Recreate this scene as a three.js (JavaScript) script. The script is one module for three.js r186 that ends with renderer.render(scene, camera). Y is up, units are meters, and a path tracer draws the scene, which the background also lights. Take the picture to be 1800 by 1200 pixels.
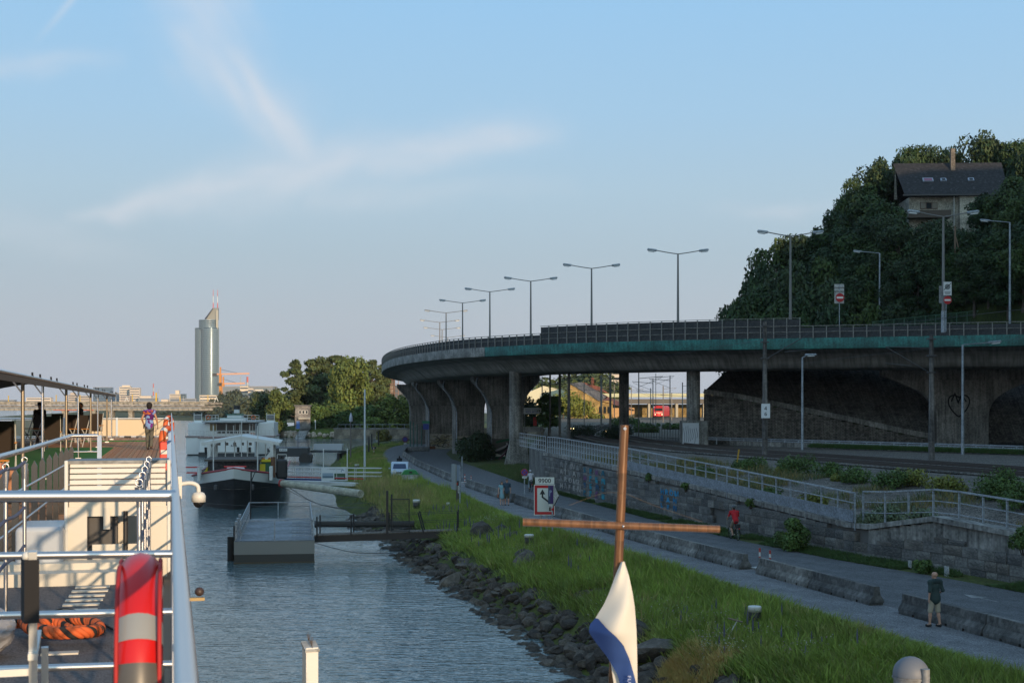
import * as THREE from 'three';
import { mergeGeometries, mergeVertices } from 'three/addons/utils/BufferGeometryUtils.js';
import { RoundedBoxGeometry } from 'three/addons/geometries/RoundedBoxGeometry.js';

// ---------------------------------------------------------------- camera, sky, sun, exposure
const F = 2500, CX = 900, CY = 712, EYE = 9;           // photograph: focal length and horizon in its pixels, eye height over the water
const V3 = THREE.Vector3;
const scene = new THREE.Scene();
const camera = new THREE.PerspectiveCamera(2 * Math.atan(CY / F) * 180 / Math.PI, 1800 / (2 * CY), 0.1, 6000);
camera.position.set(0, EYE, 0);
camera.lookAt(0, EYE, -10);
camera.setViewOffset(1800, 2 * CY, 0, 0, 1800, 1200);
camera.focus = 75; camera.userData.fStop = 9;
const renderer = new THREE.WebGLRenderer({ antialias: true });
renderer.setSize(1024, 682);
renderer.toneMapping = THREE.LinearToneMapping;
renderer.toneMappingExposure = 1;
renderer.shadowMap.enabled = true;

const SUN_AZ = 153 * Math.PI / 180, SUN_EL = 9.5 * Math.PI / 180;    // clockwise from the view direction
const sunDir = new V3(Math.sin(SUN_AZ) * Math.cos(SUN_EL), Math.sin(SUN_EL), -Math.cos(SUN_AZ) * Math.cos(SUN_EL));
const sun = new THREE.DirectionalLight(new THREE.Color(1.0, 0.72, 0.44), 4.6);
sun.position.copy(sunDir).multiplyScalar(400); sun.target.position.set(0, 0, 0);
sun.castShadow = true; sun.shadow.radius = 1.5;
Object.assign(sun.shadow.camera, { left: -400, right: 400, top: 400, bottom: -400, near: 1, far: 1500 });
sun.shadow.mapSize.set(4096, 4096);
scene.add(sun, sun.target);

// ---- helpers: random numbers and noise
function rng(seed) { let a = seed >>> 0; return () => { a = (a + 0x6D2B79F5) >>> 0; let t = a; t = Math.imul(t ^ (t >>> 15), t | 1); t ^= t + Math.imul(t ^ (t >>> 7), t | 61); return ((t ^ (t >>> 14)) >>> 0) / 4294967296; }; }
const hash = (x, y, z = 0) => { let h = Math.imul(x, 374761393) ^ Math.imul(y, 668265263) ^ Math.imul(z, 2147483647 - 1274126177); h = Math.imul(h ^ (h >>> 13), 1274126177); return ((h ^ (h >>> 16)) >>> 0) / 4294967296; };
const sm = t => t * t * (3 - 2 * t), lerp = (a, b, t) => a + (b - a) * t, clamp = (x, a = 0, b = 1) => Math.min(b, Math.max(a, x));
const step = (a, b, x) => sm(clamp((x - a) / (b - a)));
function noise(x, y, per = 0, z = 0) {
  const xi = Math.floor(x), yi = Math.floor(y), u = sm(x - xi), v = sm(y - yi), w = k => per ? ((k % per) + per) % per : k;
  return lerp(lerp(hash(w(xi), w(yi), z), hash(w(xi + 1), w(yi), z), u), lerp(hash(w(xi), w(yi + 1), z), hash(w(xi + 1), w(yi + 1), z), u), v);
}
function fbm(x, y, oct = 4, per = 0, z = 0) { let s = 0, a = 0.5, n = 0; for (let i = 0; i < oct; i++) { s += a * noise(x, y, per, z + i * 17); n += a; a *= 0.5; x *= 2; y *= 2; per *= 2; } return s / n; }
const lin = c => { c /= 255; return c <= 0.04045 ? c / 12.92 : ((c + 0.055) / 1.055) ** 2.4; };

// ---- the sky: clear evening air, pale and mauve low down, thin cirrus
{
  const W = 3072, Hh = 1536, d = new Float32Array(W * Hh * 4);
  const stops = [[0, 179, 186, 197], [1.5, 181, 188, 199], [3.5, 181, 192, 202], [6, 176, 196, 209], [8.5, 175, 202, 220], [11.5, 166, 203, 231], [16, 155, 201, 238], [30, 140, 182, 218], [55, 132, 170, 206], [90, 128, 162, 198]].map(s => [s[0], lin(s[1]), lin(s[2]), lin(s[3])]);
  const cloud = [lin(221), lin(224), lin(231)];
  const band = (x, y, pts, w) => { let best = 0; for (let i = 0; i + 1 < pts.length; i++) { const [ax, ay, aw, aa] = pts[i], [bx, by, bw, ba] = pts[i + 1], dx = bx - ax, dy = by - ay; const t = clamp(((x - ax) * dx + (y - ay) * dy) / (dx * dx + dy * dy)); const ww = lerp(aw, bw, t) * 1.22, q = Math.hypot(x - ax - dx * t, y - ay - dy * t) / ww; best = Math.max(best, Math.exp(-q * q) * lerp(aa, ba, t)); } return best; };
  // cirrus strands: direction from the camera given on a plane one unit ahead, scaled by F
  const A = [[330, -120, 50, 0.25], [352, 0, 60, 0.4], [372, 90, 50, 0.4], [440, 160, 36, 0.5], [500, 215, 40, 0.5], [530, 270, 34, 0.4], [560, 320, 40, 0.3]];
  const B = [[130, 384, 10, 0.15], [200, 368, 16, 0.45], [330, 345, 30, 0.42], [480, 315, 42, 0.42], [600, 285, 36, 0.42], [760, 262, 28, 0.4], [905, 234, 24, 0.45], [980, 222, 26, 0.05]];
  const C = [[-60, 118, 14, 0.3], [60, 112, 16, 0.25], [220, 100, 14, 0.08]], D = [[128, -4, 4, 0.45], [97, 34, 4, 0.3], [60, 76, 3, 0.05]];
  const E = [[560, 350, 26, 0.25], [800, 330, 22, 0.15], [1000, 322, 16, 0.04]], G2 = [[0, 395, 30, 0.12], [120, 425, 26, 0.14], [260, 450, 20, 0.03]], I = [[1240, 372, 10, 0.03], [1380, 366, 12, 0.22], [1520, 358, 10, 0.05]];
  for (let j = 0; j < Hh; j++) {
    const el = ((j + 0.5) / Hh - 0.5) * Math.PI, deg = el * 180 / Math.PI;
    let k = 0; while (k + 2 < stops.length && deg > stops[k + 1][0]) k++;
    const t = clamp((deg - stops[k][0]) / (stops[k + 1][0] - stops[k][0])), base = [1, 2, 3].map(c => lerp(stops[k][c], stops[k + 1][c], t));
    for (let i = 0; i < W; i++) {
      const phi = ((i + 0.5) / W - 0.5) * 2 * Math.PI, x = Math.cos(phi) * Math.cos(el), z = Math.sin(phi) * Math.cos(el), y = Math.sin(el), o = (j * W + i) * 4;
      let r = base[0], g = base[1], b = base[2];
      if (deg > 0 && deg < 70) {
        let c = 0;
        if (z < -0.5) {
          const qx = CX + x / -z * F, qy = CY - y / -z * F;
          if (qx > -200 && qx < 2000 && qy > -300) {
            const wob = (fbm(qx / 90, qy / 60, 3, 0, 5) - 0.5) * 46, wx = qx + wob, wy = qy + (fbm(qx / 70, qy / 50, 3, 0, 9) - 0.5) * 30;
            const str = 0.62 + 0.75 * fbm(qx / 60 + qy / 140, qy / 18 + qx / 200, 4, 0, 3), str2 = 0.5 + fbm((qx - qy * 0.6) / 24, (qy + qx * 0.5) / 120, 4, 0, 31);
            c = Math.max(band(wx, wy, A) * str2, band(wx, wy, B) * str, band(wx, wy, C) * str, band(qx, qy, D), band(wx, wy, E) * str, band(wx, wy, G2) * str, band(wx, wy, I) * str);
          }
        } else c = 0.5 * Math.max(0, fbm(phi * 6, deg / 5, 4, 0, 2) - 0.52) * Math.min(1, deg / 5);
        c = clamp(c * 1.05);
        r = lerp(r, cloud[0], c); g = lerp(g, cloud[1], c); b = lerp(b, cloud[2], c);
      }
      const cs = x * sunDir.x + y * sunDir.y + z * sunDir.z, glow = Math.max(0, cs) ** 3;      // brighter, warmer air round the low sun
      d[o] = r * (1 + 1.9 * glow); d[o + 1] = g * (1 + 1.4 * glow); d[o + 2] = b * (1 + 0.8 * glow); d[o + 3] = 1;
    }
  }
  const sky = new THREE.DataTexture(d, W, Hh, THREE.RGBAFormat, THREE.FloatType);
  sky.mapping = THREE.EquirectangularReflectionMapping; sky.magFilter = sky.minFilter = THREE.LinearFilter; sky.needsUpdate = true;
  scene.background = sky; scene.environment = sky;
}

// ---- helpers: places
const P = (px, py, dist) => new V3((px - CX) / F * dist, EYE - (py - CY) / F * dist, -dist);       // along a sight line, at a given distance ahead
const onPlane = (px, py, y) => P(px, py, (EYE - y) * F / (py - CY));                                 // where a sight line meets the level y
const pl = pts => d => { let k = 0; while (k + 2 < pts.length && d > pts[k + 1][0]) k++; const [a, b] = [pts[k], pts[k + 1]]; return b[1] === a[1] ? a[1] : a[1] + (b[1] - a[1]) * (d - a[0]) / (b[0] - a[0]); };

// ---- helpers: objects
const taken = {};
function numbered(n) { const k = taken[n] = (taken[n] ?? -1) + 1; return k ? `${n}_${String(k).padStart(3, '0')}` : n; }
function tag(o, label, category, group, kind) { if (label) o.userData.label = label; if (category) o.userData.category = category; if (group) o.userData.group = group; if (kind) o.userData.kind = kind; return o; }
function thing(name, label, category, pos = [0, 0, 0], turn = 0, group) {
  const o = new THREE.Group(); o.name = numbered(name); scene.add(o);
  if (pos.isVector3) o.position.copy(pos); else o.position.set(...pos);
  o.rotation.y = turn; return tag(o, label, category, group);
}
function mesh(name, geo, mat, parent) {
  const m = new THREE.Mesh(geo, mat); m.castShadow = m.receiveShadow = true;
  if (parent) { m.name = name; parent.add(m); } else { m.name = numbered(name); scene.add(m); }
  return m;
}
const structure = (name, geo, mat) => tag(mesh(name, geo, mat), null, null, null, 'structure');
function copyOf(o, pos, turn, label, group, scale) {
  const c = o.clone(); c.name = numbered(o.name.replace(/_\d{3}$/, '')); scene.add(c); c.userData = { ...o.userData };
  if (pos.isVector3) c.position.copy(pos); else c.position.set(...pos);
  c.rotation.y = turn ?? o.rotation.y; if (label) c.userData.label = label; if (group) c.userData.group = group; if (scale) c.scale.setScalar(scale);
  return c;
}
function meterUV(g) {                                     // uv in metres, by the axis each face looks along most
  g = g.index ? g.toNonIndexed() : g; const p = g.attributes.position, uv = new Float32Array(p.count * 2), a = new V3(), b = new V3(), c = new V3();
  for (let i = 0; i < p.count; i += 3) {
    a.fromBufferAttribute(p, i); b.fromBufferAttribute(p, i + 1); c.fromBufferAttribute(p, i + 2);
    const n = b.clone().sub(a).cross(c.clone().sub(a)), x = Math.abs(n.x), y = Math.abs(n.y), z = Math.abs(n.z);
    [a, b, c].forEach((q, k) => { const o = (i + k) * 2; if (y >= x && y >= z) { uv[o] = q.x; uv[o + 1] = q.z; } else if (x >= z) { uv[o] = q.z; uv[o + 1] = q.y; } else { uv[o] = q.x; uv[o + 1] = q.y; } });
  }
  g.setAttribute('uv', new THREE.BufferAttribute(uv, 2)); return g;
}
const Q = new THREE.Quaternion(), M4 = new THREE.Matrix4(), UPV = new V3(0, 1, 0);
const v = (x, y, z) => new V3(x, y, z);
class MB {                                                // collects simple shapes that make ONE part
  constructor() { this.g = []; }
  add(g) { g = g.index ? g.toNonIndexed() : g; for (const k of Object.keys(g.attributes)) if (!['position', 'normal', 'uv'].includes(k)) g.deleteAttribute(k); this.g.push(g); return this; }
  box(x, y, z, sx, sy, sz, ry = 0, rx = 0, rz = 0) { const g = new THREE.BoxGeometry(sx, sy, sz); if (rx) g.rotateX(rx); if (rz) g.rotateZ(rz); if (ry) g.rotateY(ry); g.translate(x, y, z); return this.add(g); }
  rbox(x, y, z, sx, sy, sz, r, ry = 0, rx = 0, rz = 0) { const g = new RoundedBoxGeometry(sx, sy, sz, 2, Math.min(r, sx / 2.01, sy / 2.01, sz / 2.01)); if (rx) g.rotateX(rx); if (rz) g.rotateZ(rz); if (ry) g.rotateY(ry); g.translate(x, y, z); return this.add(g); }
  rod(a, b, r1, r2 = r1, n = 8) { const l = a.distanceTo(b), g = new THREE.CylinderGeometry(r2, r1, l, n); g.applyQuaternion(Q.setFromUnitVectors(UPV, b.clone().sub(a).normalize())); g.translate((a.x + b.x) / 2, (a.y + b.y) / 2, (a.z + b.z) / 2); return this.add(g); }
  bar(a, b, w, h) { const l = a.distanceTo(b), g = new THREE.BoxGeometry(w, h, l), dir = b.clone().sub(a).normalize(); const x = new V3().crossVectors(UPV, dir); if (x.length() < 1e-4) x.set(1, 0, 0); x.normalize(); const y = new V3().crossVectors(dir, x); g.applyMatrix4(M4.makeBasis(x, y, dir)); g.translate((a.x + b.x) / 2, (a.y + b.y) / 2, (a.z + b.z) / 2); return this.add(g); }
  tube(pts, r, seg = 24, n = 8, closed = false) { return this.add(new THREE.TubeGeometry(new THREE.CatmullRomCurve3(pts, closed, 'centripetal'), seg, r, n, closed)); }
  ball(x, y, z, r, sy = 1, n = 12) { const g = new THREE.SphereGeometry(r, n, Math.max(6, n * 0.7 | 0)); g.scale(1, sy, 1); g.translate(x, y, z); return this.add(g); }
  lathe(pts, x, y, z, n = 20) { const g = new THREE.LatheGeometry(pts.map(p => new THREE.Vector2(...p)), n); g.translate(x, y, z); return this.add(g); }
  prism(pts, depth, x, y, z, ry = 0, bevel = 0) { const g = new THREE.ExtrudeGeometry(new THREE.Shape(pts.map(p => new THREE.Vector2(...p))), { depth, bevelEnabled: bevel > 0, bevelSize: bevel, bevelThickness: bevel, bevelSegments: 1 }); g.translate(0, 0, -depth / 2); g.rotateY(ry); g.translate(x, y, z); return this.add(g); }
  get geo() { return meterUV(mergeGeometries(this.g)); }
  build(name, mat, parent) { return mesh(name, this.geo, mat, parent); }
}
const mb = () => new MB();
function grid(nu, nv, fn, uvScale = 1) {                   // a sheet of nu x nv cells; fn(u, v) gives a point; uv in metres along x and z
  const pos = [], uv = [], idx = [];
  for (let j = 0; j <= nv; j++) for (let i = 0; i <= nu; i++) { const p = fn(i / nu, j / nv, i, j); pos.push(p.x, p.y, p.z); uv.push((p.u ?? p.x) * uvScale, (p.v ?? -p.z) * uvScale); }
  for (let j = 0; j < nv; j++) for (let i = 0; i < nu; i++) { const a = j * (nu + 1) + i, b = a + 1, c = a + nu + 1, e = c + 1; idx.push(a, b, e, a, e, c); }
  const g = new THREE.BufferGeometry(); g.setAttribute('position', new THREE.Float32BufferAttribute(pos, 3)); g.setAttribute('uv', new THREE.Float32BufferAttribute(uv, 2)); g.setIndex(idx); g.computeVertexNormals(); return g;
}

// ---- helpers: textures and materials
function tex(n, fn, rep = 1, srgb = true, nv = n) {       // fn(u, v, i, j) -> grey or [r, g, b] 0..255
  const d = new Uint8Array(n * nv * 4);
  for (let j = 0; j < nv; j++) for (let i = 0; i < n; i++) { const c = fn(i / n, j / nv, i, j), o = (j * n + i) * 4; if (c.length) { d[o] = clamp(c[0], 0, 255); d[o + 1] = clamp(c[1], 0, 255); d[o + 2] = clamp(c[2], 0, 255); } else d[o] = d[o + 1] = d[o + 2] = clamp(c, 0, 255); d[o + 3] = 255; }
  const t = new THREE.DataTexture(d, n, nv, THREE.RGBAFormat); t.wrapS = t.wrapT = THREE.RepeatWrapping; t.magFilter = t.minFilter = THREE.LinearFilter; t.repeat.set(rep, rep); if (srgb) t.colorSpace = THREE.SRGBColorSpace; t.needsUpdate = true; return t;
}
function canvasTex(w, h, draw) { const c = document.createElement('canvas'); c.width = w; c.height = h; draw(c.getContext('2d'), w, h); const t = new THREE.CanvasTexture(c); t.colorSpace = THREE.SRGBColorSpace; return t; }
const mat = (color, roughness = 0.7, extra = {}) => { const { metal = 0, ...rest } = extra; const m = new THREE.MeshStandardMaterial({ roughness, metalness: metal, side: THREE.DoubleSide, ...rest }); if (Array.isArray(color)) m.color.setRGB(...color); else m.color.set(color); return m; };
// mottled grain shared by many materials: white multiplies the base colour, so keep it near white
const grainA = tex(512, (x, y) => 255 * clamp(0.62 + 0.5 * (fbm(x * 4, y * 4, 6, 4, 1) - 0.5) + 0.42 * (fbm(x * 40, y * 40, 3, 40, 7) - 0.5) + 0.1), 1 / 5);
const grainFine = tex(256, (x, y) => 255 * clamp(0.82 + 0.5 * (fbm(x * 32, y * 32, 3, 32, 7) - 0.5) + 0.25 * (fbm(x * 4, y * 4, 3, 4, 3) - 0.5)), 1 / 1.5);
const streaks = tex(512, (x, y) => { const a = fbm(x * 48, y * 3, 3, 0, 4) - 0.5, b = fbm(x * 5, y * 5, 5, 5, 8) - 0.5, c = fbm(x * 60, y * 60, 2, 60, 2) - 0.5; return 255 * clamp(0.74 + 0.45 * a + 0.5 * b + 0.3 * c); }, 1 / 7);
const bumpFine = tex(256, (x, y) => 255 * fbm(x * 40, y * 40, 3, 40, 12), 1 / 1.5, false);
const concreteM = mat([0.4, 0.385, 0.36], 0.9, { map: streaks, bumpMap: bumpFine, bumpScale: 0.01 });
const concreteDark = mat([0.38, 0.36, 0.335], 0.9, { map: streaks, bumpMap: bumpFine, bumpScale: 0.012 });
const concreteLight = mat([0.43, 0.42, 0.4], 0.9, { map: streaks, bumpMap: bumpFine, bumpScale: 0.01 });
const steelGalv = mat([0.42, 0.47, 0.53], 0.5, { metal: 0.35, map: grainFine });
const chrome = mat([0.78, 0.78, 0.8], 0.16, { metal: 1 });
const chromeDull = mat([0.62, 0.62, 0.64], 0.3, { metal: 1 });
const whitePaint = mat([0.6, 0.6, 0.58], 0.45);
const whiteOld = mat([0.6, 0.61, 0.6], 0.6, { map: grainFine });
const creamPaint = mat([0.56, 0.53, 0.47], 0.5);
const blackPaint = mat([0.018, 0.018, 0.02], 0.5);
const blackRubber = mat([0.02, 0.02, 0.02], 0.9);
const redPaint = mat([0.5, 0.02, 0.02], 0.45);
const greyPaint = mat([0.3, 0.31, 0.32], 0.55, { map: grainFine });
const darkMetal = mat([0.06, 0.06, 0.065], 0.55, { metal: 0.3 });
const glassDark = mat([0.02, 0.025, 0.03], 0.06, { metal: 0 });
// ---------------------------------------------------------------- the lie of the land: x of each edge by distance ahead
const shoreX = pl([[20, 12], [41, 4.9], [46.4, 2.3], [49, 1.4], [52.6, 0.84], [60, -0.7], [70, -3.3], [78, -5.4], [92.6, -8.3], [103, -11.3], [114, -12.8], [125.7, -16], [137, -17.7], [160, -21], [204, -27], [281, -34], [312, -36], [330, -30], [350, -20], [372, -14], [388, -12]]);
const pathL = pl([[20, 18], [36, 13], [40, 12.04], [42.9, 11.3], [46, 10.35], [51.9, 9], [56.6, 7.8], [60.5, 6.85], [67.3, 5.3], [75, 3.5], [81, 2], [89.7, -0.2], [96.7, -1.6], [107, -3.7], [120.7, -6.4], [126.8, -7.9], [166.7, -14.4], [201, -18.3], [222, -19.8], [240, -20.1], [260, -18.6], [300, -12]]);
const barrierX = pl([[20, 20], [41.6, 14.9], [48, 13.2], [59.1, 10.4], [64.6, 8.8], [75.8, 5.9], [90.7, 2.6], [101, 0.4], [122, -3.8], [132.6, -5.8], [165, -11], [196.6, -15], [216, -16], [240, -15.6], [260, -13.5], [300, -7]]);
const roadR = pl([[20, 29], [53, 19.1], [57.9, 17.4], [64.6, 14.6], [73.2, 11.9], [87.5, 8.5], [109, 4.1], [128.7, 0.8], [166.7, -5], [186, -8], [206, -9.6], [240, -9.6], [300, -1]]);
const wallX = pl([[20, 31], [55, 19.9], [59, 18.6], [65, 15.9], [75.8, 12.7], [80, 11.7], [94.6, 7.75], [110, 4.5], [115, 3.4], [118, 2.7], [135, 1.6], [160, 2.6], [240, 5], [400, 10]]);
const wallTop = pl([[20, 3.9], [55, 4.0], [60.5, 4.2], [64.6, 3.56], [65, 3.56], [76, 4.05], [95, 4.75], [115, 5.1], [135, 5.0], [160, 4.8]]);
const trackX = pl([[20, 49.8], [86.8, 28.9], [129.6, 15.5], [160, 11], [190, 9.6], [219, 11], [270, 16], [333, 24], [450, 40]]);
const PATH_Y = 2;
const bankY = (x, d) => { const a = shoreX(d), b = pathL(d), u = clamp((x - a) / Math.max(2, b - a), -0.3, 1); const n = fbm(x * 0.35 + 40, d * 0.35, 3, 0, 6) - 0.5; return u < 0 ? u * 6 - 0.15 : -0.15 + 1.35 * step(0, 0.38, u) + 0.78 * clamp((u - 0.2) / 0.8) + n * 0.45 * step(0, 0.15, u) * step(1, 0.75, u); };
const railY = (x, d) => { const w = wallTop(Math.min(d, 160)) - 0.3, t = trackX(d); const s = clamp((x - wallX(d)) / Math.max(1, t - 2.2 - wallX(d))); return lerp(w, 4.75, step(0.15, 1, s)) + 0.06 * (fbm(x * 0.8, d * 0.8, 3) - 0.5); };
const hillEdge = pl([[-190, 66], [-100, 54], [0, 50], [60, 50], [100, 55], [130, 66], [148, 66], [160, 54], [172, 42], [200, 33], [225, 33], [260, 40], [300, 62], [340, 100]]);
const hillEnv = pl([[-190, 0.25], [-150, 0.36], [-124, 0.52], [-100, 0.9], [-85, 1], [230, 1], [265, 0.8], [300, 0.3], [340, 0]]);
const hillY = (x, d) => { const s = x - hillEdge(d); if (s < 0) return 4.2; const rise = d > 140 ? 29 * (1 - Math.exp(-s / 11)) * step(0, 8, s) : lerp(46, d > 90 ? 54 : 62, Math.max(step(105, 120, d), step(70, 40, d))) * step(0, 36, s); const cut = lerp(step(150, 112, x), step(92, 72, x), step(132, 156, d)); return 4.2 + hillEnv(d) * (rise * cut + 2.2 * (fbm(x * 0.09, d * 0.09, 3) - 0.5) * step(2, 12, s)); };

scene.fog = new THREE.FogExp2(new THREE.Color(0.66, 0.72, 0.82), 0.00004);   // thin evening haze over the river
// ---------------------------------------------------------------- water
{
  const rip2 = tex(1024, (x, y) => { return 255 * clamp(0.5 + 0.5 * (noise(x * 16, y * 32, 16, 1) + noise(x * 32, y * 64, 32, 2) * 0.7 + noise(x * 64, y * 128, 64, 3) * 0.45 + noise(x * 128, y * 192, 64, 4) * 0.25 - 1.2)); }, 1, false);
  rip2.repeat.set(1 / 13, 1 / 9);
  const water = new THREE.MeshPhysicalMaterial({ roughness: 0.07, metalness: 0, ior: 1.333, bumpMap: rip2, bumpScale: 0.04 }); water.color.setRGB(0.105, 0.15, 0.16);
  const ruffle = (x, d) => 0.35 + 1.1 * step(0.42, 0.68, fbm(x * 0.05 + 3, d * 0.09, 4, 0, 21));
  const near = grid(190, 520, (u, w) => { const d = 38 + 250 * w * w * 0.35 + 250 * w * 0.65, x = lerp(-0.30 * d - 12, Math.max(shoreX(Math.min(d, 312)) + 3, -0.05 * d), u); const r = ruffle(x, d) * 0.017; return { x, y: r * (noise(x * 0.9, d * 1.9, 0, 40) + 0.6 * noise(x * 1.9, d * 3.6, 0, 41) - 0.8) + 0.05 * (noise(x * 0.22, d * 0.4, 0, 42) - 0.5), z: -d }; });
  const far = grid(60, 60, (u, w) => { const d = 287 + 2600 * w * w, x = lerp(-1900, 40, u); return { x, y: -0.03, z: -d }; });
  const side = grid(6, 30, (u, w) => { const d = -60 + 350 * w; return { x: lerp(-1500, -0.30 * d - 11.5, u), y: -0.05, z: -d }; });
  const close = grid(20, 20, (u, w) => { const d = -60 + 98.5 * w; return { x: lerp(-0.3 * d - 12, 22, u), y: -0.04, z: -d }; });
  structure('river_water', mergeGeometries([near, far, side, close]), water);
}

// ---------------------------------------------------------------- riverbank, path, road, verge
const grassTex = tex(512, (x, y) => { const a = fbm(x * 6, y * 6, 5, 6, 2), b = fbm(x * 60, y * 60, 3, 60, 5); return [62 + 40 * a + 40 * (b - 0.5), 72 + 34 * a + 50 * (b - 0.5), 34 + 16 * a + 20 * (b - 0.5)]; }, 1 / 6);
const soilGrass = mat([0.8, 0.85, 0.62], 1, { map: grassTex, bumpMap: bumpFine, bumpScale: 0.05 });
structure('river_bank', grid(40, 300, (u, w) => { const d = 22 + 366 * w ** 1.25, a = shoreX(d) - 1.2, b = Math.max(a + 3, d > 300 ? a + 8 : pathL(d) + 0.15); const x = lerp(a, b, u); return { x, y: Math.min(bankY(x, d), PATH_Y - 0.03), z: -d }; }), soilGrass);
const asphaltTex = tex(512, (x, y) => 255 * clamp(0.72 + 0.3 * (fbm(x * 5, y * 5, 5, 5, 2) - 0.5) + 0.5 * (noise(x * 128, y * 128, 128, 5) - 0.5)), 1 / 3);
const pathM = mat([0.31, 0.315, 0.335], 0.92, { map: asphaltTex, bumpMap: bumpFine, bumpScale: 0.006 });
const roadM = mat([0.19, 0.195, 0.21], 0.9, { map: asphaltTex, bumpMap: bumpFine, bumpScale: 0.006 });
const edgeWob = (d, k) => 0.16 * (fbm(d * 0.6, k, 3) - 0.5);
structure('cycle_path', grid(8, 300, (u, w) => { const d = 20 + 280 * w; return { x: lerp(pathL(d) - 0.05 + edgeWob(d, 3), barrierX(d) + 0.3, u), y: PATH_Y + 0.002 - 0.0005 * Math.abs(u - 0.5), z: -d }; }), pathM);
structure('road', grid(10, 300, (u, w) => { const d = 20 + 280 * w; return { x: lerp(barrierX(d) + 0.3, roadR(d) + edgeWob(d, 9), u), y: PATH_Y + 0.008, z: -d }; }), roadM);
structure('road_verge', grid(6, 220, (u, w) => { const d = 20 + 280 * w; return { x: lerp(roadR(d) - 0.2, d > 126 ? wallX(d) + 3 : wallX(d) + 0.5, u), y: PATH_Y - 0.006 + 0.10 * u * step(0, 1, u) + (d > 126 ? 0.7 * u * u : 0), z: -d }; }), soilGrass);
{ // painted arrow on the road, worn white
  const a = onPlane(1755, 1058, PATH_Y), dir = v(-0.285, 0, -1).normalize(), side = v(1, 0, -0.285).normalize(), s = new THREE.Shape();
  [[-0.06, 0], [-0.06, 1.1], [-0.32, 1.1], [0, 2.1], [0.32, 1.1], [0.06, 1.1], [0.06, 0]].forEach(([x, y], i) => i ? s.lineTo(x, y) : s.moveTo(x, y));
  const g = new THREE.ShapeGeometry(s); g.applyMatrix4(new THREE.Matrix4().makeBasis(side, dir.clone().negate().multiplyScalar(-1), UPV)); g.translate(a.x, PATH_Y + 0.014, a.z);
  structure('road_marking', meterUV(g), mat([0.42, 0.42, 0.42], 0.8, { map: grainA }));
}
// ---------------------------------------------------------------- the level behind the wall: railway bed, yard, then far land
const ballastTex = tex(512, (x, y) => { const a = noise(x * 64, y * 64, 64, 2), b = noise(x * 128, y * 128, 128, 5), c = fbm(x * 4, y * 4, 4, 4, 8); const k = 92 + 110 * (a - 0.5) + 70 * (b - 0.5) + 50 * (c - 0.5); return [k * 1.06, k, k * 0.93]; }, 1 / 4);
const ballastM = mat([0.8, 0.78, 0.78], 1, { map: ballastTex, bumpMap: ballastTex, bumpScale: 0.04 });
structure('railway_bed', grid(60, 160, (u, w) => { const d = 30 + 150 * w, x = lerp(wallX(d) + 0.2, wallX(d) + 55, u ** 1.5); return { x, y: railY(x, d), z: -d }; }), ballastM);
structure('yard_ground', grid(40, 40, (u, w) => { const d = 179 + 600 * w, x = lerp(Math.max(wallX(d) + 0.5, -8 - (d - 180) * 0.0), 260, u); return { x, y: 4.6 + 0.12 * (fbm(x * 0.1, d * 0.1, 3) - 0.5), z: -d }; }), mat([0.8, 0.78, 0.7], 1, { map: ballastTex }));
structure('hill', grid(110, 150, (u, w) => { const d = -190 + 530 * w, x = lerp(20, 200, u); return { x: Math.max(x, wallX(Math.max(d, 20)) + 20 * (d < 150 ? 1 : 0.2)), y: hillY(x, d), z: -d }; }), mat([0.3, 0.36, 0.2], 1, { map: grassTex }));
// tracks: two rails each, sleepers underneath
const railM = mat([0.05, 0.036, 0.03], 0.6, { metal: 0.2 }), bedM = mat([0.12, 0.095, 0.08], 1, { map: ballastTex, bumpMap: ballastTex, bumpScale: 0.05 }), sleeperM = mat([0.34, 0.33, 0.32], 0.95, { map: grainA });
for (const [off, lbl] of [[0, 'railway track on concrete sleepers nearest the grey fence'], [4.4, 'railway track on concrete sleepers beside the crash barrier']]) {
  const t = thing('railway_track', lbl, 'track', [0, 0, 0], 0, 'railway tracks');
  const at = d => { const x = trackX(d) + off * 1.05, x2 = trackX(d + 1) + off * 1.05, n = v(1, 0, x2 - x).normalize(); return [v(x, 4.83, -d), n, v(x2 - x, 0, -1).normalize()]; };
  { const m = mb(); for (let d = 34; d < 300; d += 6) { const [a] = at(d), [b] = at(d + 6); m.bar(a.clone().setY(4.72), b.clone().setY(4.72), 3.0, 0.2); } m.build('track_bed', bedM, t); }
  for (const s of [-0.72, 0.72]) { const m = mb(); for (let d = 34; d < 300; d += 6) { const [a, n] = at(d), [b, n2] = at(d + 6); m.bar(a.clone().addScaledVector(n, s).setY(4.98), b.clone().addScaledVector(n2, s).setY(4.98), 0.1, 0.2); } m.build('rail', railM, t); }
  const m = mb(); for (let d = 34; d < 220; d += 0.65) { const [a, n] = at(d); m.bar(a.clone().addScaledVector(n, -1.3), a.clone().addScaledVector(n, 1.3), 0.24, 0.14); }
  tag(m.build('sleepers', sleeperM, t), null, null, null, 'stuff');
}
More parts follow.
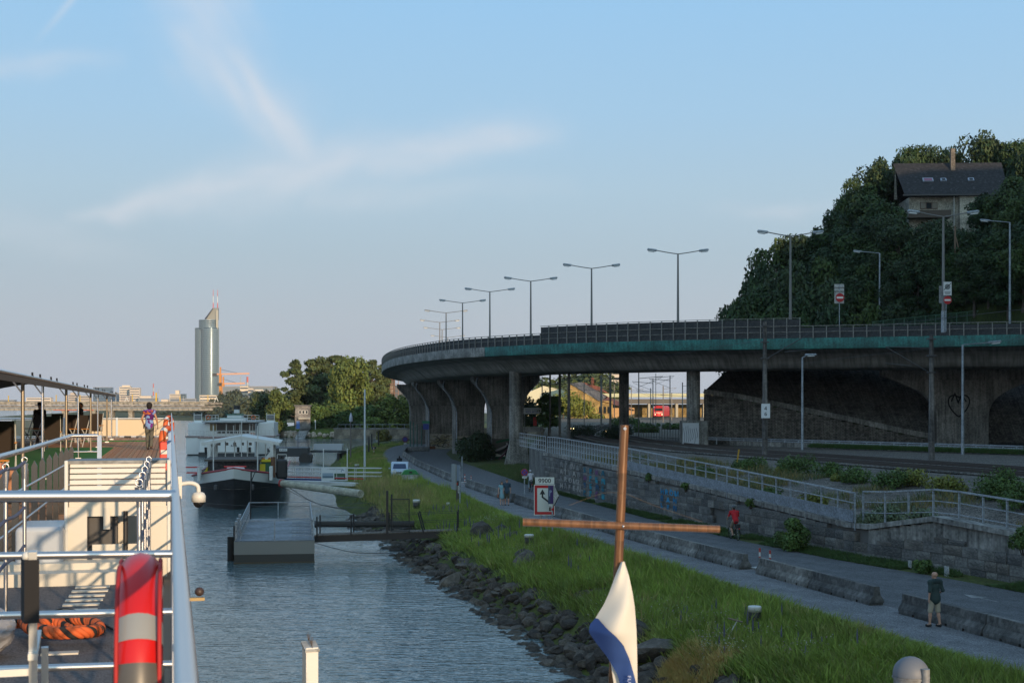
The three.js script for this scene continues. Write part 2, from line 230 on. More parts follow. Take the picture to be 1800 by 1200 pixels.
{ // low crash barrier and kerb wall between track and the old road under the viaduct
  const t = thing('crash_barrier', 'long grey steel crash barrier beside the tracks under the viaduct', 'crash barrier'); const pts = []; for (let px = 1236; px <= 1800; px += 12) pts.push(onPlane(px, lerp(780, 799, (px - 1236) / 564), 4.75));
  pts.forEach((p, i) => { if (i % 2 === 0) mesh('post', mb().box(0, 0.35, 0, 0.12, 0.8, 0.12).geo, steelGalv, t).position.copy(p); });
  const m = mb(); for (let i = 0; i + 1 < pts.length; i++) for (const h of [0.52, 0.72]) m.bar(pts[i].clone().setY(4.75 + h), pts[i + 1].clone().setY(4.75 + h), 0.05, 0.12); m.build('guard_rail', steelGalv, t);
  const k = mb(); for (let i = 4; i + 1 < pts.length; i++) k.bar(pts[i].clone().add(v(-0.2, 0.0, 1.6)), pts[i + 1].clone().add(v(-0.2, 0.0, 1.6)), 0.4, 0.9); tag(k.build('kerb_wall', concreteDark), 'low dark concrete kerb wall along the tracks', 'wall');
}

// ---------------------------------------------------------------- stone retaining wall with its coping
{
  const R = rng(11), t = thing('stone_retaining_wall', 'long retaining wall of grey granite blocks between the road and the railway', 'wall');
  const core = []; for (let d = 26; d <= 118; d += 2) core.push(d);
  const c = mb(); for (let i = 0; i + 1 < core.length; i++) { const a = core[i], b = core[i + 1], h = (Math.min(wallTop(a), wallTop(b)) - 0.12); c.bar(v(wallX(a) + 0.42, h / 2, -a), v(wallX(b) + 0.42, h / 2, -b), 0.62, h); } c.build('core', mat([0.13, 0.125, 0.12], 1), t);
  const tones = [[0.34, 0.33, 0.315], [0.27, 0.262, 0.255], [0.39, 0.375, 0.35], [0.235, 0.23, 0.228], [0.31, 0.285, 0.26]].map(k => mat(k, 0.95, { map: grainA, bumpMap: bumpFine, bumpScale: 0.025 }));
  const geos = [1, 2, 3, 4].map(k => { const g = meterUV(new RoundedBoxGeometry(1, 1, 1, 1, 0.045)), p = g.attributes.position; for (let i = 0; i < p.count; i++) p.setXYZ(i, p.getX(i) * (1 + 0.05 * (noise(p.getY(i) * 3 + k * 9, p.getZ(i) * 3) - 0.5)), p.getY(i) * (1 + 0.05 * (noise(p.getX(i) * 3 + k * 5, k) - 0.5)), p.getZ(i)); g.computeVertexNormals(); const uv = g.attributes.uv; for (let i = 0; i < uv.count; i++) uv.setXY(i, uv.getX(i) + k * 1.37, uv.getY(i) + k * 0.71); return g; });
  const far = []; let n = 0;
  for (let row = 0; row < 8; row++) {
    const y0 = PATH_Y - 0.1 + row * 0.43; let d = 46 + R() * 0.5;
    while (d < 118) {
      const len = 0.7 + R() * 0.55, dn = d + len * 0.955, top = Math.min(wallTop(d), wallTop(dn)) - (d < 65 ? 0.75 : 0.3);
      const h = Math.min(0.415, top - y0);
      if (h > 0.16 && !(Math.abs(d - 79.5) < 0.9 && row < 3 && row > 0)) {
        const a = v(wallX(d), y0 + h / 2, -d), b = v(wallX(dn), y0 + h / 2, -dn), mid = a.clone().add(b).multiplyScalar(0.5), ang = Math.atan2(b.x - a.x, b.z - a.z), g = geos[R() * 4 | 0];
        const M = new THREE.Matrix4().compose(mid.add(v(-0.01 + 0.03 * R(), 0, 0)), new THREE.Quaternion().setFromAxisAngle(UPV, ang), v(0.3, h, a.distanceTo(b) - 0.022)), tm = R() * 5 | 0;
        if (d < 100 && n < 296) { const s = mesh('stone', g, tones[tm], t); M.decompose(s.position, s.quaternion, s.scale); n++; } else { const gg = g.clone(); gg.applyMatrix4(M); (far[tm] ??= []).push(gg); }
      }
      d = dn;
    }
  }
  far.forEach((a, i) => tag(mesh('stones_beyond', mergeGeometries(a), tones[i], t), null, null, null, 'stuff'));
  // coping slabs along the top
  const cop = mb(); for (let i = 0; i + 1 < core.length; i++) { const a = core[i], b = core[i + 1]; if (a < 65) continue; cop.bar(v(wallX(a) + 0.25, wallTop(a) - 0.14, -a), v(wallX(b) + 0.25, wallTop(b) - 0.14, -b), 0.75, 0.24); } cop.build('coping', concreteDark, t);
  // newer concrete top with its raised crest
  const pts = [[40, 4.05], [50, 4.05], [55, 4.05], [60.5, 4.28], [64.4, 3.6], [66.2, 3.55]], face = mb(), cap = mb();
  for (let i = 0; i + 1 < pts.length; i++) { const [a, ya] = pts[i], [b, yb] = pts[i + 1]; if (a < 64) { const n = 6; for (let k = 0; k < n; k++) { const d1 = lerp(a, b, k / n), d2 = lerp(a, b, (k + 1) / n), y1 = lerp(ya, yb, k / n) - 0.2, y2 = lerp(ya, yb, (k + 1) / n) - 0.2, hh = Math.min(y1, y2) - 2.6; if (hh > 0.2) face.bar(v(wallX(d1) + 0.1, 2.6 + hh / 2, -d1), v(wallX(d2) + 0.1, 2.6 + hh / 2, -d2), 0.26, hh); } } cap.bar(v(wallX(a) + 0.22, ya - 0.1, -a), v(wallX(b) + 0.22, yb - 0.1, -b), 0.72, 0.22); }
  face.build('concrete_face', concreteM, t); cap.build('concrete_cap', concreteLight, t);
  // small enamel plates at the foot
  for (const [px, py, s] of [[1605, 991, 0.22], [1670, 1004, 0.3]]) { const p = P(px, py, px < 1640 ? 60.6 : 58.2); p.x -= 0.12; const m = mesh('wall_plate', mb().box(0, 0, 0, 0.04, s * 1.4, s).geo, whiteOld, t); m.position.copy(p); m.rotation.y = 0.28; }
  // sprayed paint: flat, on the stones
  const graf = (name, d0, d1, y0, y1, draw) => { const N = 8, g = grid(N, 1, (u, w) => { const d = lerp(d1, d0, u); return { x: wallX(d) - 0.19, y: lerp(y0, y1, w), z: -d, u, v: w }; }); mesh(name, g, new THREE.MeshStandardMaterial({ map: canvasTex(256, 256, draw), roughness: 0.8, transparent: true, alphaTest: 0.4, side: THREE.DoubleSide }), t); };
  const letters = (cols, rows, seed) => (c, w, h) => { const r = rng(seed); c.clearRect(0, 0, w, h); const rh = h / rows.length; rows.forEach((txt, k) => { c.font = `bold ${rh * 0.98}px sans-serif`; const cw = w / txt.length; [...txt].forEach((ch, i) => { c.fillStyle = cols[r() * cols.length | 0]; c.fillText(ch, i * cw + r() * 3, (k + 0.86) * rh + r() * 5); c.fillRect(i * cw + cw * 0.2, k * rh + rh * r() * 0.6, cw * 0.3, rh * 0.35); }); }); };
  graf('graffiti', 106, 112.5, 2.45, 4.6, letters(['#8f8a86', '#9a9590', '#7d7a78'], ['NIWA', 'ATLAD', 'FROM2', 'HAFEN'], 3));
  graf('graffiti', 99, 105.5, 2.3, 4.5, letters(['#0f6f86', '#138296', '#1a4a6a', '#0b5c70', '#6a3f6a'], ['SEKA', 'HIEN', 'SEHE', 'LIEB'], 5));
  graf('graffiti', 85.5, 88.5, 2.55, 3.9, letters(['#1f6f96', '#2a86b0', '#185a82'], ['HROM', 'BAN', 'IEN'], 8));
}
{ // the older dark wall that turns in below the viaduct, with the concrete foot of the round column
  const t = thing('dark_stone_wall', 'dark rubble wall turning in beneath the viaduct beside the round column', 'wall');
  const m = mb(); for (let d = 118; d < 162; d += 4) m.bar(v(wallX(d) + 0.3, 3.4, -d), v(wallX(d + 4) + 0.3, 3.4, -d - 4), 0.7, 3.2); m.build('wall_body', mat([0.31, 0.295, 0.275], 1, { map: grainA, bumpMap: ballastTex, bumpScale: 0.05 }), t);
}
// ---------------------------------------------------------------- grey railings on the wall
function railing(name, label, ds, top, spacing, opt = {}) {
  const t = thing(name, label, 'railing', [0, 0, 0], 0, 'railings along the railway'); const pt = d => v(wallX(d) + (opt.off ?? 0.28), 0, -d), h = opt.h ?? 1.15, pts = []; let d = ds[0]; while (d <= ds[1]) { pts.push([d, pt(d)]); d += spacing; }
  const pg = mb().box(0, (h - (opt.below ?? 0.25)) / 2, 0, 0.07, h + (opt.below ?? 0.25), 0.07).geo;
  pts.forEach(([d, p]) => { const m = mesh('post', pg, steelGalv, t); m.position.set(p.x, top(d), p.z); m.rotation.y = 0.28; });
  for (const k of opt.rails ?? [1, 0.62, 0.3]) { const m = mb(); for (let i = 0; i + 1 < pts.length; i++) { const [d1, a] = pts[i], [d2, b] = pts[i + 1]; m.bar(a.clone().setY(top(d1) + h * k), b.clone().setY(top(d2) + h * k), k === 1 ? 0.09 : 0.045, k === 1 ? 0.065 : 0.04); } m.build(k === 1 ? 'top_rail' : 'rail', steelGalv, t); }
  if (opt.panel) for (let i = 0; i + 1 < pts.length; i++) { const [d1, a] = pts[i], [d2, b] = pts[i + 1], m = mb(); const g = new THREE.BufferGeometry(), A = a.clone().setY(top(d1)), B = b.clone().setY(top(d2)); m.bar(A.clone().add(v(-0.07, opt.panel[0] / 2 + opt.panel[1], 0)).lerp(B, 0), B.clone().add(v(-0.07, opt.panel[0] / 2 + opt.panel[1], 0)), 0.012, opt.panel[0]); m.build('panel', opt.pm ?? greyPaint, t); }
  return t;
}
const panelM = mat([0.3, 0.35, 0.42], 0.55, { metal: 0.2, map: grainFine });
railing('steel_railing', 'grey steel railing with sheet metal lower panels along the stone wall', [65.2, 95.2], d => wallTop(d) + 0.05, 1.5, { h: 1.35, rails: [1, 0.66], panel: [0.52, 0.02], below: 0.35, off: -0.1, pm: panelM });
railing('steel_railing', 'close-barred grey railing on the wall towards the viaduct columns', [95.9, 117.9], d => wallTop(d), 0.74, { h: 1.3, rails: [1, 0.7, 0.36] , off: 0.1 });
railing('steel_railing', 'grey railing above the concrete crest of the wall', [42, 65.3], d => (d < 60.5 ? lerp(4.05, 4.28, clamp((d - 55) / 5.5)) : lerp(4.28, 3.9, clamp((d - 60.5) / 4))), 1.45, { h: 1.15, rails: [1, 0.58, 0.16] });
{ // short return of the railing round the corner
  const t = thing('steel_railing', 'short close-barred grey railing turning beside the round column', 'railing', [0, 0, 0], 0, 'railings along the railway'); const a = P(914, 768, 134), b = P(959, 772, 119); a.y = b.y = 5.1;
  const pg = mb().box(0, 0.65, 0, 0.06, 1.3, 0.06).geo; for (let i = 0; i <= 12; i++) mesh('post', pg, steelGalv, t).position.lerpVectors(a, b, i / 12);
  for (const h of [1.28, 0.9, 0.5, 0.12]) mb().bar(a.clone().setY(5.1 + h), b.clone().setY(5.1 + h), 0.05, 0.05).build('rail', steelGalv, t);
}
// ---------------------------------------------------------------- low concrete barriers between path and road
{
  const prof = [[-0.27, 0.09], [-0.25, 0.2], [-0.13, 0.36], [-0.1, 0.64], [-0.085, 0.66], [0.085, 0.66], [0.1, 0.64], [0.13, 0.36], [0.25, 0.2], [0.27, 0.09]], cm = [mat([0.28, 0.275, 0.265], 0.95, { map: grainA, bumpMap: bumpFine, bumpScale: 0.02 }), mat([0.21, 0.208, 0.205], 0.95, { map: grainA, bumpMap: bumpFine, bumpScale: 0.02 }), mat([0.36, 0.345, 0.32], 0.95, { map: grainA, bumpMap: bumpFine, bumpScale: 0.02 })];
  const protos = {}; const R = rng(4);
  const unit = len => protos[len.toFixed(2)] ??= (() => { const b = mb(); const g = new THREE.ExtrudeGeometry(new THREE.Shape(prof.map(p => new THREE.Vector2(...p))), { depth: len - 0.02, bevelEnabled: false, steps: 6 }); g.translate(0, 0, -(len - 0.02) / 2); const q = g.attributes.position; for (let i = 0; i < q.count; i++) { const y = q.getY(i), z = q.getZ(i); q.setX(i, q.getX(i) * (1 + 0.1 * (0.66 - y) * Math.sin(z * 2.1))); } g.computeVertexNormals(); b.add(g); const f = mb(), n = Math.max(2, Math.round(len / 1.0)), w = len / n; for (let k = 0; k < n; k++) f.box(0, 0.045, -len / 2 + w * (k + 0.5), 0.54, 0.094, w - 0.13); return [b.geo, f.geo]; })();
  for (const [d0, d1] of [[24, 47.9], [49.7, 59.2], [60.6, 101], [102.2, 122], [130, 216]]) {
    const a = v(barrierX(d0), 0, -d0), L = a.distanceTo(v(barrierX(d1), 0, -d1)), n = Math.max(1, Math.round(L / 4.8)), step_ = (d1 - d0) / n;
    for (let k = 0; k < n; k++) {
      const da = d0 + k * step_, db = da + step_, A = v(barrierX(da), PATH_Y, -da), B = v(barrierX(db), PATH_Y, -db), [bg, fg] = unit(Math.round(A.distanceTo(B) * 10) / 10), t = thing('concrete_barrier', 'low weathered concrete barrier unit between cycle path and road', 'barrier', A.clone().add(B).multiplyScalar(0.5).setY(PATH_Y + 0.004), Math.atan2(B.x - A.x, B.z - A.z), 'concrete barriers between path and road');
      const m = cm[R() < 0.5 ? 0 : R() < 0.7 ? 1 : 2]; mesh('body', bg, m, t); mesh('foot', fg, m, t);
    }
  }
  const lp = thing('concrete_barrier', 'short concrete barrier turned across the road end by the green posts', 'barrier', v(-14.3, PATH_Y + 0.004, -216), 1.3); const [bg, fg] = unit(3.5); mesh('body', bg, cm[0], lp); mesh('foot', fg, cm[0], lp);
}
// ---------------------------------------------------------------- the curving road viaduct
const edgeCurve = new THREE.CatmullRomCurve3([[95, 119], [70, 125], [47, 131], [32.8, 136.6], [17.1, 142.5], [6, 150], [-0.2, 156.5], [-6.3, 165], [-10.8, 176.6], [-14.9, 191], [-18.4, 210], [-21.8, 238], [-24.3, 270], [-25.4, 310], [-24, 360], [-19, 410]].map(([x, d]) => v(x, 0, -d)), false, 'centripetal');
const EN = 330, edge = edgeCurve.getSpacedPoints(EN), edgeLen = edgeCurve.getLength();
const edgeN = edge.map((p, i) => { const a = edge[Math.max(0, i - 1)], b = edge[Math.min(EN, i + 1)], t = b.clone().sub(a).normalize(); return v(-t.z, 0, t.x); }); // points away from the camera side
edgeN.forEach(n => { if (n.x * 0.6 + n.z * -0.8 < 0) n.negate(); });
const onDeck = (i, off, y) => edge[i].clone().addScaledVector(edgeN[i], off).setY(y);
function sweep(prof, i0, i1) { const m = prof.length - 1; let L = [0]; for (let k = 0; k < m; k++) L.push(L[k] + Math.hypot(prof[k + 1][0] - prof[k][0], prof[k + 1][1] - prof[k][1])); return grid(m, i1 - i0, (u, w, i, j) => { const p = onDeck(i0 + j, ...prof[i]); return { x: p.x, y: p.y, z: p.z, u: (i0 + j) * edgeLen / EN, v: L[i] }; }); }
const iTeal = edge.findIndex(p => p.z < -164.2), DECK = 15.5;
const viaduct = thing('road_viaduct', 'long concrete road viaduct sweeping round in a curve with teal edge beam', 'viaduct');
{
  const form = tex(512, (x, y) => { const board = ((y * 28) % 1), seam = Math.floor(x * 1), j = Math.abs(board - 0.5) > 0.46 ? -0.09 : 0; const n = fbm(x * 6, y * 6, 5, 6, 4) - 0.5, b = hash(Math.floor(y * 28), seam, 3) - 0.5, st = fbm(x * 50, y * 4, 3, 0, 9) - 0.5; return 255 * clamp(0.72 + j * 0.8 + n * 0.36 + b * 0.1 + st * 0.3); }, 1 / 8);
  const soffitM = mat([0.4, 0.385, 0.36], 0.92, { map: form, bumpMap: form, bumpScale: 0.01 });
  const tealM = mat([0.03, 0.215, 0.19], 0.55, { map: streaks, metal: 0.1 });
  const box1 = [[0.05, 14.52], [0.7, 14.44], [1.8, 14.3], [2.8, 14.02], [3.5, 13.6], [4.0, 13.1], [4.4, 12.78], [4.9, 12.62], [12, 12.62], [12.6, 12.9], [13.6, 14.1], [14.4, 14.42], [17, 14.42], [18, 13.8], [19, 13.5], [24, 13.5], [25, 14.2], [26, 14.5]];
  mesh('soffit', sweep(box1, 0, EN), soffitM, viaduct);
  mesh('carriageway', sweep([[26, 14.5], [26, DECK - 0.1], [0.3, DECK - 0.1]], 0, EN), roadM, viaduct);
  const beam = [[0.3, DECK - 0.1], [0.3, DECK + 0.02], [0, DECK + 0.02], [0, 14.5], [0.05, 14.45], [0.3, 14.45]];
  // edge beam cast in lengths with open joints
  const seg = 11; for (let i = 0; i < EN; i += seg) { const teal = i + seg <= iTeal + 4; mesh('edge_beam', sweep(beam.map(([o, y]) => teal ? [o - 0.02, y] : [o, y]), i, Math.min(EN, i + seg) ), teal ? tealM : concreteM, viaduct); }
  for (let i = 6; i < EN; i += 26) { const a = onDeck(i, 0.3, 14.4), m = mb(); for (let k = 0; k + 1 < 8; k++) m.bar(onDeck(i, box1[k][0], box1[k][1] - 0.012), onDeck(i, box1[k + 1][0], box1[k + 1][1] - 0.012), 0.05, 0.05); m.build('joint_cover', concreteDark, viaduct); }
  // parapet: galvanised posts and rails in front of louvred panels, taller noise screen over one length
  const postM = mat([0.33, 0.32, 0.3], 0.7, { metal: 0.3, map: grainFine }), panM = mat([0.085, 0.09, 0.1], 0.8, { map: grainFine });
  const NP = Math.round(edgeLen / 1.27), pp = edgeCurve.getSpacedPoints(NP), lo = mb().box(0, 0.6, 0, 0.09, 1.2, 0.1).geo, hi = mb().box(0, 1.0, 0, 0.09, 2.0, 0.1).geo;
  const slat = n => { const m = mb(); for (let k = 0; k < n; k++) m.box(0.09, 0.12 + k * 0.165, 0, 0.03, 0.185, 1.26, 0, 0, 0.3); return m.geo; }; const loP = slat(6), hiP = slat(11);
  const visible = (a) => a.x < 0.40 * -a.z + 3; let nPanel = 0; const farPanels = [];
  const rails = { top_rail: mb(), rail: mb(), screen_rail: mb() };
  for (let k = 0; k < NP; k++) {
    const a = pp[k], b = pp[k + 1]; if (!visible(a)) continue; const sx = CX + a.x / -a.z * F, tall = sx > 964 && sx < 1419 && a.z > -165, ang = Math.atan2(b.x - a.x, b.z - a.z), back = a.z < -330;
    const A = a.clone().setY(DECK), B = b.clone().setY(DECK), out = v(0, 0, 0);
    for (const [n, h] of [['top_rail', 1.2], ['rail', 0.62]]) rails[n].bar(A.clone().setY(DECK + h), B.clone().setY(DECK + h), 0.07, 0.06);
    if (tall) for (const h of [1.98]) rails.screen_rail.bar(A.clone().setY(DECK + h), B.clone().setY(DECK + h), 0.06, 0.05);
    if (back) continue;
    const pm = mesh('parapet_post', tall ? hi : lo, postM, viaduct); pm.position.copy(A); pm.rotation.y = ang;
    const mid = A.clone().lerp(B, 0.5), q = mesh('parapet_panel', tall ? hiP : loP, panM, viaduct); q.position.copy(mid); q.rotation.y = ang + Math.PI;
  }
  for (const n in rails) rails[n].build(n === 'screen_rail' ? 'screen_rail' : n === 'top_rail' ? 'top_rail' : 'rail', postM, viaduct);
  // far side parapet
  const fr = mb(); for (let i = 0; i < EN; i += 3) { fr.bar(onDeck(i, 25.9, DECK + 0.5), onDeck(i + 3 > EN ? EN : i + 3, 25.9, DECK + 0.5), 0.2, 1.1); } fr.build('far_parapet', concreteM, viaduct);
  mb().box(0, 0, 0, 0.35, 0.16, 0.3).build('deck_lamp', whitePaint, viaduct).position.copy(P(754, 617, 176)).add(v(0, 0, 0.3));

  // hammerhead piers at the turn, each with a rain pipe down its edge
  const flare = (w, W, h, H) => { const s = new THREE.Shape(); s.moveTo(-w, 0); s.lineTo(w, 0); s.lineTo(w, h); s.bezierCurveTo(w, h + (H - h) * 0.55, w + (W - w) * 0.45, h + (H - h) * 0.6, W, H - 0.55); s.lineTo(W, H); s.lineTo(-W, H); s.lineTo(-W, H - 0.55); s.bezierCurveTo(-w - (W - w) * 0.45, h + (H - h) * 0.6, -w, h + (H - h) * 0.55, -w, h); s.closePath(); return s; };
  const pier = (px, d, y0, w, W, h, turn, lbl, pipe) => {
    const H = 12.7 - y0, x = (px - CX) / F * d, t = thing('viaduct_pier', lbl, 'pier', v(x, y0, -d), turn, 'flared viaduct piers');
    const g = new THREE.ExtrudeGeometry(flare(w, W, h, H), { depth: 1.3, bevelEnabled: true, bevelSize: 0.05, bevelThickness: 0.05, bevelSegments: 1, curveSegments: 10 }); g.translate(0, 0, -0.65); mesh('pier_wall', meterUV(g), concreteDark, t);
    if (pipe) { const pts = [v(-W + 0.5, H - 0.2, 0.8), v(-W + 0.35, H - 1.0, 0.8), v(-w - (W - w) * 0.4, h + (H - h) * 0.5, 0.8), v(-w + 0.05, h + (H - h) * 0.12, 0.8), v(-w + 0.12, h - 1, 0.8), v(-w + 0.12, 0, 0.8)]; mb().tube(pts, 0.11, 40, 8).build('rain_pipe', steelGalv, t); }
    return t;
  };
  const murals = (c, w, h, seed) => { const r = rng(seed); c.fillStyle = '#a9a498'; c.fillRect(0, 0, w, h); for (let k = 0; k < 14; k++) { c.strokeStyle = ['#3d3a3a', '#5a5a58', '#8d8463', '#6b4a3a', '#26384a'][r() * 5 | 0]; c.lineWidth = 2 + r() * 4; c.beginPath(); c.moveTo(r() * w, r() * h); for (let i = 0; i < 3; i++) c.bezierCurveTo(r() * w, r() * h, r() * w, r() * h, r() * w, r() * h); c.stroke(); } };
  const p1 = pier(773, 228, 1.9, 2.15, 4.5, 5.8, 0.34, 'flared concrete pier farthest along the curve, with a painted foot', true);
  const p2 = pier(823, 206, 1.9, 2.2, 4.5, 5.8, 0.4, 'flared concrete pier in the middle of the curve, mural at its foot', true);
  const p3 = pier(888, 182, 1.9, 2.2, 4.4, 5.8, 0.3, 'flared concrete pier beside the round column, half behind a bush', true);
  pier(742, 258, 1.9, 2.2, 4.5, 5.8, 0.15, 'flared concrete pier hidden behind the painted pier row', false); 
  const mural = (t, w, h, draw, n = 'mural') => mesh(n, new THREE.PlaneGeometry(w, h), new THREE.MeshStandardMaterial({ map: canvasTex(256, 160, draw), roughness: 0.9 }), t).position.set(0, h / 2 + 0.03, 0.72);
  mural(p1, 4.2, 2.5, (c, w, h) => { murals(c, w, h, 2); c.fillStyle = '#6d4a38'; c.fillRect(0, h * 0.8, 70, h * 0.2); });
  mural(p2, 4.3, 2.6, (c, w, h) => { c.fillStyle = '#a39d90'; c.fillRect(0, 0, w, h); c.fillStyle = '#3c3a40'; c.font = 'bold 26px sans-serif'; c.fillText('ERWARM', 60, 26); c.font = 'bold 30px sans-serif'; c.fillStyle = '#8d8659'; c.fillText('HAND IN HAND', 8, 66); c.fillStyle = '#33485a'; c.fillRect(212, 0, 44, h); c.fillStyle = '#5f4030'; c.beginPath(); c.arc(245, 90, 50, 0, 7); c.fill(); [['#282428', 68], ['#96484a', 98], ['#a8a057', 124], ['#20242c', 150], ['#c9c6bd', 172], ['#1d4a52', 190]].forEach(([k, x]) => { c.fillStyle = k; c.beginPath(); c.roundRect ? c.roundRect(x, 96, 20, 64, 9) : c.rect(x, 96, 20, 64); c.fill(); }); });
  mural(p3, 4.3, 2.8, (c, w, h) => { c.fillStyle = '#4a4744'; c.fillRect(0, 0, w, h); const r = rng(9); for (let k = 0; k < 16; k++) { c.strokeStyle = ['#b9b6b0', '#1d4a30', '#1e1c1e', '#8a878a', '#5e2c46'][r() * 5 | 0]; c.lineWidth = 6 + r() * 10; c.beginPath(); c.moveTo(r() * w, r() * h); c.bezierCurveTo(r() * w, r() * h, r() * w, r() * h, r() * w, r() * h); c.stroke(); } }, 'graffiti');
  // round columns
  const column = (px, d, y0, r, top, lbl, block) => { const x = (px - CX) / F * d, t = thing('viaduct_column', lbl, 'column', v(x, y0, -d), 0, 'round viaduct columns'); mb().lathe([[0, 0], [r, 0], [r, top - y0], [0, top - y0]], 0, 0, 0, 28).build('shaft', concreteDark, t); if (block) { const b = mb().prism(block.map(p => p), 2.4, 0, 0, 0, 0, 0.06).build('base_block', concreteM, t); return [t, b]; } return [t]; };
  column(906, 163.5, 1.9, 0.7, 12.9, 'round concrete column beside the railing and the dark wall', [[-1.3, 0], [1.6, 0], [1.25, 3.1], [-0.6, 3.1]]);
  const [c2] = column(1219, 150, 4.6, 0.72, 12.9, 'round concrete column on a white sprayed block beside the tracks', [[-1.25, 0], [1.35, 0], [1.35, 2.7], [-1.25, 2.7]]);
  mesh('graffiti', new THREE.PlaneGeometry(1.7, 2.5), new THREE.MeshStandardMaterial({ roughness: 0.8, map: canvasTex(128, 192, (c, w, h) => { c.fillStyle = '#b7bac0'; c.fillRect(0, 0, w, h); c.strokeStyle = '#43464e'; c.lineWidth = 3; const r = rng(5); for (let k = 0; k < 7; k++) { c.beginPath(); c.moveTo(10 + k * 16, 20 + r() * 30); c.bezierCurveTo(k * 18, 60, 30 + k * 16, 100, 8 + k * 17, 120 + r() * 60); c.stroke(); } }) }), c2).position.set(-0.42, 1.3, 1.27);
  column(1097, 176, 4.6, 0.62, 13.6, 'dark round column behind the wooden cross, under the far carriageway');
  // flared pier and paved slope under the right hand end
  pier(1690, 147.5, 4.6, 2.6, 8.2, 3.0, -0.05, 'flared concrete pier standing in the paved slope, heart sprayed on it', false);
  const heart = mesh('graffiti', new THREE.PlaneGeometry(2.6, 3.2), new THREE.MeshStandardMaterial({ transparent: true, alphaTest: 0.5, roughness: 0.9, map: canvasTex(128, 160, (c, w, h) => { c.clearRect(0, 0, w, h); c.strokeStyle = '#151314'; c.lineWidth = 7; c.beginPath(); c.moveTo(64, 150); c.bezierCurveTo(-20, 90, 10, 10, 64, 50); c.bezierCurveTo(118, 10, 148, 90, 64, 150); c.stroke(); c.beginPath(); c.moveTo(26, 70); c.lineTo(44, 30); c.lineTo(60, 76); c.lineTo(80, 34); c.lineTo(100, 72); c.stroke(); }) }), scene.children.filter(o => o.name.startsWith('viaduct_pier')).pop()); heart.position.set(-0.4, 4.6, 0.73);
  const rw = [[1238, 691], [1300, 700], [1400, 720], [1500, 741], [1600, 763], [1700, 781]].map(([px, py]) => P(px, py, lerp(156, 150, (px - 1238) / 462))), m = mb(), cp = mb();
  const w = thing('embankment_wall', 'brown brick-faced retaining wall stepping down below the viaduct', 'wall');
  for (let i = 0; i + 1 < rw.length; i++) { for (let k = 0; k < 5; k++) { const a = rw[i].clone().lerp(rw[i + 1], k / 5), b = rw[i].clone().lerp(rw[i + 1], (k + 1) / 5), h = Math.min(a.y, b.y) - 4.4; m.bar(a.clone().setY(4.4 + h / 2), b.clone().setY(4.4 + h / 2), 0.8, h); } cp.bar(rw[i].clone().add(v(0, 0.2, 0.05)), rw[i + 1].clone().add(v(0, 0.2, 0.05)), 1.0, 0.55); }
  const brickM = tex(512, (x, y) => { const row = Math.floor(y * 32), bx = (x * 16 + (row % 2) * 0.5), e = Math.min((y * 32) % 1, bx % 1) < 0.1 ? -0.2 : 0; return 255 * clamp(0.66 + e + 0.22 * (hash(Math.floor(bx) % 16, row) - 0.5) + 0.4 * (fbm(x * 5, y * 5, 4, 5) - 0.5) + 0.3 * (fbm(x * 40, y * 3, 2, 0, 6) - 0.5)); }, 1 / 5);
  m.build('wall_body', mat([0.36, 0.325, 0.29], 0.95, { map: brickM, bumpMap: brickM, bumpScale: 0.02 }), w); cp.build('coping', concreteM, w);
  const slope = mat([0.36, 0.34, 0.315], 0.95, { map: brickM, bumpMap: brickM, bumpScale: 0.03 });
  structure('paved_slope', grid(20, 8, (u, q) => { const px = lerp(1236, 1900, u), i = clamp((px - 1238) / 462) * 5, k = Math.min(4, Math.floor(i)), a = rw[k].clone().lerp(rw[k + 1], i - k); const x0 = (px - CX) / F * -a.z, y0 = a.y + 0.1; return { x: x0 + q * 6, y: Math.max(lerp(y0, 14.6, q), y0), z: a.z - 0.3 - q * 10 }; }), slope);
}

// ---------------------------------------------------------------- street lamps on the viaduct
const lampGlass = mat([0.75, 0.78, 0.8], 0.25), lampPole = mat([0.2, 0.195, 0.19], 0.6, { metal: 0.4 });
function doubleLamp(h, arm, turn, pos, lbl) {
  const t = thing('street_lamp', lbl, 'street lamp', pos, turn, 'two-armed lamps along the viaduct');
  mb().rod(v(0, 0, 0), v(0, h - 0.25, 0), 0.16, 0.09, 10).build('pole', lampPole, t); mb().rod(v(0, 0, 0), v(0, 1.9, 0), 0.2, 0.19, 10).build('pole_base', steelGalv, t);
  for (const s of [-1, 1]) { mb().tube([v(0, h - 0.3, 0), v(s * arm * 0.5, h - 0.12, 0), v(s * arm, h + 0.1, 0)], 0.055, 10, 6).build('arm', lampPole, t); const hd = mb().rbox(s * (arm + 0.42), h + 0.14, 0, 1.05, 0.26, 0.4, 0.1, 0, 0, s * 0.12).build('lamp_head', steelGalv, t); mb().rbox(s * (arm + 0.5), h + 0.0, 0, 0.7, 0.14, 0.32, 0.06, 0, 0, s * 0.12).build('lamp_glass', lampGlass, hd); }
  return t;
}
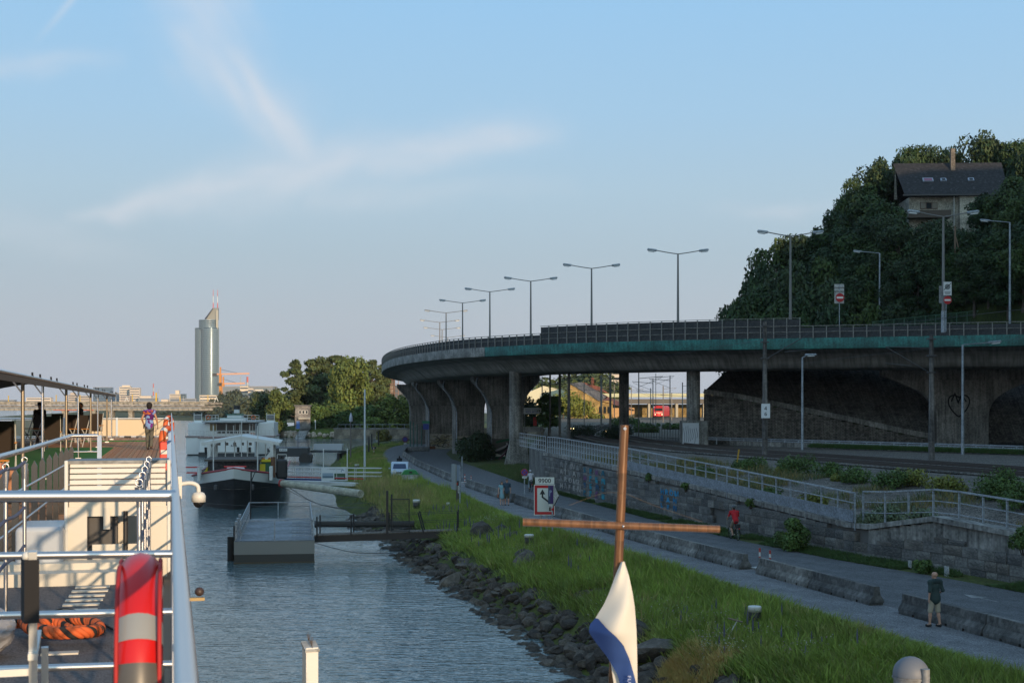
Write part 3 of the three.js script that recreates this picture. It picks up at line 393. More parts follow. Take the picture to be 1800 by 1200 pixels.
{
  const L = [[1659, 373], [1390, 408], [1192, 440], [1040, 466], [933, 489], [861, 508], [813, 528], [784, 546], [773, 563], [777, 576], [787, 590]];
  L.forEach(([px, py], i) => { const d = 17 * F / (CY - py), p = P(px, py, d); doubleLamp(26 - DECK, 2.25 + i * 0.1, i < 7 ? 0.06 : 0.1, v(p.x, DECK - 0.1, p.z), i === 0 ? 'two-armed grey street lamp carrying road signs, in front of the wooded hill' : 'two-armed grey street lamp on the viaduct median'); });
  const single = (px, py, d, y0, side, lbl) => { const p = P(px, py, d), h = p.y - y0, t = thing('street_lamp', lbl, 'street lamp', v(p.x, y0, p.z), 0, 'single-armed street lamps'); mb().rod(v(0, 0, 0), v(0, h, 0), 0.14, 0.09, 10).build('pole', steelGalv, t); mb().tube([v(0, h, 0), v(side * 1.2, h + 0.12, 0), v(side * 2.3, h + 0.2, 0)], 0.05, 8, 6).build('arm', steelGalv, t); const hd = mb().rbox(side * 2.75, h + 0.25, 0, 1.1, 0.2, 0.36, 0.09, 0, 0, side * 0.1).build('lamp_head', steelGalv, t); mb().rbox(side * 2.85, h + 0.14, 0, 0.7, 0.1, 0.28, 0.04, 0, 0, side * 0.1).build('lamp_glass', lampGlass, hd); return t; };
  single(1547, 445, 178, 15.4, -1, 'single-armed street lamp between the two no-entry signs');
  single(1776, 391, 158, 15.4, -1, 'single-armed street lamp beside the green fence on the ramp');
  single(1403, 498, 200, 15.4, -1, 'single-armed street lamp behind the end of the noise screen');
  single(1411, 628, 135, 4.7, 0.28, 'plain grey lamp pole beside the crash barrier, under the viaduct');
  single(1693, 606, 122, 4.7, 1, 'single-armed street lamp by the tracks below the teal beam');
}
// ---------------------------------------------------------------- signs on the viaduct
const noEntry = canvasTex(128, 128, (c, w) => { c.fillStyle = '#a8141c'; c.fillRect(0, 0, w, w); c.fillStyle = '#d9d9d6'; c.fillRect(16, 50, 96, 28); });
function disc(name, r, map, parent, x, y, z, backM = steelGalv) { const g = new THREE.CylinderGeometry(r, r, 0.03, 28); g.rotateX(Math.PI / 2); mesh(name, g, backM, parent).position.set(x, y, z); const f = mesh(name + '_print', new THREE.CircleGeometry(r * 0.985, 28), new THREE.MeshStandardMaterial({ map, roughness: 0.5 }), parent); f.position.set(x, y, z + 0.019); return f; }
{
  const d = 141, p = P(1476, 560, d), t = thing('road_sign', 'no-entry sign below a pale rectangular board on a thin pole', 'road sign', v(p.x, DECK - 0.1, p.z), 0, 'signs on the viaduct'), s = d / F, Y = py => (CY - py) * s + EYE - DECK + 0.1;
  mb().rod(v(0, 0, 0), v(0, Y(500), 0), 0.04).build('pole', steelGalv, t); mb().box(0, Y(516), -0.06, 0.95, 34 * s, 0.03).build('board', whiteOld, t); mb().box(0, Y(512), 0.0, 0.93, 0.05, 0.06).box(0, Y(505), 0.0, 0.93, 0.05, 0.06).build('board_bracket', darkMetal, t); disc('no_entry', 0.44, noEntry, t, 0.04, Y(523), 0.07);
  const d2 = 124, q = P(1663, 560, d2), u = thing('road_sign', 'no-entry sign below a white plate with a struck-out circle', 'road sign', v(q.x, DECK - 0.1, q.z + 0.5), 0, 'signs on the viaduct'), s2 = d2 / F, Y2 = py => (CY - py) * s2 + EYE - DECK + 0.1;
  mb().rod(v(-0.1, 0, -0.05), v(-0.1, Y2(497), -0.05), 0.04).build('pole', steelGalv, u); mb().box(0, Y2(508), 0.02, 14.5 * s2, 24 * s2, 0.03).build('plate', whiteOld, u);
  mesh('plate_print', new THREE.PlaneGeometry(14 * s2, 23.4 * s2), new THREE.MeshStandardMaterial({ roughness: 0.5, map: canvasTex(96, 160, (c, w, h) => { c.fillStyle = '#c9cbcc'; c.fillRect(0, 0, w, h); c.fillStyle = '#6f7375'; c.beginPath(); c.arc(48, 58, 34, 0, 7); c.fill(); c.strokeStyle = '#1c1c1e'; c.lineWidth = 8; c.beginPath(); c.moveTo(4, 96); c.lineTo(92, 14); c.stroke(); c.fillStyle = '#5a5d60'; c.fillRect(10, 116, 76, 6); c.fillRect(16, 128, 64, 6); c.fillRect(20, 140, 56, 6); }) }), u).position.set(0, Y2(508), 0.04);
  disc('no_entry', 0.36, noEntry, u, 0, Y2(528), 0.03); mb().box(-0.52, Y2(518), -0.2, 0.3, 1.5, 0.03).build('side_plate', greyPaint, u);
}
// ---------------------------------------------------------------- trees and shrubs
const leafMat = (c) => mat(c, 0.75, { vertexColors: true });
const barkM = mat([0.12, 0.095, 0.075], 0.95, { map: grainFine });
function leafCloud(seed, blobs, n, size, opt = {}) {        // many small leaf faces through the volume of overlapping clumps
  const R = rng(seed), pos = [], nor = [], col = [], tot = blobs.reduce((s, b) => s + b[3] ** 2, 0), q = new V3(), a = new V3(), b2 = new V3();
  for (const [bx, by, bz, r, sy = 0.85] of blobs) {
    const m = Math.round(n * r * r / tot), tone = 0.8 + 0.4 * R();
    for (let k = 0; k < m; k++) {
      const th = R() * 6.2832, cz = 2 * R() - 1, sr = Math.sqrt(1 - cz * cz), dir = v(sr * Math.cos(th), cz, sr * Math.sin(th)), lump = 0.78 + 0.5 * noise(dir.x * 2.3 + seed + bx, dir.y * 2.3 + dir.z * 1.7 + by), rr = r * lump * (R() < 0.72 ? 0.8 + 0.25 * R() : Math.cbrt(R()) * 0.85);
      const c = v(bx + dir.x * rr, by + dir.y * rr * sy, bz + dir.z * rr), s = size * (0.55 + 0.9 * R());
      a.set(R() - 0.5, R() - 0.5, R() - 0.5).normalize(); if (opt.hang) a.lerp(v(0, -1, 0), opt.hang).normalize(); q.copy(dir).addScaledVector(v(R() - 0.5, R() - 0.3, R() - 0.5), 2.4).normalize(); b2.crossVectors(q, a).normalize(); a.crossVectors(b2, q);
      const l = s * (opt.long ?? 1), t = tone * (0.7 + 0.6 * R()), yl = R() * 0.25, cc = [t * (1 + yl), t, t * (1 - yl)];
      const p0 = c.clone().addScaledVector(a, -l), p1 = c.clone().addScaledVector(b2, s * 0.55), p2 = c.clone().addScaledVector(a, l), p3 = c.clone().addScaledVector(b2, -s * 0.55);
      for (const p of [p0, p2, p1, p0, p3, p2]) { pos.push(p.x, p.y, p.z); nor.push(q.x, q.y, q.z); col.push(...cc); }
    }
  }
  const g = new THREE.BufferGeometry(); g.setAttribute('position', new THREE.Float32BufferAttribute(pos, 3)); g.setAttribute('normal', new THREE.Float32BufferAttribute(nor, 3)); g.setAttribute('color', new THREE.Float32BufferAttribute(col, 3)); return g;
}
function crownBlobs(kind, H, W, seed) {
  const R = rng(seed), B = [];
  if (kind === 'round') { for (let k = 0; k < 22; k++) { const th = R() * 6.28, h = 0.28 + 0.66 * R(), e = Math.sqrt(Math.max(0.05, 1 - ((h - 0.58) / 0.46) ** 2)), r = W * e * (0.35 + 0.45 * R()); B.push([Math.cos(th) * r, h * H, Math.sin(th) * r, W * (0.26 + 0.2 * R()), 0.75]); } }
  if (kind === 'pine') { for (let k = 0; k < 30; k++) { const q = k / 30, h = 0.2 + 0.77 * q + 0.04 * (R() - 0.5), w = W * (1.1 - 0.95 * q ** 1.3), th = k * 2.4 + 2 * R(), r = w * (0.15 + 0.8 * R()); B.push([Math.cos(th) * r, h * H, Math.sin(th) * r, W * (0.14 + 0.2 * R()) * (1.15 - 0.5 * q), 0.55]); } }
  if (kind === 'willow') { for (let k = 0; k < 30; k++) { const th = R() * 6.28, h = 0.14 + 0.78 * R(), e = h > 0.55 ? Math.sqrt(Math.max(0.04, 1 - ((h - 0.55) / 0.42) ** 2)) : 0.92 + 0.1 * R(), r = W * e * (0.45 + 0.4 * R()); B.push([Math.cos(th) * r, h * H, Math.sin(th) * r, W * (0.22 + 0.14 * R()), 1.5]); } }
  if (kind === 'bush') { for (let k = 0; k < 12; k++) { const th = R() * 6.28, r = W * 0.65 * Math.sqrt(R()), h = (0.25 + 0.5 * R()) * (1 - 0.4 * r / W); B.push([Math.cos(th) * r, h * H, Math.sin(th) * r, Math.min(W, H) * (0.3 + 0.2 * R()), 0.9]); } }
  return B;
}
function makeTree(name, label, category, kind, seed, H, W, n, leaf, m, pos, group, opt = {}) {
  const t = thing(name, label, category, pos, 0, group), R = rng(seed + 99), B = crownBlobs(kind, H, W, seed), tr = mb();
  if (kind !== 'bush') { const top = v(0.2 * (R() - 0.5) * W, H * 0.8, 0.2 * (R() - 0.5) * W), rr = 0.022 * H + 0.06; tr.rod(v(0, -0.6, 0), v(top.x * 0.4, H * 0.4, top.z * 0.4), rr, rr * 0.7, 7).rod(v(top.x * 0.4, H * 0.4, top.z * 0.4), top, rr * 0.7, rr * 0.2, 6); B.forEach((b, i) => { if (i % 2) tr.rod(v(top.x * 0.4, Math.min(b[1] * 0.75, H * 0.6), top.z * 0.4), v(b[0], b[1], b[2]), rr * 0.3, rr * 0.08, 5); }); }
  else B.slice(0, 7).forEach(b => tr.rod(v(b[0] * 0.15, -0.1, b[2] * 0.15), v(b[0], b[1], b[2]), 0.025, 0.01, 5));
  tr.build(kind === 'bush' ? 'stems' : 'trunk', barkM, t);
  mesh(kind === 'bush' ? 'foliage' : 'crown', leafCloud(seed, B, n, leaf, opt), m, t); return t;
}
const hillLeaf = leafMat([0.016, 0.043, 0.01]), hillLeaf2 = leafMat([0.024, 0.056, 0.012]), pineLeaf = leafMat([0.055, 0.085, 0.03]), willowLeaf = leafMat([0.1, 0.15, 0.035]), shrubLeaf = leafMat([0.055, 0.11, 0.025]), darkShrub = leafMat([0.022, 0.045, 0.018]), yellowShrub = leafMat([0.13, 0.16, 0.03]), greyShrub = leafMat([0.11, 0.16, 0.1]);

{ // wooded hillside
  const g = 'trees covering the hillside', lb = 'dense dark broadleaf tree on the wooded hillside behind the viaduct', protos = [], R = rng(77);
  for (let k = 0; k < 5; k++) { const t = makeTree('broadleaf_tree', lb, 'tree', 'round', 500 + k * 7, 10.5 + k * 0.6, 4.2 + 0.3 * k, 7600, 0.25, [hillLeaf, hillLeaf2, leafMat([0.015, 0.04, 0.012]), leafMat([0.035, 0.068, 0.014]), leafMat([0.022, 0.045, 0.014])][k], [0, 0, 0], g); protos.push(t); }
  const spots = [];
  // skyline trees, then the slope filled with the rest
  for (const [px, py, d] of [[1296, 545, 192], [1322, 510, 196], [1338, 472, 200], [1368, 432, 204], [1400, 424, 205], [1432, 420, 206], [1458, 405, 208], [1482, 372, 210], [1512, 322, 212], [1540, 300, 214], [1568, 284, 218], [1600, 268, 224], [1640, 262, 228], [1680, 268, 230], [1722, 248, 226], [1752, 256, 224], [1786, 258, 222], [1812, 270, 215]]) { const p = P(px, py, d); spots.push([p.x, p.y, d, 1]); }
  for (const [px, py, d] of [[1770, 320, 190], [1795, 330, 188], [1745, 345, 192], [1560, 360, 196], [1530, 380, 194], [1548, 430, 190], [1785, 420, 182], [1620, 440, 190], [1650, 465, 186], [1720, 405, 190], [1690, 430, 188], [1748, 470, 182], [1585, 420, 192], [1500, 420, 192], [1470, 450, 190], [1430, 470, 188], [1390, 480, 188], [1350, 520, 186], [1320, 540, 184], [1500, 490, 184], [1550, 500, 182], [1600, 500, 180], [1660, 510, 180], [1700, 500, 180], [1760, 520, 176], [1800, 500, 178], [1450, 510, 182], [1410, 525, 182], [1380, 545, 180], [1470, 545, 176], [1530, 545, 174], [1590, 540, 174], [1640, 548, 172], [1690, 545, 172], [1740, 560, 170], [1790, 555, 168], [1820, 440, 180], [1575, 470, 186], [1515, 350, 204], [1490, 400, 200]]) { const p = P(px, py, d); spots.push([p.x, p.y, d, 0]); }
  spots.forEach(([x, top, d, sky], i) => {
    const pr = protos[i % 5], h0 = 10.5 + (i % 5) * 0.6, sc = (0.72 + 0.3 * R()), y = top - h0 * sc * 0.97, p = v(x, y, -d);
    const gy = hillY(x, d); const q = i < 5 ? pr : copyOf(pr, p); q.position.copy(p); q.rotation.y = R() * 6.28; q.scale.setScalar(sc); const lift = p.y - gy;
    if (lift > 0.3) { const s2 = Math.min(1.9, (h0 * sc + lift) / (h0 * sc)); q.scale.set(sc, sc * s2, sc); q.position.y = top - h0 * sc * s2 * 0.97; }
  });
  // fill the slope wherever a sight line meets it
  for (let py = 290; py < 575; py += 27) for (let px = 1285; px < 1850; px += 30) {
    const qx = px + (R() - 0.5) * 22, qy = py + (R() - 0.5) * 18; let hit = null; for (let d = 140; d < 250; d += 1) { const p = P(qx, qy, d); if (hillY(p.x, d) > p.y && p.x > hillEdge(d) + 1) { hit = p; break; } }
    if (!hit || (qx > 1578 && qx < 1775 && qy < 425)) continue; const sc = 0.5 + 0.28 * R(), d = -hit.z; if (qx > 1560 && qx < 1790 && CY - (hit.y + 10.5 * sc - EYE) / d * F < 395 && d < 210) continue;
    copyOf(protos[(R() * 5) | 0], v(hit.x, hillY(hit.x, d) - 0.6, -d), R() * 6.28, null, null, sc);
  }
}
// ---------------------------------------------------------------- house on the hill
{
  const d = 205, s = d / F, c = P(1685, 400, d), t = thing('hill_house', 'cream house with a steep dark slate roof high on the wooded hill', 'house', v(c.x, 25, c.z), -0.05), Y = py => EYE + (CY - py) * s - 25, X = px => (px - 1685) * s;
  const wall = mat([0.62, 0.59, 0.5], 0.9, { map: grainA }), slate = tex(512, (x, y) => { const row = Math.floor(y * 40), bx = x * 24 + (row % 2) * 0.5, e = ((y * 40) % 1) < 0.14 ? -0.16 : 0, lich = fbm(x * 20, y * 20, 3, 20, 7) > 0.66 ? 0.28 : 0; return 255 * clamp(0.5 + e + 0.2 * (hash(Math.floor(bx) % 24, row) - 0.5) + lich * hash(Math.floor(bx * 2) % 48, row, 4)); }, 1 / 6), slateM = mat([0.085, 0.083, 0.095], 0.8, { map: slate, bumpMap: slate, bumpScale: 0.02 });
  mb().box((X(1600) + X(1775)) / 2, Y(346) / 2 - 3, -4, X(1775) - X(1600), Y(346) + 6, 8).build('wall', wall, t);
  mb().box(X(1696) + 2.6, Y(346) / 2 - 3, 0.35, 7, Y(346) + 6, 1.2).build('bay', wall, t);
  const roof = mesh('roof', grid(1, 1, (u, w) => ({ x: lerp(lerp(X(1588), X(1582), w), lerp(X(1768), X(1774), w), u), y: lerp(Y(343), Y(278), w), z: lerp(1.4, -4, w), u: u * 15, v: w * 7 })), slateM, t);
  mesh('roof', grid(1, 1, (u, w) => ({ x: lerp(X(1588), X(1768), u), y: lerp(Y(343), Y(278), w), z: lerp(-9.4, -4, w), u: u * 15, v: w * 7 })), slateM, t);
  mb().box(X(1677), Y(343) - 0.12, 1.35, 15, 0.2, 0.18).build('gutter', darkMetal, t); mb().prism([[X(1584), Y(343)], [X(1590), Y(343)], [X(1586), Y(280)]], 0.01, 0, 0, -4).build('gable', wall, t);
  const ch = mb().box(X(1684.5), Y(283), -3, 0.62, 4.6, 0.7).build('chimney', mat([0.26, 0.23, 0.2], 0.9, { map: grainA }), roof); mb().box(X(1684.5), Y(262), -3, 0.5, 0.5, 0.55).rod(v(X(1684.5), Y(262), -3), v(X(1684.5), Y(259), -3), 0.14).build('chimney_cap', concreteDark, roof);
  for (const [px, w, h, m] of [[1635, 17, 9, mat([0.24, 0.1, 0.16], 0.4)], [1662, 9, 7, glassDark], [1710, 9, 7, glassDark]]) { const f = mb().box(X(px), Y(314), 1.4 - 5.4 * (343 - 314) / 65 + 0.15, w * s + 0.1, h * s, 0.22, 0, -0.75).build('skylight', mat([0.3, 0.34, 0.42], 0.4), roof); mb().box(X(px), Y(314) + 0.02, 1.4 - 5.4 * (343 - 314) / 65 + 0.24, w * s - 0.25, h * s - 0.2, 0.14, 0, -0.75).build('pane', m, f); }
  for (const [px, py, w, h] of [[1634, 361, 30, 12], [1707, 364, 8, 11]]) { const f = mb().box(X(px), Y(py), px > 1690 ? 1.0 : 0.05, w * s, h * s, 0.16).build('window', mat([0.09, 0.06, 0.045], 0.6), t); for (const k of px > 1690 ? [0] : [-1, 0, 1]) mb().box(X(px) + k * w * s / 3, Y(py), px > 1690 ? 1.09 : 0.14, w * s / (px > 1690 ? 1.25 : 3.5), h * s * 0.8, 0.02).build('pane', k === 0 ? glassDark : mat([0.16, 0.15, 0.13], 0.15), f); }
  mb().rod(v(X(1676), Y(346), 0.6), v(X(1676), Y(400), 0.6), 0.08).build('downpipe', whiteOld, t); mb().box(X(1630), Y(384), 1.0, 6, 0.15, 2).box(X(1630), Y(378), 1.95, 6, 1.0, 0.06).build('balcony', mat([0.07, 0.055, 0.045], 0.8), t);
  const u = thing('utility_pole', 'wooden utility pole with a stay strut below the hill house', 'pole', v(P(1679, 492, 170).x, P(1679, 492, 170).y - 3, -170)); mb().rod(v(0, 0, 0), v(0.05, 9.5, 0), 0.14, 0.11).build('pole', mat([0.16, 0.11, 0.075], 0.9), u); mb().rod(v(1.0, 4.6, 0), v(0.1, 8.2, 0), 0.09).build('strut', mat([0.16, 0.11, 0.075], 0.9), u);
}
{ // green mesh fence along the ramp
  const t = thing('ramp_fence', 'green wire mesh fence climbing beside the ramp behind the viaduct', 'fence'), m = mat([0.05, 0.12, 0.08], 0.6), A = P(1535, 565, 168), B = P(1830, 534, 168), n = 16, pg = mb().box(0, -1.4, 0, 0.07, 2.8, 0.07).geo, tops = [];
  for (let i = 0; i <= n; i++) { const p = A.clone().lerp(B, i / n); tops.push(p); mesh('post', pg, m, t).position.copy(p); }
  mb().bar(tops[0], tops[n], 0.06, 0.06).build('top_rail', m, t); const w = mb(); for (let i = 0; i < 230; i++) { const p = A.clone().lerp(B, (i + 0.5) / 230); w.rod(p, p.clone().add(v(0, -2.2, 0)), 0.009, 0.009, 3); } for (let k = 1; k < 8; k++) w.rod(A.clone().add(v(0, -k * 0.28, 0)), B.clone().add(v(0, -k * 0.28, 0)), 0.009, 0.009, 3); w.build('wire_mesh', m, t);
  structure('ramp_road', grid(6, 2, (u, q) => ({ x: lerp(38, 80, u), y: lerp(15.6, 18.6, u), z: -167 - q * 9 })), roadM);
}
// ---------------------------------------------------------------- shrubs along the railway and the verges
{
  const S = [ // px, base py, distance, height m, half width m, leaf material, description
    [1300, 832, 96, 1.0, 0.9, shrubLeaf, 'low green shrub beside the yellow stake on the ballast'], [1328, 830, 97, 1.0, 1.1, shrubLeaf, 'spreading green shrub left of the concrete mast with the number plate'], [1398, 840, 92, 1.7, 1.5, shrubLeaf, 'tall rounded green shrub beside the mast with the number plate'], [1375, 838, 92, 0.9, 0.8, yellowShrub, 'yellow-flowering weed clump beside the tall rounded shrub'],
    [1454, 843, 89, 1.2, 1.1, shrubLeaf, 'round green shrub alone on the ballast'], [1506, 857, 84, 1.1, 1.3, shrubLeaf, 'dense green shrub on the ballast beyond the railing'], [1478, 850, 86, 0.6, 0.7, yellowShrub, 'small yellowish weed tuft on the ballast'], [1568, 862, 80, 1.2, 1.2, shrubLeaf, 'pale leafy shrub behind the bend in the railing'], [1606, 862, 80, 1.15, 1.2, yellowShrub, 'yellow-green shrub behind the raised railing'], [1670, 868, 76, 1.0, 1.3, yellowShrub, 'spindly yellow-flowered weeds beyond the raised railing'],
    [1560, 892, 66.5, 1.3, 1.0, greyShrub, 'silvery leaved shrub growing through the railing corner'], [1525, 905, 65.5, 1.5, 0.7, greyShrub, 'silvery creeper hanging over the railing panel'], [1624, 893, 62.5, 1.3, 0.9, greyShrub, 'silvery leaved shrub behind the raised railing'], [1760, 872, 72, 2.1, 1.5, shrubLeaf, 'big leafy bush beside the tracks'], [1800, 885, 68, 1.8, 1.4, shrubLeaf, 'leafy bush at the end of the big bush by the tracks'], [1799, 940, 53, 1.1, 0.6, shrubLeaf, 'dark creeper spilling over the concrete crest'],
    [1020, 768, 190, 2.2, 2.6, darkShrub, 'dark bushes beside the junction tracks'], [1075, 770, 178, 2.0, 2.2, darkShrub, 'dark bush at the foot of the dark column'], [1238, 836, 92, 0.9, 0.8, shrubLeaf, 'small weed shrub behind the panelled railing'], [1350, 858, 80, 0.7, 0.8, shrubLeaf, 'weed clump just behind the panelled railing'], [1430, 878, 74, 0.8, 0.9, yellowShrub, 'dry weed clump behind the panelled railing'],
  ];
  S.forEach(([px, py, d, h, w, m, lb], i) => { const x = (px - CX) / F * d; let y = d > 175 ? 4.5 : railY(x, d) - 0.05; if (px === 1525) y = 3.0; if (px === 1799 && d < 60) y = 3.5; makeTree('shrub', lb, 'shrub', 'bush', 900 + i * 3, h, w, Math.round(900 + 700 * w * h), 0.07, m, v(x, y, -d), 'shrubs along the railway'); });
  const W = (px, py, h, w, lb, m = shrubLeaf, seed = 1, n = 3500) => { const p = onPlane(px, py, PATH_Y + 0.05); makeTree('shrub', lb, 'shrub', 'bush', 1200 + seed, h, w, n, 0.075, m, p, 'shrubs along the wall foot'); };
  W(1392, 966, 1.75, 0.85, 'dense leafy bush growing against the foot of the stone wall', shrubLeaf, 4, 4200); W(1622, 1006, 0.75, 0.4, 'small leafy shoot at the foot of the stone wall near the enamel plate', shrubLeaf, 8, 900);
  const bb = P(838, 806, 183); makeTree('shrub', 'large dark bush in front of the flared viaduct pier', 'shrub', 'bush', 1300, 4.6, 2.5, 7000, 0.15, darkShrub, v(bb.x, 2, -180), 'shrubs along the wall foot');
  const bc = P(815, 800, 190); makeTree('shrub', 'low dark bush beside the large bush under the viaduct', 'shrub', 'bush', 1310, 2.2, 1.8, 2200, 0.14, darkShrub, v(-5.2, 2, -176), 'shrubs along the wall foot');
  const wallAt = px => { let d = 50; while (d < 118 && CX + wallX(d) / d * F > px) d += 0.25; return d; };
  for (const [px, k] of [[1148, 4], [1215, 5], [1330, 6]]) { const d = wallAt(px), x = wallX(d) - 0.25; makeTree('shrub', ['ivy tuft hanging under the close-barred railing', 'ivy hanging from the coping below the close-barred railing', 'leafy creeper over the wall behind the cross', 'leafy creeper hanging over the sheet metal panel', 'bright green creeper by a railing post', 'small creeper on the panelled railing'][k - 1], 'shrub', 'bush', 1400 + k, 0.6, 0.3, 500, 0.07, shrubLeaf, v(x, wallTop(d) - 0.4, -d), 'creepers on the stone wall'); }
}
// ---------------------------------------------------------------- the island across the canal mouth, its trees and house
{
  const isl = grid(60, 16, (u, w) => { const x = lerp(-68, 20, u), front = 384 + 14 * step(-52, -64, x) + 30 * step(-62, -74, x) + 2 * (noise(x * 0.3, 1) - 0.5), d = front + 120 * w ** 1.6 - 1.5, t = (d - front) / 1; return { x, y: x > -47 ? (t < 0 ? -0.6 : 2.6) : clamp(-0.4 + t * 0.42 + 0.8 * (noise(x * 0.2, d * 0.2) - 0.5), -0.6, 2.6 + 0.3 * noise(x * 0.1, d * 0.1)), z: -d }; });
  structure('island_ground', isl, mat([0.95, 1.05, 0.6], 1, { map: grassTex }));
  const R = rng(31), wl = thing('quay_wall', 'sunlit stone quay wall across the canal mouth', 'wall'); mb().box(-14, 1.2, -383.6, 68, 2.9, 1).build('wall_body', mat([0.42, 0.37, 0.29], 0.95, { map: grainA }), wl); mb().box(-14, 2.7, -383.5, 68.4, 0.25, 1.3).build('coping', concreteLight, wl);
  const qr = thing('quay_railing', 'thin railing along the top of the sunlit quay wall', 'railing'); for (let i = 0; i < 34; i++) mb().rod(v(-47 + i * 2, 2.7, -383.6), v(-47 + i * 2, 3.8, -383.6), 0.04, 0.04, 5).build('post', steelGalv, qr); mb().rod(v(-47, 3.8, -383.6), v(19, 3.8, -383.6), 0.05, 0.05, 5).build('rail', steelGalv, qr);
  const ramp = thing('boat_ramp', 'pale concrete ramp down the island bank', 'ramp'); const a = P(536, 754, 394), b = P(526, 772, 383); mb().bar(a.setY(2.4), b.setY(-0.3), 2.6, 0.5).build('slab', concreteLight, ramp);
  const st = mb(); for (let i = 0; i < 150; i++) { const x = -66 + 9 * R() + (i % 3 ? 0 : 14 * R()), f = 384 + 14 * step(-52, -64, x) + 30 * step(-62, -74, x), r = 0.3 + 0.4 * R(), g = new THREE.IcosahedronGeometry(r, 0); g.rotateX(R() * 3); g.translate(x, 0.2 + 1.2 * R(), -(f + 0.5 + 2.5 * R())); st.add(g); } tag(st.build('shore_stones', mat([0.4, 0.33, 0.26], 0.95)), 'sunlit loose stones along the island shore', 'stones', null, 'stuff');
  const T = (name, lb, kind, px, top, base, hw, d, m, n, leaf, seed, opt) => { const H = (base - top) / F * d, W = hw * (kind === 'pine' ? 1.75 : 1.25) / F * d, y = EYE - (base - CY) / F * d; return makeTree(name, lb, 'tree', kind, seed, H, W, n, leaf, m, v((px - CX) / F * d, y, -d), 'trees on the island', opt); };
  T('willow_tree', 'bushy bright willow at the island tip, over the water', 'willow', 491, 686, 764, 20, 404, leafMat([0.075, 0.115, 0.03]), 6500, 0.42, 11, { hang: 0.5 });
  T('pine_tree', 'tall dark pine left of the island house', 'pine', 519, 630, 752, 25, 420, pineLeaf, 6000, 0.5, 12);
  T('pine_tree', 'broad pine behind the island house', 'pine', 553, 625, 752, 30, 425, pineLeaf, 7000, 0.5, 13);
  T('pine_tree', 'pine standing between the broad pine and the great willow', 'pine', 584, 621, 752, 30, 432, pineLeaf, 6500, 0.5, 14);
  T('willow_tree', 'great weeping willow, largest tree on the island', 'willow', 612, 633, 760, 40, 405, willowLeaf, 12000, 0.45, 15, { hang: 0.6 });
  T('pine_tree', 'dark pine with a pointed top behind the great willow', 'pine', 618, 622, 752, 16, 450, pineLeaf, 3500, 0.5, 16);
  T('pine_tree', 'dark pine right of the great willow', 'pine', 652, 628, 752, 24, 440, pineLeaf, 5500, 0.5, 17);
  T('pine_tree', 'pine beside the scaffolded tower', 'pine', 672, 640, 752, 20, 455, pineLeaf, 4500, 0.5, 18);
  T('willow_tree', 'low spreading willow in front of the scaffolded tower', 'willow', 692, 700, 757, 28, 398, willowLeaf, 6500, 0.42, 19, { hang: 0.4 });
  T('willow_tree', 'shady willow half behind the first viaduct pier', 'willow', 735, 694, 758, 22, 400, leafMat([0.06, 0.09, 0.03]), 5000, 0.42, 20, { hang: 0.4 });
  T('round_tree', 'small leafy tree beside the island house', 'round', 560, 712, 757, 22, 396, shrubLeaf, 4500, 0.36, 21); T('round_tree', 'dark leafy tree below the great willow', 'round', 598, 712, 757, 22, 396, shrubLeaf, 4500, 0.36, 22);
  T('round_tree', 'low leafy tree right of the great willow', 'round', 640, 715, 757, 18, 394, shrubLeaf, 4000, 0.36, 23); T('round_tree', 'young bright tree at the quay wall', 'round', 654, 734, 757, 14, 390, leafMat([0.1, 0.17, 0.035]), 2500, 0.3, 24);
  T('round_tree', 'dark tree filling the gap under the pines', 'round', 530, 690, 755, 26, 432, darkShrub, 4500, 0.45, 25); T('round_tree', 'tree at the left of the island behind the tip willow', 'round', 470, 690, 750, 22, 470, pineLeaf, 4000, 0.5, 26); T('round_tree', 'dark tree behind the great willow trunk', 'round', 575, 670, 755, 36, 438, darkShrub, 6000, 0.5, 27); T('round_tree', 'dark tree between the pines and the scaffolding', 'round', 655, 680, 756, 26, 445, darkShrub, 4500, 0.5, 28);
  T('shrub_tree', 'yellowish shrub on the point where the path ends', 'round', 676, 757, 780, 13, 320, leafMat([0.12, 0.13, 0.03]), 2000, 0.25, 29); T('shrub_tree', 'yellow autumn-toned shrub behind the green posts', 'round', 742, 735, 775, 16, 330, leafMat([0.16, 0.13, 0.03]), 2500, 0.25, 30);
  const h = thing('island_house', 'small grey riverside house with a flat dark roof on the island', 'house', v(P(530, 750, 392).x, 2.4, -394), 0.15); mb().box(0, 3.2, 0, 4.2, 6.4, 5).build('wall', mat([0.36, 0.34, 0.33], 0.9, { map: grainA }), h); mb().box(0, 6.5, 0, 4.8, 0.3, 5.6).build('roof', mat([0.12, 0.12, 0.13], 0.8), h); for (const x of [-0.75, 0.15, 1.05]) { const w = mb().box(x, 4.7, 2.52, 0.7, 1.0, 0.08).build('window', whitePaint, h); mb().box(x, 4.7, 2.57, 0.5, 0.8, 0.02).build('pane', glassDark, w); } mb().box(0.4, 3.0, 3.2, 3.2, 0.12, 1.6, 0, 0.2).build('awning', mat([0.6, 0.52, 0.4], 0.9), h); mb().box(-1.3, 1.2, 2.53, 0.9, 2.1, 0.06).build('door', mat([0.05, 0.14, 0.4], 0.6), h);
  const sg = thing('shore_sign', 'thin white signpost on the sunlit island bank', 'sign', v(P(554, 760, 390).x, 2.3, -390)); mb().rod(v(0, 0, 0), v(0, 2.6, 0), 0.09).build('pole', whitePaint, sg); mb().box(0, 2.3, 0.1, 0.4, 0.6, 0.05).build('board', whitePaint, sg);
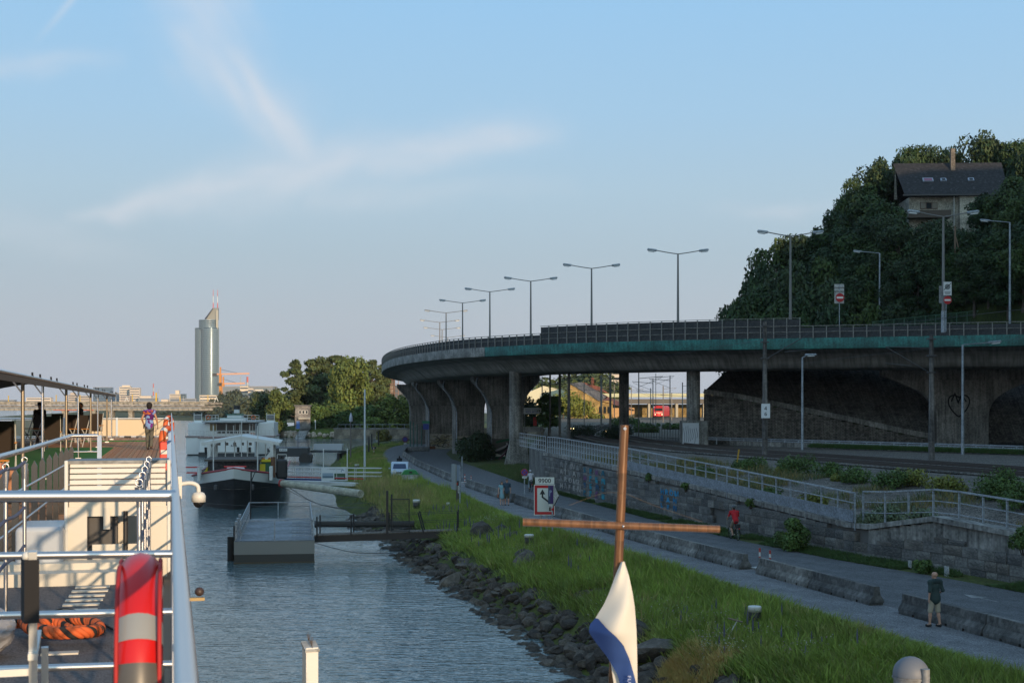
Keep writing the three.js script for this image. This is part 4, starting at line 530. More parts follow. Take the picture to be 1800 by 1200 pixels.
  // scaffolded tower and a grey block behind the island
  const sc = thing('scaffolded_tower', 'stone tower wrapped in scaffolding behind the island trees', 'tower', v(P(684, 757, 470).x, 2.4, -470)); mb().box(-0.5, 7.2, 0, 4.6, 16, 4).build('wall', mat([0.4, 0.31, 0.25], 0.95, { map: grainA }), sc); const sb = mb(); for (const x of [-3.4, -2.2, 1.9, 3.2]) sb.rod(v(x, 0, 2.4), v(x, 17.5, 2.4), 0.09, 0.09, 5); for (let y = 9; y < 18; y += 1.5) sb.rod(v(-3.6, y, 2.4), v(3.4, y, 2.4), 0.08, 0.08, 5); sb.rod(v(-3.4, 15, 2.4), v(0, 17.8, 2.4), 0.08, 0.08, 5).rod(v(0, 17.8, 2.4), v(3.2, 14.8, 2.4), 0.08, 0.08, 5).build('scaffold', mat([0.3, 0.16, 0.11], 0.8), sc);
  const gb = thing('grey_block', 'plain dark grey building edge beside the scaffolded tower', 'building', v(P(710, 757, 480).x, 2.4, -482)); mb().box(0, 6.5, 0, 7, 13, 6).build('wall', mat([0.12, 0.13, 0.15], 0.9), gb); mb().box(0, 13.1, 0, 7.4, 0.3, 6.4).build('roof', mat([0.1, 0.1, 0.1], 0.9), gb);
}
// ---------------------------------------------------------------- far land, bridge and city
const farGreen = leafMat([0.05, 0.07, 0.045]);
{
  structure('far_bank', grid(40, 4, (u, w) => { const x = lerp(-330, 60, u), d = 1000 + 2200 * w - (x + 330) * 1.5 * (1 - w); return { x: x - 0.12 * (d - 500), y: w === 0 ? -0.5 : 2.5, z: -d }; }), mat([0.5, 0.55, 0.4], 1, { map: grassTex }));
  structure('far_shore', grid(20, 2, (u, w) => ({ x: lerp(-1900, -300, u), y: w ? 4 : -0.5, z: -(2350 + 600 * w) })), mat([0.3, 0.33, 0.3], 1));
  const R = rng(8), protos = [0, 1, 2].map(k => makeTree('riverside_tree', 'dark tree in the line along the far bank below the road bridge', 'tree', 'round', 640 + k, 9, 6.5, 1500, 0.8, farGreen, [0, -50, 0], 'trees along the far bank'));
  const far = [[393, 694, 1050], [410, 690, 1050], [430, 698, 900], [446, 703, 800], [458, 692, 700], [404, 702, 980], [382, 700, 1150], [440, 712, 700], [420, 712, 850], [465, 706, 600], [376, 715, 1000], [396, 716, 950], [358, 722, 1020], [345, 722, 1050], [328, 723, 1080], [312, 724, 1100], [298, 724, 1150], [284, 724, 1180], [270, 723, 1230], [256, 723, 1280], [243, 723, 1330], [230, 723, 1380], [216, 722, 1420], [203, 722, 1460], [371, 719, 980], [385, 722, 920], [402, 723, 900], [415, 724, 860], [428, 722, 830], [452, 722, 640], [436, 724, 720], [300, 722, 1200], [330, 721, 1150], [350, 719, 1100], [190, 722, 1500], [176, 722, 1550], [162, 722, 1600], [362, 716, 1250], [375, 709, 1300], [388, 707, 1350]];
  far.forEach(([px, py, d], i) => { const p = P(px, py, d), t = i < 3 ? protos[i] : copyOf(protos[i % 3], p); const H = p.y + 0.5; t.position.set(p.x, -0.5, p.z); t.scale.set(0.8 + 0.5 * R() + H * 0.02, H / 9, 0.8 + 0.5 * R()); t.rotation.y = R() * 6; });
  // the long road and rail bridge
  const d = 980, s = d / F, b = thing('river_bridge', 'long pale concrete road bridge across the river in the distance', 'bridge', v(0, 0, -d)), X = px => (px - CX) * s, Y = py => EYE - (py - CY) * s, pale = mat([0.55, 0.5, 0.42], 0.85, { map: streaks }), tan = mat([0.4, 0.36, 0.31], 0.9, { map: streaks });
  mb().box((X(-60) + X(368)) / 2, (Y(705.5) + Y(711.5)) / 2, 0, X(368) - X(-60), Y(705.5) - Y(711.5), 14).build('deck_edge', pale, b); mb().box((X(-60) + X(392)) / 2, (Y(712.5) + Y(716)) / 2, 0, X(392) - X(-60), Y(712.5) - Y(716), 12).build('girder', tan, b); mb().box((X(-60) + X(392)) / 2, (Y(717) + Y(721.5)) / 2, 2, X(392) - X(-60), Y(717) - Y(721.5), 12).build('lower_girder', mat([0.47, 0.43, 0.37], 0.9, { map: streaks }), b); mb().box((X(368) + X(394)) / 2, Y(709), 1, X(394) - X(368), 1.6, 12).build('deck_end', tan, b);
  for (const px of [70, 117, 168, 199, 233]) { const p = mb().box(X(px), Y(721) / 2 - 0.8, 4, 2.7, Y(721) + 1.6, 6).build('pier', pale, b); mb().box(X(px), Y(722), 4, 3.5, 0.8, 6.6).build('pier_cap', pale, p); }
  for (let i = 0; i < 22; i++) mb().box(X(-20 + i * 18.5), Y(708.5), 7.1, 0.25, 2, 0.2).build('parapet_joint', tan, b);
  mb().box((X(100) + X(170)) / 2, Y(720.5), 8.3, X(170) - X(100), 0.5, 0.2).build('red_stripe', mat([0.5, 0.12, 0.07], 0.7), b);
  const yel = mat([0.55, 0.36, 0.05], 0.6); for (const [px, top] of [[14, 695], [98, 694], [140, 694], [232, 693], [274, 690], [316, 696], [365, 694]]) { const t = thing('bridge_mast', 'slim yellow mast standing on the distant bridge', 'mast', v(X(px), Y(707), -d), 0, 'yellow masts on the bridge'); mb().box(0, (Y(top) - Y(707)) / 2, 0, px === 274 ? 1.1 : 0.5, Y(top) - Y(707), 0.5).build('pole', yel, t); mb().box(0, 0.2, 0, 0.8, 0.5, 0.8).build('foot', pale, t); }
  for (const [px, top] of [[203, 683], [278, 684], [322, 697], [351, 696], [356, 698], [243, 699]]) { const t = thing('bridge_lamp', 'slim pale lamp post standing on the distant bridge', 'lamp post', v(X(px), Y(707), -d), 0, 'lamp posts on the bridge'); mb().rod(v(0, 0, 0), v(0, Y(top) - Y(707), 0), 0.22, 0.14, 6).build('pole', whiteOld, t); mb().box(0.5, Y(top) - Y(707), 0, 1.2, 0.2, 0.3).build('lamp_head', whiteOld, t); }
  for (const px of [222, 380]) { const t = thing('gantry_sign', 'white A-shaped sign frame on the distant bridge', 'sign', v(X(px), Y(707), -d), 0, 'sign frames on the bridge'); mb().bar(v(-1.4, 0, 0), v(0, Y(697) - Y(707), 0), 0.35, 0.35).build('strut', whitePaint, t); mb().bar(v(1.4, 0, 0), v(0, Y(697) - Y(707), 0), 0.35, 0.35).build('strut', whitePaint, t); mb().box(0, 2.2, 0, 1.6, 0.3, 0.3).build('crossbar', whitePaint, t); }
}
{ // glass tower of two fused drums with a slanted crown and twin aerials
  const d = 2400, s = d / F, t = thing('glass_tower', 'tall round glass tower with slanted crown and two red-white aerials', 'tower', v((364 - CX) * s, 4, -d)), X = px => (px - 364) * s, Y = py => EYE - (py - CY) * s - 4;
  const glass = mat([0.08, 0.13, 0.17], 0.2, { metal: 0.3 }), spand = mat([0.2, 0.26, 0.3], 0.45, { metal: 0.1 });
  const drum = (px, z, r, top, base, name) => { const gl = mb(), sp = mb(), n = Math.round((Y(top) - Y(base)) / 3.4); gl.lathe([[r, Y(base)], [r, Y(top)], [0, Y(top)]], X(px), 0, z, 40).build(name, glass, t); for (let k = 0; k < n; k++) sp.lathe([[r + 0.35, Y(base) + k * 3.4], [r + 0.35, Y(base) + k * 3.4 + 1.35]], X(px), 0, z, 40); tag(sp.build('floor_bands', spand, t), null, null, null, 'stuff'); const ml = mb(); for (let k = 0; k < 40; k++) { const th = k / 40 * 6.283; ml.box(X(px) + Math.cos(th) * (r + 0.3), (Y(top) + Y(base)) / 2, z + Math.sin(th) * (r + 0.3), 0.35, Y(top) - Y(base), 0.35, -th); } tag(ml.build('mullions', spand, t), null, null, null, 'stuff'); };
  drum(352, -8, 10.6, 576, 712, 'west_drum'); drum(369, 0, 14.2, 576, 712, 'east_drum'); drum(365, -4, 15.5, 562, 578, 'upper_drum');
  mb().prism([[X(362), Y(562)], [X(382.5), Y(562)], [X(382.5), Y(542)], [X(375), Y(543)]], 12, 0, 0, -3).build('slanted_crown', mat([0.3, 0.3, 0.27], 0.5, { metal: 0.4 }), t); mb().box(X(382), Y(562), 3, 2.5, Y(545) - Y(578), 6).build('crown_fin', mat([0.45, 0.42, 0.34], 0.5), t);
  mb().bar(v(X(361), Y(561), 4), v(X(375), Y(542.4), 4), 9, 0.8).build('solar_roof', mat([0.06, 0.08, 0.13], 0.15, { metal: 0.4 }), t);
  const red = mat([0.55, 0.07, 0.06], 0.6); for (const px of [373.6, 381.3]) { const a = mb().rod(v(X(px), Y(544), -3), v(X(px), Y(532), -3), 0.75, 0.65, 8).build('aerial', red, t); mb().rod(v(X(px), Y(532), -3), v(X(px), Y(520), -3), 0.6, 0.5, 8).build('aerial_band', whitePaint, a); mb().rod(v(X(px), Y(520), -3), v(X(px), Y(509), -3), 0.5, 0.3, 8).build('aerial_tip', red, a); }
  mb().box(X(378), Y(541.5), -3, 10, 0.7, 6).build('roof_rail', greyPaint, t);
}
{ // the rest of the skyline: each block with window bands of its own
  const block = (name, lb, px0, px1, top, d, base, m, opt = {}) => {
    const s = d / F, w = (px1 - px0) * s, h = (base - top) * s, y0 = EYE - (base - CY) * s, t = thing(name, lb, 'building', v(((px0 + px1) / 2 - CX) * s, y0, -d), opt.turn ?? 0.1, 'buildings of the skyline');
    mb().box(0, h / 2, 0, w, h, 18).build('wall', m, t); mb().box(0, h + 0.3, 0, w * 1.01, 0.6, 18.4).build('roof', mat([0.3, 0.29, 0.28], 0.9), t);
    if (!opt.plain) { const n = Math.max(2, Math.round(h / 4)); for (let k = 0; k < n; k++) mb().box(0, (k + 0.5) * h / n, 9.05, w * 0.94, h / n * 0.42, 0.12).build('window_band', opt.glass ?? mat([0.1, 0.12, 0.15], 0.2), t); }
    if (opt.top) { const [a, b, ht] = opt.top; mb().box(lerp(-w / 2, w / 2, (a + b) / 2), h + ht / 2, 0, (b - a) * w, ht, 10).build('penthouse', m, t); } return t;
  };
  const pale = mat([0.62, 0.52, 0.42], 0.8), cream = mat([0.66, 0.56, 0.44], 0.8), blueG = mat([0.07, 0.11, 0.16], 0.2, { metal: 0.4 }), grey = mat([0.22, 0.24, 0.28], 0.7), tan = mat([0.45, 0.37, 0.3], 0.8), dark = mat([0.16, 0.18, 0.22], 0.7);
  block('office_block', 'dark blue glass office slab with a slanting roof line', 165, 197, 681, 2700, 712, blueG, { glass: mat([0.12, 0.17, 0.23], 0.1) }); block('office_block', 'grey lower block beside the dark glass slab', 197, 214, 691, 2600, 712, grey);
  block('office_block', 'pale stepped office block with a raised white storey', 211, 230, 680, 2500, 712, cream, { top: [0.2, 0.9, 3] }); block('office_block', 'pale office block with a dark recess beside the stepped block', 229, 246, 682, 2480, 712, pale); block('office_block', 'mid-height pale block in front of the stepped office', 213, 229, 696, 2300, 712, tan);
  block('low_block', 'long low grey block behind the bridge', 246, 276, 700, 2300, 712, grey); block('low_block', 'white low houses beside the red-white mast', 247, 266, 696, 2450, 712, pale, { plain: true }); block('low_block', 'pale hospital-like block with a roof turret', 299, 326, 693, 2500, 712, cream, { top: [0.35, 0.6, 7] }); block('low_block', 'grey-blue block in front of the turreted block', 300, 345, 701, 2200, 713, grey); block('low_block', 'small sunlit gable beside the turreted block', 284, 296, 702, 2350, 712, pale, { plain: true });
  block('low_block', 'row of small pale houses seen through the awning posts', 48, 90, 699, 2500, 712, pale); block('low_block', 'brick tower blocks seen through the awning posts', 121, 136, 694, 2500, 712, tan, { top: [0.2, 0.7, 4] }); block('low_block', 'brick block beside the tower blocks under the awning', 138, 158, 696, 2480, 712, tan); block('low_block', 'low hazy block at the left of the bridge', 0, 26, 703, 2600, 712, dark);
  block('long_block', 'long grey apartment building with a glazed roof storey', 394, 484, 680, 1500, 712, grey, { turn: -0.1, glass: mat([0.2, 0.24, 0.27], 0.2) }); block('white_block', 'white building with an open stair tower right of the cranes', 423, 437, 679, 1450, 712, cream); block('white_block', 'white cubic building right of the stair tower', 449, 463, 685, 1400, 712, mat([0.75, 0.7, 0.63], 0.8)); block('white_block', 'small white building behind the trees', 437, 446, 683, 1420, 712, pale); block('white_block', 'long white low building at the foot of the glass tower', 352, 384, 695, 1700, 712, cream);
  const mast = (px, top, d, lb, red, w = 1) => { const s = d / F, y1 = EYE + (CY - top) * s, t = thing('chimney_mast', lb, 'mast', v((px - CX) * s, 4, -d)); const n = 6; for (let k = 0; k < n; k++) mb().rod(v(0, (y1 - 4) * k / n, 0), v(0, (y1 - 4) * (k + 1) / n, 0), w * (1.2 - 0.5 * k / n), w * (1.2 - 0.5 * (k + 1) / n), 8).build('band', (k % 2) && red ? mat([0.5, 0.12, 0.1], 0.7) : whiteOld, t); };
  mast(269, 674, 2600, 'slim red and white transmission mast on the skyline', true, 1.3); mast(434.5, 662, 1500, 'red and white chimney beside the cranes', true, 1.4); mast(422.5, 661, 1550, 'thin pale mast beside the chimney', false, 0.6);
  const crane = (px, jibY, x0, x1, d, lb) => { const s = d / F, Y = py => EYE + (CY - py) * s - 4, t = thing('tower_crane', lb, 'crane', v((px - CX) * s, 4, -d), 0, 'tower cranes beside the glass tower'), org = mat([0.55, 0.22, 0.04], 0.6), pk = mat([0.6, 0.33, 0.22], 0.6); mb().box(0, Y(jibY) / 2, 0, 2.6, Y(jibY), 2.6).build('tower', org, t); mb().box(0, Y(jibY - 4), 0, 1.6, 10, 1.6).build('mast_head', org, t); mb().box(((x0 + x1) / 2 - px) * s, Y(jibY), 0, (x1 - x0) * s, 1.8, 1.5, 0, 0, 0.02).build('jib', pk, t); mb().box((x0 - px) * s, Y(jibY) - 1, 0, 5, 3.5, 2).build('counterweight', darkMetal, t); mb().rod(v(0, Y(jibY - 8), 0), v((lerp(px, x1, 0.6) - px) * s, Y(jibY) + 0.8, 0), 0.2, 0.2, 4).build('tie_rod', darkMetal, t); };
  crane(387, 657, 377, 438, 1600, 'orange tower crane with the higher jib beside the glass tower'); crane(392, 674, 386, 430, 1550, 'orange tower crane with the lower jib beside the glass tower');
}
// ---------------------------------------------------------------- railway yard seen under the viaduct
{
  const Z = 345, s = Z / F, X = px => (px - CX) * s, h = thing('station_house', 'yellow station house with grey and red tiled roof in the rail yard', 'house', v(X(1040) * 1.39, 4.6, -Z * 1.39), 0.0), yel = mat([0.62, 0.42, 0.16], 0.9, { map: grainA }), redR = mat([0.3, 0.1, 0.065], 0.85, { map: streaks }), greyR = mat([0.2, 0.18, 0.17], 0.85, { map: streaks });
  h.scale.setScalar(1.39); mb().prism([[X(1000) - X(1040), 0], [X(1078) - X(1040), 0], [X(1078) - X(1040), 4.2], [X(1052) - X(1040), 4.3], [X(1004) - X(1040), 8.2], [X(1000) - X(1040), 8]], 9, 0, 0, -6).build('wall', yel, h);
  const q4 = (name, m, pts) => mesh(name, grid(4, 4, (u, w) => { const p = [0, 1, 2].map(k => lerp(lerp(pts[0][k], pts[1][k], u), lerp(pts[3][k], pts[2][k], u), w)); return { x: X(p[0]) - X(1040), y: p[1], z: p[2] }; }), m, h);
  q4('roof', greyR, [[1001, 8.5, -1.2], [1055, 4.1, -1.2], [1072, 5.4, -9], [1026, 8.9, -9]]); q4('roof', redR, [[1026, 8.9, -9], [1072, 5.4, -9], [1080, 4.3, -6], [1080, 4.2, -12]]); q4('roof', redR, [[1027, 8.95, -9.2], [1058, 7.8, -10], [1076, 6.0, -10], [1050, 7.0, -9.1]]); q4('side_roof', redR, [[1056, 4.2, -1.1], [1118, 1.9, -1.1], [1112, 2.8, -7], [1074, 5.2, -7]]);
  mb().box(X(1095) - X(1040), 1.2, -6, 6, 2.6, 8).build('annexe', mat([0.5, 0.3, 0.14], 0.9), h); mb().box(X(1045) - X(1040), 9.2, -8, 0.7, 1.6, 0.7).build('chimney', redR, h); for (const px of [1056, 1064, 1071]) mb().box(X(px) - X(1040), 2, -1.45, 0.6, 1.6, 0.08).build('window', glassDark, h);
  const hall = thing('goods_hall', 'pale hall with a low arched roof in the rail yard', 'hall', v((955 - CX) * 0.2, 4.6, -500), 0); hall.scale.setScalar(1.3); mb().prism([[-9, 0], [9, 0], [9, 5], [5, 7.6], [0, 8.6], [-6, 6], [-9, 3]], 20, 0, 0, -10).build('hall_body', mat([0.6, 0.57, 0.42], 0.7), hall); mb().box(0, 2, 0.1, 17, 2.4, 0.1).build('hall_front', mat([0.42, 0.46, 0.3], 0.8), hall);
  const bb = thing('billboard', 'white billboard with two lines of blue lettering beside the column', 'billboard', v((936 - CX) * 0.08, 4.6, -200)); mb().box(0, 3.6, 0, 3.0, 0.85, 0.08).build('board', whitePaint, bb); mesh('lettering', new THREE.PlaneGeometry(2.96, 0.8), new THREE.MeshStandardMaterial({ roughness: 0.6, map: canvasTex(256, 70, (c, w, h) => { c.fillStyle = '#d5d6d6'; c.fillRect(0, 0, w, h); c.fillStyle = '#50555c'; c.font = 'bold 20px sans-serif'; c.fillText('DONAU SCHIFF', 40, 26); c.fillStyle = '#233a7a'; c.font = 'bold 26px sans-serif'; c.fillText('WIEN AKTIV', 42, 56); }) }), bb).position.set(0, 3.6, 0.045); for (const x of [-1.1, 1.1]) mb().box(x, 1.6, -0.06, 0.1, 3.3, 0.1).build('post', greyPaint, bb); mb().box(0.35, 2.1, 0.02, 0.5, 1.2, 0.04).build('red_panel', redPaint, bb); mb().box(0, 1.0, -0.3, 3, 0.7, 0.1).build('lower_board', whiteOld, bb);
  const vi = thing('yard_bridge', 'low yellow-grey road bridge across the rail yard', 'bridge', v(60, 4.6, -520)); mb().box(0, 8, 0, 110, 1.3, 8).build('parapet', mat([0.5, 0.5, 0.34], 0.9), vi); mb().box(0, 5.8, -0.5, 110, 1.7, 7).build('girder', mat([0.13, 0.12, 0.11], 0.9), vi); mb().box(0, 2.2, -6, 110, 5, 1).build('back_wall', mat([0.5, 0.37, 0.16], 0.95, { map: grainA }), vi); for (let k = -5; k < 6; k++) mb().box(k * 10, 2.4, 1, 0.9, 5, 4).build('pier', mat([0.4, 0.36, 0.28], 0.9), vi);
  const lo = thing('locomotive', 'red electric locomotive with lit headlamps in the rail yard', 'locomotive', v((1158 - CX) / F * 440, 4.75, -440), -0.22), red = mat([0.5, 0.025, 0.03], 0.4); mb().prism([[-1.5, 0.9], [1.5, 0.9], [1.5, 2.6], [1.3, 3.7], [0.9, 4.0], [-0.9, 4.0], [-1.3, 3.7], [-1.5, 2.6]], 17, 0, 0, -8.5, 0, 0.08).build('body', red, lo); mb().box(0, 2.9, 0.12, 2.3, 0.8, 0.06).build('windscreen', glassDark, lo); mb().box(0, 0.55, -8, 2.6, 0.7, 15).build('bogie', blackPaint, lo); mb().box(0, 1.95, 0.1, 2.9, 0.16, 0.06).build('stripe', whitePaint, lo); const lampM = new THREE.MeshStandardMaterial({ color: 0xfff0d0, emissive: 0xffe6b0, emissiveIntensity: 2 }); for (const x of [-1.05, 1.05]) mb().ball(x, 1.35, 0.14, 0.16).build('headlamp', lampM, lo); mb().bar(v(-0.9, 4.2, -4), v(0.9, 4.2, -4), 0.05, 0.05).build('pantograph', darkMetal, lo);
  { const hp = new THREE.PointLight(0xffe6b0, 3); hp.position.set((1158 - CX) / F * 440 - 0.1, 6.2, -439.2); hp.castShadow = true; scene.add(hp); }
  const yf = thing('yard_fence', 'dark picket fence between the columns at the yard edge', 'fence'); { const A = onPlane(1012, 765, 4.7), B = onPlane(1198, 775, 4.7), n = 44, pg = mb().box(0, 0.75, 0, 0.05, 1.5, 0.05).geo; for (let i = 0; i <= n; i++) mesh('picket', pg, darkMetal, yf).position.lerpVectors(A, B, i / n); for (const h of [0.3, 1.4]) mb().bar(A.clone().add(v(0, h, 0)), B.clone().add(v(0, h, 0)), 0.05, 0.06).build('rail', darkMetal, yf); }
  for (const [px, d, h, w, lb] of [[1135, 230, 1.6, 3, 'low green hedge behind the yard fence'], [1175, 260, 1.4, 3.5, 'low scrub beside the yard tracks below the locomotive'], [1098, 300, 2.2, 4, 'scrub in front of the yard bridge']]) makeTree('yard_scrub', lb, 'shrub', 'bush', 2300 + px, h, w, 1800, 0.18, shrubLeaf, v((px - CX) / F * d, 4.55, -d), 'scrub in the rail yard');
  const wg = thing('freight_wagon', 'grey silver freight wagon behind the red locomotive', 'wagon', v(48, 4.75, -462), -0.22); mb().rbox(0, 2.3, 0, 2.8, 3.2, 16, 0.5).build('body', mat([0.4, 0.42, 0.46], 0.5), wg); mb().box(0, 0.5, 0, 2.4, 0.6, 14).build('bogie', blackPaint, wg);
  const cw = mat([0.15, 0.14, 0.13], 0.8);
  [[967, 655, 755, 190, 0.24], [984, 655, 760, 180, 0.3], [1027, 672, 740, 300, 0.2], [1057, 660, 735, 260, 0.32], [1073, 655, 745, 200, 0.3], [1123, 655, 765, 200, 0.14], [1148, 665, 745, 230, 0.14], [1153, 656, 757, 260, 0.1], [1178, 660, 757, 230, 0.14], [1200, 672, 740, 300, 0.2], [1144, 682, 740, 330, 0.2], [1166, 678, 742, 360, 0.24], [1181, 690, 740, 420, 0.24], [1110, 680, 740, 380, 0.2], [1080, 676, 742, 340, 0.2], [953, 668, 735, 260, 0.2]].forEach(([px, top, base, d, w], i) => { const p = P(px, base, d), t = thing('catenary_mast', 'catenary mast with a cross arm in the rail yard', 'mast', v(p.x, 4.5, -d), 0, 'catenary masts in the rail yard'), h = EYE + (CY - top) * d / F - 4.5; mb().box(0, h / 2, 0, w, h, w).build('pole', i % 3 ? cw : concreteM, t); mb().bar(v(0, h - 0.8, 0), v(i % 2 ? 3.4 : -3.4, h - 0.5, 0), 0.08, 0.08).bar(v(0, h - 2, 0), v(i % 2 ? 3.2 : -3.2, h - 0.7, 0), 0.05, 0.05).build('arm', cw, t); });
  [[20, 8.5, 200, 70, 12, 520], [5, 9.2, 190, 60, 13, 480], [12, 10.4, 170, 50, 12, 500]].forEach(([x0, y0, d0, x1, y1, d1], i) => tag(mb().rod(v(x0, y0 + 2, -d0), v(x1, y1, -d1), 0.03, 0.03, 4).build('overhead_wire', darkMetal), ['overhead wire running over the yard tracks', 'overhead wire from the column into the yard', 'upper feeder wire over the rail yard'][i], 'wire', 'overhead wires in the yard'));
  const T = (px, top, d, w, lb, m, seed, kind = 'round', n = 3000) => { const p = P(px, top, d); makeTree('yard_tree', lb, 'tree', kind, 2000 + seed, p.y - 4.5, w, d > 500 ? n * 1.6 : n, d > 500 ? 0.75 : d > 400 ? 0.36 : 0.24, m, v(p.x, 4.5, -d), 'trees in the rail yard'); };
  T(990, 692, 462, 6.5, 'bright sunlit tree in front of the station house', leafMat([0.14, 0.18, 0.03]), 1); T(1020, 704, 466, 5, 'sunlit bushy tree beside the station house wall', leafMat([0.13, 0.17, 0.03]), 2); T(965, 690, 200, 2.0, 'dark leafy tree beside the billboard', shrubLeaf, 3); T(1046, 726, 468, 4, 'yellow-green bush below the station roof', leafMat([0.14, 0.17, 0.04]), 4, 'bush', 2000); T(1110, 735, 320, 3, 'low bush between yard masts', shrubLeaf, 5, 'bush', 1500); T(1020, 664, 600, 14, 'distant trees above the station roof', pineLeaf, 6); T(1050, 660, 620, 14, 'taller distant trees above the station roof', pineLeaf, 7); T(975, 668, 560, 10, 'distant trees above the goods hall', pineLeaf, 8); T(925, 700, 230, 3, 'dark bush behind the round column', darkShrub, 9); T(1092, 745, 210, 2, 'dark bush at the dark column', darkShrub, 10, 'bush', 1500);
  for (const [px, py, k] of [[1006, 754, 'pair of small signal lamps glowing low beside the yard tracks'], [1068, 759, 'pair of small signal lamps glowing by the junction']]) { const p = onPlane(px, py + 2, 4.7), t = thing('signal_lamp', k, 'signal', p, 0, 'low signal lamps'); mb().box(0, 0.25, -0.1, 0.9, 0.5, 0.2).build('box', blackPaint, t); for (const x of [-0.25, 0.25]) { mb().ball(x, 0.3, 0.02, 0.09).build('bulb', lampM, t); } const pt = new THREE.PointLight(0xffe6b0, 1.2, 10); pt.position.set(p.x, p.y + 0.3, p.z + 0.25); pt.castShadow = true; scene.add(pt); }
  const apt = thing('apartment_tower', 'pale apartment tower far behind the rail yard', 'building', v((1083 - CX) / F * 700, 4.6, -700)); mb().box(0, 12, 0, 5, 26, 8).build('wall', mat([0.55, 0.48, 0.42], 0.85), apt); for (let k = 0; k < 5; k++) mb().box(0, 12 + k * 2.7, 4.05, 4, 1.1, 0.1).build('window_band', glassDark, apt);
}
